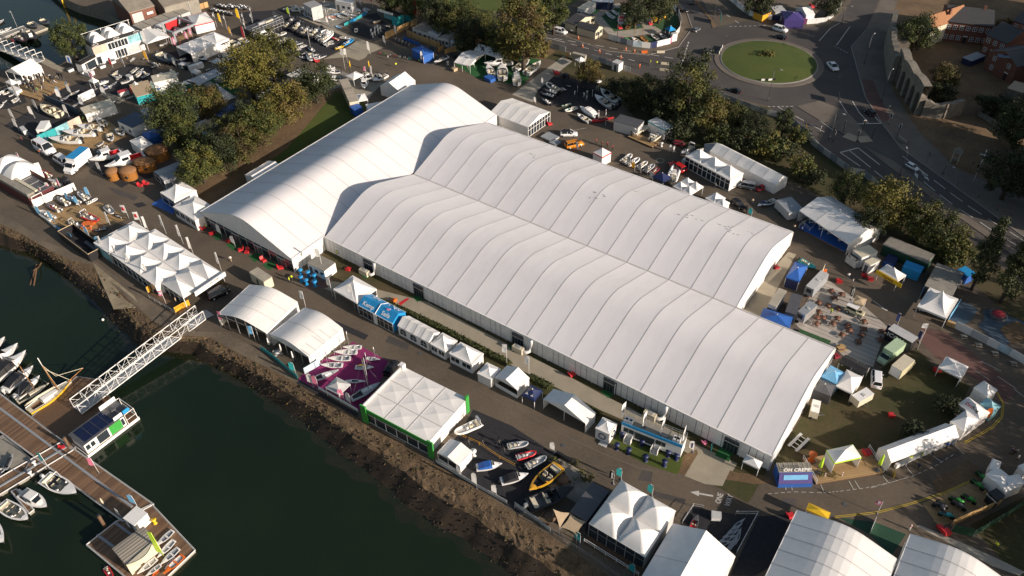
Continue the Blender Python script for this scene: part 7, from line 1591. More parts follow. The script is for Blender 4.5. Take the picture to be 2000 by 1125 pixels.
for k in range(5):
 x0=60+k*152;y0=385-k*57
 cb_((x0+10,y0+10),(x0+160,y0+75),(x0+290,y0+20),zz,'cream roofed portable cabin, %s from the left in the row by the brick warehouse'%ORD[k],roof='conc',wall='lgrey',doors=1,wins=1,group='row of cream roofed cabins')
ctr,an,L,W=R3((700,500),(1040,360),(820,230),3.4)
P=[('beam',MB().box(-L/2,L/2,-W/2-.3,-W/2+.3,2.7,3.4,'hullgrey').box(-L/2,L/2,W/2-.3,W/2+.3,2.7,3.4,'hullgrey').box(-L/2-.3,-L/2+.3,-W/2,W/2,2.7,3.39,'hullgrey').box(L/2-.3,L/2+.3,-W/2,W/2,2.7,3.39,'hullgrey'))]
for sx in(-1,1):
 for sy in(-1,1):P.append(('leg',MB().cb(sx*L/2,sy*W/2,0,.6,.6,2.7,'hullgrey')))
P.append(('back_panel',MB().box(-L*.1,L/2-.3,W/2-.25,W/2-.15,.2,2.7,'red')))
once(P,'portal_stand','open grey portal frame stand with a red back panel','stand',(ctr[0],ctr[1],0),an)
poly('timber_floor',[(740,600),(960,480),(1020,560),(800,640)],'deckw',.03);rb((860,480),(720,420),'dark boat inside the portal frame stand',tube='black')
for k,p in enumerate([(800,610),(1000,530),(950,650),(1010,600)]):fe(p,'pink banner flag, %s around the portal frame stand'%ORD[k],'pink',3.4,1.0,'white',group='pink flags at the portal frame stand')
pg((920,250),(1040,400),(1250,230),3.0,4.2,'white gazebo with red edging beside the timber fence','wwww','gazebo','gazebo',conc=1.2,valcol='red')
poly('lawn',[(1020,400),(1250,330),(1350,420),(1110,480)],'grass',.02);at((signpost,'lgrey',2.4,1.6,1.6),(1160,450),'grey sign board on the small lawn','sign_board','sign',3.6)
wallrun('timber_fence',[(1000,190),(1130,150),(1260,110)],2.0,'fenceb','timber fence behind the red edged gazebo','fence',2,post=None)
pg((985,840),(1575,600),(1400,470),3.3,4.8,'long white three peak marquee with a red end','wwwo',nx=3,ny=1,conc=1.5)
wallrun('red_panel',[(840,740),(850,860)],2.2,'red','red panel at the open end of the three peak marquee','panel',9,post=None);fe((1020,880),'red feather flag in front of the three peak marquee','red',3.4,.7);fe((1850,680),'long red feather flag beside the yellow tree','red',6,1.0);fe((1620,570),'cream feather flag at the corner of the three peak marquee','gold',3.4,.7)
for k,(s,b,h_,kd)in enumerate([((1160,760),(1350,720),'lgrey','cabin'),((1220,830),(1420,780),'hullgrey','bow'),((1060,860),(1240,950),'navy','plain'),((1420,900),(1250,960),'navy','bow'),((1460,860),(1660,800),'white','bow'),((1580,640),(1780,720),'black','plain'),((1640,700),(1860,760),'white','plain'),((1700,800),(1890,850),'white','bow')]):
 mb_(s,b,'%s boat, %s on display before the three peak marquee'%({'lgrey':'pale grey','hullgrey':'grey'}.get(h_,h_),ORD[k]),hull=h_,kind=kd,inner='dgrey',group='boats before the three peak marquee')
pg((1350,650),(1460,690),(1590,650),2.6,3.1,'black gazebo among the boats before the three peak marquee','oooo','gazebo','gazebo',col='black',conc=1.1)
mb_((460,860),(760,1010),'long navy boat covered on the road below the marquees',hull='sblue',deck='sblue',inner='navy',kind='plain');mb_((900,900),(700,960),'navy open boat beside the long navy boat',hull='sblue',kind='bow');mb_((810,1010),(1160,1020),'dark green long boat beside the pale stretch canopy',hull='dgreen',deck='dgrey',kind='plain')
mb_((50,1080),(170,1040),'small white boat, left of the dark cluster below the yellow flag',kind='bow');mb_((140,1120),(240,1050),'small grey boat in the dark cluster below the yellow flag',kind='bow',hull='hullgrey');rb((480,1000),(350,960),'black inflatable boat beside the yellow flag',tube='black');rb((300,1150),(200,1090),'dark blue inflatable boat below the yellow flag',tube='navy')
wallrun('counter',[(960,1110),(1180,1040)],1.6,'white','white bar counter beside the long stretch canopy','counter',3,th=1.2,post=None)
fe((1470,405),'yellow feather flag, left of the two on the dark yard','yellow',4.6,.7);fe((1760,350),'yellow feather flag, right of the two on the dark yard','yellow',5,1.0)
for k,p in enumerate([(1390,430),(1550,470),(1830,440),(1950,340),(1860,570),(1960,440),(1850,540)]):fp(p,'dark pole banner, %s from the left on the dark yard by the yellow flags'%ORD[k],'dgrey',5.5,'white',fh=2,fw_=.7,group='dark pole banners by the yellow flags')
for k in range(9):
 rb((1400+55*k,60+10*(k%3)),(1530+48*k,120+12*(k%2)),'dark inflatable boat, %s from the left in the far row under the warehouse'%ORD[k],tube='black' if k<5 else 'dgrey',seat='lgrey',group='dark inflatable boats in the far row')
for k in range(5):rb((1300+60*k,130+12*k),(1440+55*k,190+10*k),'black inflatable boat, %s from the left in the second far row'%ORD[k],tube='black',seat='lgrey',group='black boats in the second far row')
mb_((1990,500),(1900,540),'white cabin boat half hidden behind the yellow tree',kind='cabin')
def house(a,b,c,h,pk,label,wall='brick',roof='slate',ridge='x',floors=2,n=4,door=1,wm='white',extra=None,name='house'):
 ctr,an,L,W=R3(a,b,c,h);rf=gable_roof(L+.5,W+.5,h,pk,ridge,roof,1,.15,gab='xx',gcol=wall)
 P=[('wall',MB().box(-L/2,L/2,-W/2,W/2,0,h,wall)),('roof',rf)]
 i0=len(P)
 if 1:
  for f_ in range(floors):
   z=.9+f_*h/floors
   for i in range(n):
    x=-L/2+(i+.5)*L/n;i1=len(P)
    if f_==0 and door and i==n//2:P.append(('door',MB().box(x-.5,x+.5,-W/2-.06,-W/2+.02,.05,2.1,'black').box(x-.65,x+.65,-W/2-.05,-W/2+.02,2.1,2.4,'white')));continue
    P.append(('window',MB().box(x-.55,x+.55,-W/2-.05,-W/2+.02,z,z+1.4,'pane')))
    fr=MB()
    for q in(-.55,0,.55):fr.cb(x+q,-W/2-.05,z,.1,.06,1.4,wm)
    for q in(0,.7,1.32):fr.cb(x,-W/2-.05,z+q,1.2,.07,.09,wm)
    P.append(('frame',fr,i1))
 P.append(('chimney',MB().cb(L*.3,0,pk-1.0,.8,.6,2.0,'brick'),1))
 if extra:P+=extra(L,W,h,pk)
 return once(P,name,label,'house' if name=='house' else 'warehouse',(ctr[0],ctr[1],0),an)
zn(250,0,7.98)
wallrun('sheet_fence',[(-20,190),(60,250),(190,270),(550,130),(830,70)],1.8,'conc2','grey sheet fence in front of the brick warehouse','fence',3,post=None)
ctr,an,L,W=R3((20,195),(400,85),(300,-160),6.0)
P=[('wall',MB().box(-L/2,L/2,-W/2,W/2,0,6,'brick')),('roof',gable_roof(L+.4,W+.4,6,8.5,'x','rooff',1)),('shutter',MB().box(-L*.5+.5,-L*.02,-W/2-.08,-W/2+.02,0,5.2,'lgrey')),('sign',MB().box(L*.15,L*.4,-W/2-.1,-W/2,3.6,4.4,'white'))]
once(P,'warehouse','orange brick warehouse with a grey roller shutter at the top edge','warehouse',(ctr[0],ctr[1],0),an)
ctr,an,L,W=R3((560,110),(1090,-30),(950,-200),5)
P=[('wall',MB().box(-L/2,L/2,-W/2,W/2,0,5,'conc2')),('roof',gable_roof(L+.4,W+.4,5,6.5,'x','rooff',1))];P.append(('downpipe',MB().cyl(L*.2,-W/2-.1,0,5,.1,'lgrey',6)))
once(P,'warehouse','grey rendered warehouse beside the brick one at the top edge','warehouse',(ctr[0],ctr[1],0),an)
ctr,an,L,W=R3((1280,-120),(1700,-220),(1600,-420),5)
zn(0,0,7.98)
for k,(a,b)in enumerate([((965,0),(1010,120)),((1050,-20),(1100,130))]):
 A,B=G(*a,2),G(*b,WZ);once([('post',MB().tube([(0,0,-1),(0,0,5.5)],.28,'yellow',8))],'channel_pile','yellow pile, %s at the far quay of the upper basin'%['left','right'][k],'pile',B)
# ---------------------------------------------------------------- top centre: inflatable yard
zn(500,0,7.98)
poly('dark_carpet',[(-300,200),(-40,440),(20,640),(800,960),(1030,920),(1380,750),(1540,650),(1040,430),(380,150)],'dcarpet',.03)
poly('pale_apron',[(620,250),(1060,430),(1560,650),(1380,770),(1050,925),(1250,905),(1430,890),(1600,945),(1700,905),(1740,850),(1990,740),(1400,520),(860,320),(760,260)],'path',.018)
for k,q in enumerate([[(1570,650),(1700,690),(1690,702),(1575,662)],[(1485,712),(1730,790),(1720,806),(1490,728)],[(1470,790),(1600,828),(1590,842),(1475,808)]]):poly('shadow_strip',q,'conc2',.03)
rows_=[('white','motorboat',[((170,430),(-20,520)),((250,480),(40,580)),((340,520),(200,610)),((460,490),(300,560)),((510,580),(300,640)),((560,590),(410,660))],'white motorboat, %s from the left in the lower row by the yellow tree'),('tubeg','rib',[((720,640),(540,700)),((780,680),(620,750)),((830,720),(900,790)),((700,830),(790,790)),((780,880),(670,860)),((990,820),(860,850)),((1080,840),(900,920)),((830,820),(860,950)),((640,620),(480,650))],'grey inflatable boat, %s in the lower row of the dark yard'),('black','rib',[((300,380),(420,300)),((420,420),(560,330)),((500,440),(640,370)),((580,480),(730,330)),((640,500),(780,400)),((700,540),(860,410)),((760,570),(910,440)),((820,580),(1030,430)),((360,400),(480,320)),((260,350),(380,250)),((460,380),(620,270))],'black inflatable boat, %s in the upper row of the dark yard'),('white','rib',[((890,550),(1120,470)),((920,580),(1160,500)),((960,620),(1190,500)),((1000,650),(1190,520))],'white long inflatable boat, %s in the white group of the dark yard')]
for col,kd,L_,fmt in rows_:
 for k,(s,b)in enumerate(L_):
  if kd=='rib':rb(s,b,fmt%ORD[k],tube=col,seat='cream' if k%2 else 'dgrey',floor='lgrey' if k%3 else 'dgrey',hull='white' if col=='white' else 'dgrey',group=fmt.split(',')[0]+' row')
  else:mb_(s,b,fmt%ORD[k],kind=['bow','plain','arch'][k%3],inner='lgrey',group=fmt.split(',')[0]+' row')
rb((1290,600),(1190,570),'red inflatable boat standing at the apron corner',tube='red',floor='red');rb((1210,650),(1050,690),'silver inflatable boat left of the yellow one',tube='hullgrey');rb((1300,560),(1460,590),'white console boat at the apron corner',tube='lgrey')
rb((1350,690),(1510,610),'sky blue inflatable boat at the apron corner',tube='kblue',floor='kblue',hull='kblue');rb((1220,740),(1370,700),'yellow inflatable boat at the apron corner',tube='yellow',floor='yellow',hull='yellow')
at((lounger,'red'),(960,965),'red lounger at the lower corner of the dark yard','lounge_chair','chair',1,None,1.8);fe((1780,850),'white feather flag at the bicycle stand corner','white',4.5,.7);fp((850,740),'thin dark mast in the dark yard','dgrey',7,fh=.4)
fe((530,260),'lime flag at the head of the dark yard','lime',3.4,.8)
ctr,an,L,W=R3((-60,440),(410,250),(390,130),4.2)
P=[('upper_deck',MB().box(-L/2,L/2,-W/2,W/2,2.6,2.8,'dgrey')),('base',MB().box(-L/2,L/2,-W/2+.5,W/2,0,2.6,'black'))]
mb=MB()
for i in range(10):
 x=-L/2+i*L/9;mb.cyl(x,-W/2,0,4.2,.06,'hullgrey',5)
for z in(3.4,4.2,1.2,2.2):mb.tube([(-L/2,-W/2,z),(L/2,-W/2,z),(L/2,W/2,z)],.05,'lgrey',5)
P.append(('railing',mb));P.append(('sign',MB().box(-L*.3,-L*.1,-W/2-.1,-W/2,1.4,2.0,'white')));P.append(('bench',MB().cb(L*.2,0,2.8,3,.6,.5,'cream')));P.append(('bench',MB().cb(0,.6,2.8,3,.6,.5,'lgrey')))
once(P,'viewing_platform','black two level viewing platform with grey rails at the top','platform',(ctr[0],ctr[1],0),an)
mb_((640,90),(420,150),'white motorboat behind the viewing platform, left',kind='bow');mb_((740,110),(540,180),'white motorboat behind the viewing platform, right',kind='bow')
cb_((735,60),(860,130),(920,20),4.5,'pale two storey booth at the top of the boat park',wall='lgrey',roof='grey',doors=1,wins=2,name='display_pavilion',cat='pavilion');cb_((1230,20),(1480,60),(1490,0),3.2,'pale wide booth at the top edge of the boat park',wall='lgrey',roof='lgrey',doors=1,wins=2,name='display_pavilion',cat='pavilion')
gb((860,150),(960,190),(1030,120),2.6,3.1,'grey canopy among the dinghies at the top','x','oooo',col='hullgrey',bays=1,name='canopy',cat='canopy')
poly('boat_park_floor',[(700,160),(1050,20),(1500,60),(1720,230),(1400,400),(1240,460),(880,300)],'conc2',.02)
bp=[((1140,60),(1040,90),'white'),((1280,130),(1190,150),'white'),((1310,210),(1180,220),'lblue'),((1230,250),(1080,265),'orange'),((1330,190),(1440,240),'white'),((1430,160),(1520,210),'lgrey'),((1510,110),(1590,170),'white'),((1680,120),(1780,160),'lgrey'),((1280,240),(1370,290),'lgrey'),((1550,240),(1640,240),'white'),((1480,270),(1590,290),'white'),((1620,200),(1700,220),'hullgrey'),((1400,320),(1450,320),'white'),((1070,330),(950,320),'white'),((1250,400),(1330,440),'lblue'),((1010,190),(920,180),'lime'),((1030,140),(980,160),'lime'),((760,200),(820,280),'lgrey'),((840,220),(880,290),'white'),((1200,290),(1260,290),'white')]
for k,(s,b,c)in enumerate(bp):dg_(s,b,'%s dinghy, %s in the boat park at the top'%({'lblue':'blue','lgrey':'pale grey','hullgrey':'grey'}.get(c,c),ORD[k]),hull=c,inner='lgrey',mast=4.0 if k%3==0 else 0,group='dinghies in the top boat park')
for k,p in enumerate([(700,230),(810,200),(870,300),(930,290),(1130,390),(1640,100)]):fe(p,'white feather flag, %s from the left in the top boat park'%ORD[k],'white',3,.6,group='white flags in the top boat park')
wallrun('turquoise_banner',[(1380,410),(1560,320),(1730,220)],1.0,'teal','turquoise banner fence along the top boat park','fence',3,cols=['teal','kblue'])
poly('dark_carpet',[(1440,420),(1750,230),(1880,200),(1990,330),(2080,420),(2000,590),(1850,650),(1560,540)],'dcarpet',.03)
mb_((1560,430),(1550,500),'white console boat on the dark floor right of the turquoise banner',kind='bow');mb_((1820,340),(1960,300),'brown covered boat on the dark floor',hull='dwood',deck='tan',kind='plain')
for k,p in enumerate([(1810,555),(1870,520),(1910,495),(1955,515),(1870,575),(1920,545),(1835,610)]):at((engines,1,'white'),p,'white outboard engine, %s in the cluster on the dark floor'%ORD[k],'outboard_engine','engine',.6,'white engines on the dark floor',1.5)
for k,p in enumerate([(1820,110),(1990,60)]):fe(p,'long red feather flag, %s at the top boat park'%['left','middle'][k],'red',6.5,.9)
zn(750,0,7.98)
fe((240,190),'long red feather flag behind the white lettered teal stand','red',6.5,.9);fe((520,330),'long red feather flag at the timber fence corner','red',7.5,.9)
ctr,an,L,W=R3((-100,180),(200,270),(305,220),3.2)
P=[('body',MB().box(-L/2,L/2,W/2-.4,W/2,0,3.2,'mural').box(L/2-2.5,L/2,-W/2,W/2-.4,0,3.2,'teal')),('roof',MB().box(-L/2,L/2,-W/2,W/2,3.2,3.35,'black'))]
P.append(('panel',MB().box(-L/2,L*.3,-W/2-.05,-W/2,3.35,4.2,'white')))
once(P,'display_stand','teal sided stand with a black roof and white boards','stand',(ctr[0],ctr[1],0),an)
wallrun('mural_wall',[(310,330),(480,350)],2.2,'teal','teal mural wall right of the black roofed stand','wall',4,post=None);rb((100,400),(-10,380),'dark inflatable boat beside the teal stand',tube='black');rb((370,410),(220,420),'white inflatable boat beside the timber fence',tube='white');mb_((20,480),(125,460),'white small boat on the dark floor by the fence',kind='plain')
wallrun('timber_fence',[(20,610),(240,510),(520,380)],2.2,'fenceb','orange brown timber fence left of the grey cabins','fence',2.2,post=None);wallrun('timber_fence',[(360,560),(560,650),(880,760)],2.2,'fenceb','timber fence in front of the grey cabins','fence',2.2,post=None);wallrun('timber_fence',[(830,840),(940,770)],1.8,'fenceb','short timber fence at the cabin gate','fence',2,post=None);wallrun('timber_fence',[(945,860),(1050,810),(1165,800)],1.8,'fenceb','short timber fence right of the cabin gate','fence',2,post=None)
for k,(a,b,c)in enumerate([((440,435),(670,510),(850,420)),((670,510),(840,580),(1000,470)),((840,580),(1000,610),(1170,525))]):cb_(a,b,c,3.0,'grey portable cabin, %s from the left behind the timber fence'%ORD[k],wall='lgrey',roof=['rooff','lgrey','conc2'][k],doors=2,wins=1,group='grey cabins behind the timber fence')
cb_((1035,640),(1180,700),(1295,655),2.6,'small grey cabin right of the cabin gate',wall='lgrey',roof='lgrey',doors=1,wins=1)
pg((430,760),(610,870),(700,770),2.7,3.7,'bright blue gazebo with white markings at the bicycle stand','wwoo','gazebo','gazebo',col='blue',conc=1.1)
wallrun('blue_banner',[(300,620),(480,690),(560,720)],1.2,'blue','blue banner behind the bicycles','banner',3);wallrun('blue_banner',[(700,780),(790,800)],1.6,'sblue','blue poster panel right of the bright blue gazebo','banner',3)
cols=['red','green','lgrey','red','lgrey','lgrey','teal','dgrey','lime']
for k in range(9):p=(-100+78*k,850+14*k);bo((bike,cols[k]),(p[0],p[1]),(p[0]+60,p[1]+14),'%s bicycle, %s from the left along the road edge'%({'lgrey':'silver','dgrey':'dark grey'}.get(cols[k],cols[k]),ORD[k]),'bicycle','bicycle','bicycles along the road edge',0,0,1.15)
for k in range(10):p=(140+26*k,640+11*k);bo((bike,'lgrey' if k%2 else 'dgrey'),(p[0],p[1]),(p[0]+40,p[1]-30),'bicycle, %s from the left in the rack by the blue banner'%ORD[k],'bicycle','bicycle','bicycles in the rack',0,0,1.15)
fe((610,985),'white feather flag at the right end of the bicycles','white',4,.6);fe((25,710),'white feather flag at the timber fence corner by the bicycles','white',3.4,.7);fe((200,570),'white feather flag against the orange brown fence','white',4,.6)
pe((190,1050),'person in a yellow vest walking on the road by the bicycles','hiviz','dgrey','walk',2.5);pe((65,935),'person in white beside the green bicycle','white','jean','stand',1);pe((370,985),'person in dark clothes beside the bicycles','dgrey','black','stand',1);pe((790,880),'person in dark clothes beside the bright blue gazebo','navy','black','walk',1)
bo((jetski,'white','black'),(990,890),(790,990),'long white and black jet ski at the road edge','jet_ski','jet ski',None,0,.6);at((jetski,'black'),(1080,890),'black jet ski behind the white one','jet_ski','jet ski',2.8,None,1.3);at((poseur,'white'),(995,1010),'white round display at the road edge','round_display','display');cb_((1060,1070),(1090,1085),(1125,1050),.9,'small beige crate at the open white canopy',name='crate',cat='crate',wall='tan',roof='tan',doors=0,wins=0)
gb((1090,970),(1340,1030),(1590,840),2.6,3.8,'open white canopy, left part of the L shaped pair','x','oooo',bays=2);gb((1400,780),(1760,890),(1925,800),2.6,3.8,'open white canopy, right part of the L shaped pair in shade','x','oooo',bays=2)
fe((1310,1080),'orange feather flag before the open white canopy','orange',3,.7);fe((1410,1050),'white feather flag under the open white canopy','white',2.6,.8)
zn(0,0,1)
poly('green_carpet',[(888,125),(945,100),(1000,105),(1060,118),(1022,165),(985,162),(930,152)],'gcarpet',.02)
poly('concrete_path',[(1022,168),(1100,110),(1118,120),(1085,145),(1048,180),(1040,200),(1000,185)],'conc',.022)
for k,(s,b,kd)in enumerate([((1002,122),(945,128),'cabin'),((963,148),(952,128),'plain'),((982,156),(981,128),'plain'),((1010,165),(1008,142),'cabin'),((1005,137),(1035,118),'bow'),((1027,145),(1056,123),'bow')]):mb_(s,b,'white motorboat, %s on the green carpet beside the open canopies'%ORD[k],kind=kd,inner='cream',group='motorboats on the green carpet')
cb_((945,150),(958,157),(968,150),1.0,'small blue box at the edge of the green carpet',name='crate',cat='crate',wall='blue',roof='blue',doors=0,wins=0)
zn(620,90,8.655)
for k,(s,b,kd)in enumerate([((290,330),(110,370),'cabin'),((390,420),(140,440),'cabin'),((400,540),(150,550),'cabin'),((800,560),(790,730),'cabin'),((860,440),(640,520),'bow'),((1080,490),(720,570),'bow'),((1180,480),(930,600),'plain')]):mb_(s,b,'white cruiser, %s in the yard behind the arched cross hall'%ORD[k],kind=kd,inner='dgrey',group='cruisers in the yard behind the cross hall')
pg((480,500),(610,560),(720,460),2.6,3.5,'white gazebo with dark emblems among the white cruisers','oooo','gazebo','gazebo',conc=1.2);pg((640,830),(690,930),(850,900),2.6,3.3,'small white canopy beside the end of the flat roofed cabin','oooo','canopy','canopy',conc=1.1)
cb_((370,575),(540,960-10),(685,920),2.9,'long flat cream roofed cabin at the head of the grass slope',wall='cream',roof='ribroof',doors=1,wins=2,rib=1)
cb_((545,1020),(620,1090),(735,1020),2.0,'dark blue tank at the foot of the long cream cabin',wall='blue',roof='blue',doors=0,wins=0,name='water_tank',cat='tank')
for k,p in enumerate([(560,410),(880,410),(640,600)]):at((parasol,'yellow',2.6),p,'yellow balloon sign, %s among the white cruisers'%ORD[k],'balloon_sign','sign',0,None,1.2)
fp((470,400),'white flag on a tall pole among the white cruisers, left','white',7,fh=2,fw_=.8);fp((510,290),'white flag on a tall pole among the white cruisers, right','white',5,fh=2,fw_=.8);fp((940,590),'slim white mast flag among the white cruisers','white',5,fh=2.6,fw_=.4);fp((840,600),'pink flag among the white cruisers','pink',5,fh=1.4,fw_=.6)
gb((1385,770),(1655,580),(1400,440),3.0,5.0,'white gabled marquee with arched windows behind the cross hall','x','awww',bays=2,bay=2.2)
gb((810,985),(870,1120),(1370,720),2.4,2.9,'flat white corridor tent linking the gabled marquee and the cross hall','y','wwww',bays=1)
pe((1170,490),'person beside the gabled marquee near the white cruisers','dgrey','black','stand',1)
zn(0,0,1)
poly('yard_floor',[(560,170),(640,130),(700,150),(760,150),(730,180),(705,215),(640,180)],'conc2',.008)
pg((560,146),(590,160),(592,132),2.5,3.4,'white gazebo behind the dark pine','wwww','gazebo','gazebo',conc=1.1);pg((548,162),(566,172),(574,152),2.3,2.9,'blue gazebo behind the dark pine','wwww','gazebo','gazebo',col='blue',conc=1.1)
mb_((500,190),(530,172),'white boat under the trees beside the blue gazebo',kind='cover',cover='lgrey')

# ================================================================== ROADS, OLD TOWN, TREES
zn(1080,0,7.692)
FC=['white','lgrey','white','white','hullgrey','white','sky1','white','navy','white','white','pink','white']
wallrun('hoarding',[(-100,290),(140,350),(480,470),(700,570)],1.9,'white','printed white hoarding along the road left of the boat green','hoarding',2.5,cols=FC)
wallrun('hoarding',[(830,590),(1200,700),(1460,730),(1760,660),(1900,480),(1920,350),(1880,220),(1780,110)],2.0,'white','curved white printed hoarding around the boat green','hoarding',2.5,cols=FC[2:]+FC[:2])
wallrun('hoarding',[(-120,690),(0,730),(190,780)],1.8,'lgrey','mesh fence beside the site gate','hoarding',2.6,cols=['lgrey','hullgrey']);wallrun('hoarding',[(580,900),(900,1000)],1.8,'lgrey','mesh fence left of the white gate hut','hoarding',2.6,cols=['lgrey','hullgrey']);wallrun('hoarding',[(1060,1060),(1160,1085)],1.8,'lgrey','mesh fence right of the white gate hut','hoarding',2.6,cols=['lgrey','hullgrey'])
cb_((890,935),(990,970),(1060,930),2.6,'white gate hut on the mesh fence by the road',name='gate_hut',cat='hut',doors=1,wins=0)
poly('boat_green_path',[(590,215),(800,80),(1100,30),(1300,30),(1270,100),(1500,400),(1560,380),(1660,480),(1100,560),(830,510),(620,300)],'conc',.02)
poly('green_carpet',[(480,170),(560,90),(730,100),(630,210)],'bgreen',.026);poly('boat_green',[(730,245),(980,100),(1140,110),(1370,420),(920,475)],'turf',.026);poly('boat_green',[(1100,570),(1440,540),(1700,620),(1500,700),(1200,660)],'turf',.03);poly('boat_green',[(1500,380),(1700,120),(1880,240),(1890,400),(1760,480),(1640,460)],'turf',.026)
dg_((910,275),(800,190),'white dinghy with dark digits on the boat green',mast=7.5);dg_((970,215),(880,150),'cream dinghy behind the white one on the boat green',mast=0);dg_((1000,100),(950,110),'small pale dinghy at the back of the boat green',mast=0)
dg_((1050,250),(1010,400),'silver and red racing dinghy with a tall red mast',hull='lgrey',inner='red',mast=9,spar='red');at((lounger,'red'),(1010,430),'red launching trolley cover at the silver dinghy','trolley','trolley',1,None,1.6);at((shrub,'leafb',300,8),(1090,140),'dark red brown sail heap on the boat green','sail_heap','sail',0,None,2.2)
dg_((1110,430),(1160,350),'varnished wooden dinghy with a brown mast',hull='varn',inner='dwood',mast=7,spar='varn');dg_((1280,380),(1190,270),'dark blue classic boat with a tan cover',hull='navy',inner='tan',mast=0)
for k,(s,b,c)in enumerate([((1310,640),(1180,560),'white'),((1410,620),(1300,540),'varn'),((1580,590),(1470,510),'white'),((1700,580),(1600,500),'white')]):dg_(s,b,'%s open boat, %s from the left inside the curved hoarding'%({'varn':'brown'}.get(c,c),ORD[k]),hull=c,inner='teak',mast=5 if k<2 else 0,spar='varn',group='open boats inside the curved hoarding')
at((lounger,'pink'),(1030,590),'pink seat inside the curved hoarding','lounge_chair','chair',1,None,1.6);at((lounger,'red'),(1465,370),'red round seat on the path of the boat green','lounge_chair','chair',1,None,1.5);at((lounger,'bgreen'),(1110,600),'green seat inside the curved hoarding','lounge_chair','chair',1,None,1.3)
pg((1690,420),(1750,460),(1830,430),2.4,3.4,'blue gazebo at the right of the boat green','oooo','gazebo','gazebo',col='kblue',conc=1.2);cb_((1770,500),(1800,520),(1825,470),2.6,'white gate pillar box on the curved hoarding',name='gate_hut',cat='hut',doors=0,wins=0)
wallrun('poster_wall',[(1290,130),(1480,370)],2.0,'navy','dark blue poster wall on the boat green','wall',3,cols=['navy','white','navy'],post=None);cb_((1450,280),(1490,300),(1530,150),1.0,'stack of yellow boards behind the dark poster wall',name='board_stack',cat='boards',wall='gold',roof='yellow',doors=0,wins=0)
gb((180,320),(330,380),(480,180),2.6,3.8,'cream timber lodge with a dark roof left of the green carpet','x','wiww',col='slate',wallcol='cream',bays=1,name='timber_lodge',cat='lodge',gcol='cream')
gb((360,400),(640,480),(760,410),2.6,3.7,'long timber lodge with a dark roof along the hoarding','x','wiww',col='slate',wallcol='cream',bays=1,name='timber_lodge',cat='lodge',gcol='cream');deck((400,310),(520,340),(600,290),.3,'pale timber deck beside the cream lodge','deckw')
cb_((370,120),(480,150),(550,20),3.0,'tall white booth behind the green carpet',wall='white',roof='cream',doors=0,wins=2);rb((740,90),(580,70),'dark red inflatable boat at the top of the boat green',tube='dred');cb_((590,20),(900,40),(920,-30),2.8,'dark blue and white stand at the top edge',wall='navy',roof='white',doors=0,wins=3,name='display_stand',cat='stand')
ca((20,450),(205,500),'white estate car with a dark pattern on the road beside the hoarding','paintw','suv');ca((-70,640),(10,670),'white car leaving along the far left of the road','paintw','hatch')
for k,p in enumerate([(380,580),(445,705),(700,780),(1095,750),(1225,780),(1020,870),(860,940)]):at((cone,'orange'),p,'orange traffic cone, %s along the road by the hoarding'%ORD[k],'traffic_cone','cone',0,'traffic cones along the road',1.4)
for k,(p,c)in enumerate([((220,870),'orange'),((255,860),'white'),((325,890),'orange'),((1300,1030),'orange'),((1460,970),'yellow'),((1555,985),'yellow')]):pe(p,'person in a %s jacket, %s from the left near the site gate'%(c,ORD[k]),{'yellow':'hiviz'}.get(c,c),'orange' if c=='orange' else 'dgrey','stand',k)
pg((330,890),(400,930),(490,890),2.3,3.0,'small white gazebo at the site gate','oooo','gazebo','gazebo',conc=1.2);cb_((290,800),(480,850),(510,830),2.3,'narrow pale bus shelter at the site gate',wall='conc',roof='conc',doors=0,wins=0,name='bus_shelter',cat='shelter')
for k,(a,b)in enumerate([((1330,800),(1420,800)),((1560,800),(1680,800)),((1620,970),(1740,980)),((1600,1060),(1740,1080))]):wallrun('road_barrier',[a,b],.9,['orange','cream','cream','cream'][k],'%s road works barrier, %s beside the roundabout approach'%(['orange','cream','cream','cream'][k],ORD[k]),'barrier',2)
def lp(p,label,h=9,rot=0):at((lamppost,h),p,label,'street_lamp','street lamp',rot)
lp((1450,990),'dark street lamp at the bend by the curved hoarding',8);lp((190,760),'slim street lamp at the left of the site gate road',7,0);lp((960,640),'dark slim mast lamp inside the curved hoarding',10)
zn(1000,0,4)
ca((1420,240),(1465,215),'silver car entering the roundabout from the top','paintg','hatch');ca((1510,420),(1545,380),'dark car on the left side of the roundabout','paintk','hatch');ca((1790,720),(1700,690),'black car below the roundabout','paintk','sedan');ca((1310,60),(1370,90),'dark car at the top beside the boat green fence','paintk','suv');ca((1430,30),(1380,15),'dark car at the top edge of the splitter island','paintk','hatch')
at((signpost,'teal',3.2,3.2,2.0,'green'),(1625,185),'round green backed direction sign on the splitter island','road_sign','road sign',3.6);lp((1580,145),'tall street lamp on the splitter island',9);lp((1890,110),'tall street lamp on the upper road',9);lp((1490,530),'dark street lamp on the left of the roundabout',5)
wallrun('hoarding',[(1700,0),(1780,70),(1850,120),(1900,140),(2090,165),(2160,165),(2300,190),(2440,180),(2510,130),(2570,50)],1.9,'white','white printed hoarding above the roundabout around the purple gazebo','hoarding',2.6,cols=FC)
wallrun('chevron_sign',[(1945,640),(2000,640),(2060,635)],1.0,'white','black and white chevron board on the roundabout','road sign',1.2,cols=['white','black']);wallrun('chevron_sign',[(1615,430),(1645,370)],1.0,'white','chevron board on the left of the roundabout','road sign',1.2,cols=['white','black'])
at((shrub,'leafo',420,3),(1985,455),'clump of grasses and shrubs in the middle of the roundabout','shrub','shrub',0,None,2.0);lp((2000,790),'street lamp with a round sign below the roundabout',10)
wallrun('hoarding',[(1640,770),(1800,830),(1990,900),(2080,920),(2180,960),(2300,1060),(2400,1180)],1.7,'lgrey','grey mesh fence between the park trees and the road','hoarding',2.6,cols=['lgrey','hullgrey'])
zn(1500,0,4)
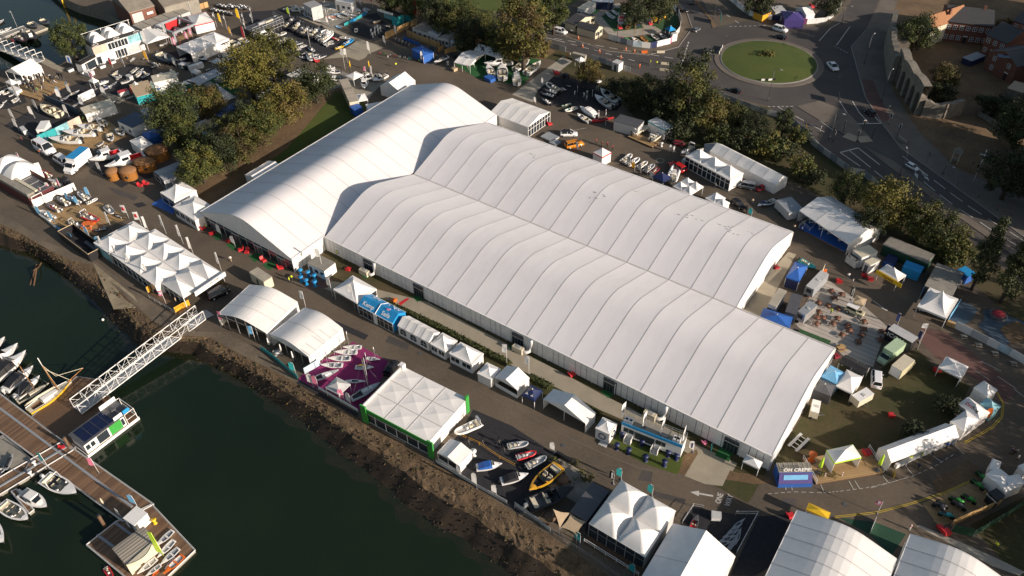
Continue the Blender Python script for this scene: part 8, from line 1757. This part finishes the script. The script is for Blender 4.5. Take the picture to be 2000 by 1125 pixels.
pg((130,160),(285,165),(270,90),2.6,3.8,'purple gazebo with pale lettering behind the hoarding','wwww','gazebo','gazebo',col='purple',conc=1.1,wallcol='purple');gb((220,60),(300,120),(340,90),3.0,4.4,'tall white tent flap right of the purple gazebo','y','wwww',bays=1);cb_((60,100),(150,95),(190,40),2.4,'pale stand behind the purple gazebo',wall='lgrey',roof='lgrey',doors=0,wins=0);at((lounger,'red'),(345,60),'red boat sail behind the tall tent flap','boat_cover','cover',1,None,2);cb_((-40,120),(30,90),(60,20),2.4,'yellow and black stall at the hoarding',wall='gold',roof='dgrey',doors=0,wins=0)
ca((45,215),(150,245),'white car on the road above the roundabout','paintw','suv');ca((145,300),(55,275),'dark car beside the roundabout kerb','paintk','sedan');ca((480,490),(535,550),'white car on the right side of the roundabout','paintw','sedan');ca((830,900),(760,850),'dark car waiting at the stop line','paintk','hatch')
at((signpost,'dgrey',2.6,3.0,1.4),(540,800),'dark direction board on the traffic island','road_sign','road sign',3.6)
lp((750,500),'dark street lamp on the red paved footway',9,1.5);lp((885,790),'dark street lamp before the medieval arches',9,1.5);lp((480,1090),'dark street lamp on the traffic island',8);lp((575,180),'dark street lamp on the upper road corner',6)
for k,p in enumerate([(585,1040),(690,1110),(735,1030),(810,1080),(940,980),(1010,1060),(395,1080),(505,1110)]):at((trafficlight,),p,'traffic light with a black head, %s at the crossing'%ORD[k],'traffic_light','traffic light',3.4+k,'traffic lights at the crossing')
at((signpost,'yellow',2.6,.9,.9),(285,1040),'yellow temporary sign at the mesh fence','road_sign','road sign',3.6);at((bollard,'white'),(945,960),'white twin bollard on the footway','bollard','bollard',0,None,1.6)
wallrun('crossing_island',[(600,1055),(700,1095),(800,1085)],.15,'path','pale raised crossing island','island',9,th=3.0,post=None)
at((poseur,'conc2'),(945,850),'pale litter bin on the red paved footway','litter_bin','bin',0,None,.9)
def townwall(pts,h,label,arches=False,th=1.7):
 W_=[G(*p)for p in pts];b=W_[0].copy();mb=MB();r=random.Random(2);P=[]
 for a,c in zip(W_,W_[1:]):
  d=c-a;L=d.length;m4=Matrix.Translation(a-b)@Matrix.Rotation(math.atan2(d.y,d.x),4,'Z');mb.T=m4
  if not arches:
   n=max(2,int(L/1.2));hs=[h*r.uniform(.88,1.06)for _ in range(n+1)]
   mb.loft([[(L*i/n,-th/2,0),(L*i/n,-th/2*.9,hs[i]),(L*i/n,th/2*.9,hs[i]*.97),(L*i/n,th/2,0)]for i in range(n+1)],'stone',True,0)
  else:
   n=max(1,round(L/4.2));bw_=L/n
   for i in range(n):
    x0=i*bw_;pw=bw_*.2;ah=h*.55;rr_=bw_/2-pw
    mb.box(x0,x0+pw,-th/2,th/2,0,ah,'stone');mb.box(x0+bw_-pw,x0+bw_,-th/2,th/2,0,ah,'stone')
    up_,lo_=[],[]
    for j in range(11):
     a_=math.pi-math.pi*j/10;lo_.append((x0+bw_/2+rr_*math.cos(a_),ah+rr_*1.1*math.sin(a_)))
     up_.append((x0+bw_*j/10,h*(1+.03*math.sin((x0+bw_*j/10)*.55))))
    mb.loft([[(lx,-th/2,lz),(ux,-th/2,uz),(ux,th/2,uz),(lx,th/2,lz)]for(lx,lz),(ux,uz)in zip(lo_,up_)],'stone',False,0)
    mb.box(x0,x0+pw,-th/2,th/2,ah,ah+.02,'stone');mb.f([(x0,-th/2,ah),(x0+pw,-th/2,ah),(x0,-th/2,h)],'stone');mb.f([(x0+bw_,-th/2,ah),(x0+bw_-pw,-th/2,ah),(x0+bw_,-th/2,h*.98)],'stone')
    mb.box(x0+pw,x0+bw_-pw,th/2-.3,th/2-.1,0,h*.8,'stone')
    mb.T=m4
 mb.T=None;o=link(bpy.data.objects.new('town_wall',mb.mesh('town_wall')));o.location=b;tags(o,label,'stone wall')
townwall([(955,640),(935,500),(925,380),(950,250)],8,'high ruined stone wall left of the arcade');townwall([(1000,480),(985,380)],6,'broken stone wall stub with a flat top beside the round tree',th=5)
townwall([(1000,600),(1030,690),(1100,800),(1175,900)],9,'medieval stone wall with a row of tall blind arches',True,2.2)
townwall([(1190,900),(1350,920),(1490,890)],4.5,'lower stone wall running right from the arcade');townwall([(1010,1080),(1080,1125)],.8,'low stone kerb wall at the footway corner',th=1.0)
townwall([(1640,900),(1800,1000),(1940,1120)],1.4,'low garden wall in the shaded old town',th=.6)
house((1400,165),(1760,205),(1790,80),6.5,9,'dark brick terraced houses with white sash windows',floors=2,n=7)
house((1210,190),(1280,220),(1350,60),6,9.5,'house with a bright orange tiled gable roof','cream','orgtile','y',2,2)
house((1730,400),(1950,520),(1960,360),5.5,8,'modern brick house with solar panels on its roof','brick','slate','y',2,2)
house((1710,270),(1870,340),(1930,220),6,9,'brick house with a dark pitched roof behind the solar panels','brick','slate','x',2,3)
house((1920,160),(2100,220),(2140,60),6,8.5,'brick house with cream bay windows at the right edge','brick','slate','x',2,3)
q0=G(1840,440,7.2);once([('panel',MB().box(-1.6,1.6,-1.2,1.2,0,.08,'solar'))],'solar_panel_array','dark solar panel array on the modern brick house','solar panels',q0,.4)
cb_((1520,450),(1590,480),(1640,410),1.8,'dark blue shed with a striped roof by the brick house',name='store_shed',cat='shed',wall='navy',roof='hullgrey',doors=0,wins=0,rib=1)
cb_((1870,690),(2000,730),(2020,660),2.4,'small tan roofed outbuilding in the old town',name='store_shed',cat='shed',wall='stone',roof='tan',doors=0,wins=0)
wallrun('hedge_border',[(1620,770),(1740,800),(1890,790)],1.2,'hedgem','clipped hedge border in the shaded old town garden','hedge',9,th=1.6,post=None)
zn(1500,281,4)
ca((1085,150),(1175,200),'pale silver car on the dual carriageway','paintw','hatch')
q=G(1455,140);once([('leg',MB().tube([(sx*.8,sy*.8,0),(sx*.7,sy*.7,3)],.1,'cream',5))for sx in(-1,1)for sy in(-1,1)]+[('roof',MB().loft([[(sx,sy,3)for sx,sy in((-1.1,-1.1),(1.1,-1.1),(1.1,1.1),(-1.1,1.1))],[(0,0,4.4)]*4],'stone',True,0)),('basin',MB().cyl(0,0,0,1.0,.6,'stone',10))],'stone_monument','small white pillared monument beside the carriageway','monument',q)
q=G(1600,305);once([('mast',MB().cyl(0,0,0,9.5,.1,'white',7)),('lamp_arm',MB().tube([(-.8,0,8),(.8,0,8)],.08,'white',5)),('lamp',MB().cb(-.8,0,7.9,.4,.3,.2,'lgrey').cb(.8,0,7.9,.4,.3,.2,'lgrey'))],'camera_mast','white camera mast beyond the carriageway','mast',q)
at((signpost,'dgrey',3,1.4,1.0),(1240,140),'dark road sign beside the carriageway','road_sign','road sign',3.6);lp((1015,280),'dark street lamp on the median',8,2);lp((1365,235),'short dark post beyond the carriageway',2.5)
for k,p in enumerate([(1480,320),(1640,420),(1790,520),(1600,160)]):at((bollard,'dgrey'),p,'dark bollard, %s along the far footway'%ORD[k],'bollard','bollard',0,'dark bollards on the far footway',1.2)
wallrun('hoarding',[(330,0),(430,80),(640,230),(740,250),(860,350)],1.8,'lgrey','grey mesh fence along the carriageway by the round trees','hoarding',2.6,cols=['lgrey','hullgrey'])
# ---------------------------------------------------------------- trees: (x, y of crown centre, crown width) in picture points
zn(0,0,1)
KR={'round':(4,4.3),'tall':(3.3,6.0),'wide':(5,4.0),'cone':(2.6,6.2),'bush':(2.2,1.7)}
TD={'yellow green':('leafo','leafo'),'green':('leafg','leafd'),'dark':('leafd','leafd'),'olive':('leafg','leafo'),'autumn brown':('leafb','leafo'),'dark pine':('leafd','leafg'),'golden':('leafo','leafb')}
TN={}
def tr(px,py,wd_,kind,col,label,sd=1,grp=None,name='tree'):
 rx,cz=KR[kind];sc=1.0
 for _ in range(4):
  p=G(px,py,cz*sc);mpp=(p-CAM).length/CF;sc=wd_*mpp/(2*rx*.97)
 q=G(px,py,cz*sc);a,b=TD[col]
 tm=T(tree,kind,a,b,{'bush':1700,'cone':5000,'tall':7000,'wide':7500,'round':6500}[kind],sd,.36)
 put(tm,name,label,'tree' if name=='tree' else 'shrub',(q.x,q.y,0),RND.uniform(0,6.3),grp,(sc,sc,sc*RND.uniform(.92,1.1)))
tr(484,140,98,'round','yellow green','large yellow green tree, nearer of the pair above the green lawn',1);tr(526,106,96,'round','yellow green','large yellow green tree, farther of the pair above the green lawn',2)
tr(336,212,100,'round','green','big round green tree above the shingled pods',1);tr(352,258,72,'round','olive','olive tree in front of the big round green tree',2);tr(405,198,62,'round','autumn brown','orange tinged tree right of the big round green tree',1)
BT=[(612,160,78,'round','dark pine'),(552,196,88,'round','autumn brown'),(583,178,62,'round','dark pine'),(505,238,84,'round','olive'),(470,272,82,'round','autumn brown'),(428,292,80,'round','dark pine'),(388,318,78,'round','olive'),(522,212,70,'round','olive'),(448,246,62,'round','dark pine'),(402,282,60,'round','dark'),(372,338,50,'round','dark pine'),(480,225,60,'round','dark')]
for k,(x,y,s,kd,c)in enumerate(BT):tr(x,y,s,kd,c,'%s tree, %s from the top in the belt beside the cross hall'%(c,['first','fourth','second','seventh','ninth','tenth','eleventh','third','sixth','eighth','last','fifth'][k]),3+k%3,'tree belt beside the cross hall')
tr(137,80,60,'round','green','green tree at the basin end of the two storey pavilion',2)
UT=[(892,28,82,'wide','olive'),(945,48,72,'wide','olive'),(1022,50,98,'tall','golden'),(1082,14,56,'tall','green'),(985,72,74,'round','olive'),(850,22,62,'round','dark'),(925,66,62,'round','dark'),(870,58,46,'bush','olive'),(1055,92,44,'bush','golden'),(805,12,50,'round','green'),(760,2,50,'round','green'),(960,88,50,'bush','dark'),(905,84,40,'bush','green'),(1010,92,60,'round','golden')]
for k,(x,y,s,kd,c)in enumerate(UT):tr(x,y,s,kd,c,'%s tree, %s in the planted bank at the top centre'%(c,ORD[k]),1+k%4,'planted bank at the top centre')
RT=[(1352,172,92,'tall','olive'),(1392,215,74,'round','golden'),(1312,192,76,'round','dark'),(1268,178,70,'round','dark'),(1238,182,60,'round','dark'),(1150,140,56,'round','autumn brown'),(1205,168,46,'bush','dark'),(1440,226,54,'round','olive'),(1475,246,54,'round','dark'),(1532,240,34,'tall','green'),(1505,285,60,'bush','olive'),(1455,272,60,'bush','dark'),(1566,326,50,'bush','olive'),(1655,370,66,'round','green'),(1736,398,92,'round','yellow green'),(1802,432,78,'round','olive'),(1850,455,74,'round','olive'),(1930,500,62,'cone','dark'),(1988,525,62,'cone','dark'),(1700,432,60,'round','dark'),(1400,262,50,'bush','olive'),(1530,292,54,'bush','dark'),(1330,250,54,'bush','dark'),(1870,492,60,'bush','olive'),(1560,265,40,'bush','olive'),(1290,215,60,'bush','dark'),(1590,345,44,'bush','dark')]
for k,(x,y,s,kd,c)in enumerate(RT):tr(x,y,s,kd,c,'%s tree standing %s along the park edge behind the back hall'%(c,ORD[k]if k<25 else['near the end','at the end'][k-25]),1+k%4,'trees along the park edge')
OT=[(1790,66,66,'round','green','round green tree behind the stone wall stub'),(1848,152,52,'round','autumn brown','autumn brown tree behind the blind arches'),(1838,182,54,'bush','dark','dark shrubs behind the blind arches'),(1980,335,100,'round','dark','large dark tree at the right edge beyond the carriageway'),(2000,240,90,'round','dark','dark tree at the right edge in the old town'),(1945,205,50,'bush','dark','dark shrub in the old town garden'),(1962,52,30,'bush','autumn brown','brown shrub beside the brick houses'),(1242,20,60,'round','dark','dark tree at the top of the boat green'),(1290,8,66,'round','dark','dark tree at the top right of the boat green'),(1480,0,60,'round','dark','dark tree above the upper hoarding'),(1620,5,50,'round','dark','dark tree right of the tall tent flap'),(1785,845,50,'bush','dark','dark shrubs on the lawn behind the long ticket tent'),(1850,790,46,'bush','dark','dark shrubs behind the lettered gazebos')]
for x,y,s,kd,c,lab in OT:tr(x,y,s,kd,c,lab,2)
for k,(x,y,l,w_,h)in enumerate([(131,218,14,40,15),(138,168,14,52,19),(145,118,14,40,22)]):
 once(cabin(l,w_,h,wall='brick',roof='slate',doors=1,wins=4),'town_house','tall brick town house, %s beyond the stone walls'%ORD[k],'house',(x,y,0),.1)
for k,(x,y,s)in enumerate([(158,88,1.7),(163,78,1.6),(156,66,1.8),(160,54,1.7),(158,42,1.9),(162,30,1.7),(157,18,1.8),(164,8,1.6),(168,-4,1.7)]):
 put(T(tree,'round','leafd','leafd',6500,4,.36),'tree','tall street tree, %s beyond the curved road'%ORD[k],'tree',(x,y,0),k,None,s)

# ================================================================== MORE OF THE CROWDED UPPER LEFT
zn(0,0,4)
poly('dark_carpet',[(470,700),(620,650),(850,600),(1060,560),(1190,640),(1010,700),(900,740),(800,720),(640,800),(560,790)],'dcarpet',.022)  # dark carpets, and long tent shadows painted in with the same sheet
poly('dark_carpet',[(-20,700),(140,640),(210,800),(60,850),(-20,860)],'dcarpet',.022)
poly('dark_carpet',[(860,560),(1010,500),(1180,520),(1200,590),(1000,640)],'dcarpet',.026)
poly('dark_carpet',[(1240,420),(1460,390),(1560,480),(1480,560),(1300,500)],'dcarpet',.022)
XB=[((870,580),(920,545),'white','bow'),((900,610),(955,580),'lgrey','plain'),((1020,560),(1070,520),'white','bow'),((1060,590),(1110,545),'white','arch'),((1100,600),(1170,570),'navy','plain'),((1180,520),(1250,490),'black','plain'),((760,650),(850,625),'lgrey','cover'),((800,685),(870,660),'lgrey','cover'),((940,640),(1030,615),'white','bow'),((1060,640),(1110,620),'white','plain'),((860,660),(910,630),'navy','bow'),((700,700),(760,680),'dgrey','bow'),((540,740),(620,700),'sblue','plain'),((470,780),(540,740),'navy','bow'),((60,740),(110,720),'white','bow'),((90,790),(150,760),'white','plain'),((10,790),(50,770),'white','plain'),((1380,480),(1290,450),'hullgrey','plain'),((1460,520),(1560,500),'navy','bow'),((1700,430),(1800,410),'white','cabin'),((1730,460),(1850,440),'white','bow'),((1600,460),(1530,420),'hullgrey','bow'),((1870,300),(1950,340),'white','bow'),((620,560),(690,540),'white','plain')]
for k,(s,b,c,kd)in enumerate(XB):mb_(s,b,'%s display boat, %s of the crowd around the turquoise fronted unit'%({'lgrey':'pale','hullgrey':'grey','sblue':'slate blue','dgrey':'dark grey'}.get(c,c),ORD[k]),hull=c,kind=kd,inner='dgrey' if k%3 else 'cream',group='display boats around the turquoise fronted unit')
for k,(p,c)in enumerate([((885,530),'red'),((975,520),'white'),((730,640),'pink'),((1150,470),'gold'),((1380,530),'white'),((1320,500),'white'),((480,760),'lblue'),((550,720),'lblue'),((610,420),'white'),((700,560),'white')]):fe(p,'%s feather flag, %s among the display boats by the turquoise fronted unit'%({'gold':'yellow','lblue':'pale blue'}.get(c,c),ORD[k]),c,3.4,.8,group='feather flags among the display boats')
for k,(a,b,c,col)in enumerate([((650,560),(690,575),(720,550),'white'),((1390,500),(1420,510),(1440,490),'white'),((60,690),(120,720),(150,690),'white'),((980,590),(1010,605),(1030,590),'lgrey')]):cb_(a,b,c,1.3,'%s sales desk, %s in the upper left stands'%({'lgrey':'pale'}.get(col,col),ORD[k]),name='sales_desk',cat='desk',wall=col,roof=col,doors=0,wins=0)
for k,p in enumerate([(370,1110),(180,1110),(215,1090),(660,600),(1000,480),(1180,700),(1250,720),(300,720)]):pe(p,'person walking %s'%['on the quay road beside the white van','on the quay road at the left, in red','on the quay road near the low wall','beside the timber deck steps','before the two storey pavilion doors','behind the turquoise fronted unit','beside the pale sail canopy','at the foot of the timber deck'][k],['navy','dred','black','white','tan','lgrey','blue','green'][k],'jean','walk',k)
zn(500,0,4)
YB=[((20,190),(-40,215)),((60,230),(-10,260)),((250,310),(180,330)),((300,330),(230,350)),((350,370),(290,385)),((240,165),(300,130)),((300,180),(370,150)),((170,170),(220,140)),((110,160),(160,120)),((350,230),(420,200)),((400,260),(470,215)),((440,240),(520,215)),((540,330),(600,310)),((560,350),(520,330))]
for k,(s,b)in enumerate(YB):rb(s,b,'%s inflatable boat, %s among the close ranks of the dark yard'%(['grey','black'][k%2],ORD[k]),tube=['tubeg','black'][k%2],seat=['cream','lgrey'][k%2],floor='dgrey',group='close ranks of the dark yard')
for k,(s,b)in enumerate([((760,60),(820,90)),((740,110),(790,130)),((620,60),(560,70)),((680,90),(730,130)),((600,150),(560,130)),((470,160),(540,170)),((790,80),(730,90)),((840,70),(870,100))]):dg_(s,b,'pale dinghy, %s at the crowded top of the boat park'%ORD[k],hull=['white','lgrey'][k%2],mast=0,group='pale dinghies at the top of the boat park')
zn(0,0,1)
for k,p in enumerate([(1180,118),(1290,128),(1420,70),(1560,90),(1640,150),(1720,310),(1850,400),(330,395),(560,590),(820,690),(1100,870),(1650,985)]):
 q=G(*p);wpoly('manhole_cover',[(q.x+.4*math.cos(a),q.y+.4*math.sin(a))for a in[i*math.pi/5 for i in range(10)]],'dgrey',.05)
for k,q in enumerate([[(1200,105),(1260,116),(1256,121),(1196,110)],[(1690,215),(1712,262),(1700,264),(1678,220)],[(1760,340),(1800,372),(1790,378),(1750,347)],[(640,620),(720,655),(712,664),(632,628)],[(1280,960),(1340,975),(1336,985),(1276,970)],[(1820,900),(1870,880),(1876,890),(1826,910)]]):poly('asphalt_patch',q,'dcarpet' if k==3 else 'road',.028)
rows=[]
for i,(t,b)in enumerate(zip(TA,BA)):
 o_=(b-t).xy.normalized();e=2.2+.9*math.sin(i*.37)+.6*math.sin(i*1.1)
 rows.append([(b.x-o_.x*.5,b.y-o_.y*.5,WZ+.006),(b.x+o_.x*e,b.y+o_.y*e,WZ+.006)])
special('shallow',[(.3,(.010,.016,.008)),(.6,(.02,.02,.009)),(.8,(.032,.026,.011))],.3,5,.1)
struct('shallow_water',MB().loft(rows,'shallow',False,0,False))
zn(0,0,4)
for k,(a,b,c,h)in enumerate([((1020,660),(1060,680),(1085,655),2.4),((1190,610),(1235,632),(1262,600),2.4),((690,630),(730,646),(756,622),2.4),((1490,560),(1530,575),(1556,550),2.4),((40,640),(90,660),(112,630),2.5),((1650,480),(1700,500),(1728,470),2.4)]):
 pg(a,b,c,h,h+1,'small white gazebo, %s in reading order among the upper left display boats'%['fourth','third','second','fifth','first','sixth'][k],'oowo','gazebo','gazebo','small gazebos among the display boats',conc=1.2)
for k,(s,b)in enumerate([((1120,690),(1060,710)),((560,820),(620,790)),((420,590),(470,570)),((330,660),(380,640)),((980,760),(1040,740)),((860,800),(910,770)),((1240,560),(1290,580)),((1330,590),(1390,560)),((1600,540),(1660,520)),((20,690),(70,670)),((1010,470),(1050,440)),((1110,450),(1180,440))]):
 rb(s,b,'%s inflatable tender, %s of those scattered through the upper left stands'%(['white','grey','black'][k%3],ORD[k]),tube=['white','tubeg','black'][k%3],seat='cream',group='tenders scattered through the upper left stands')
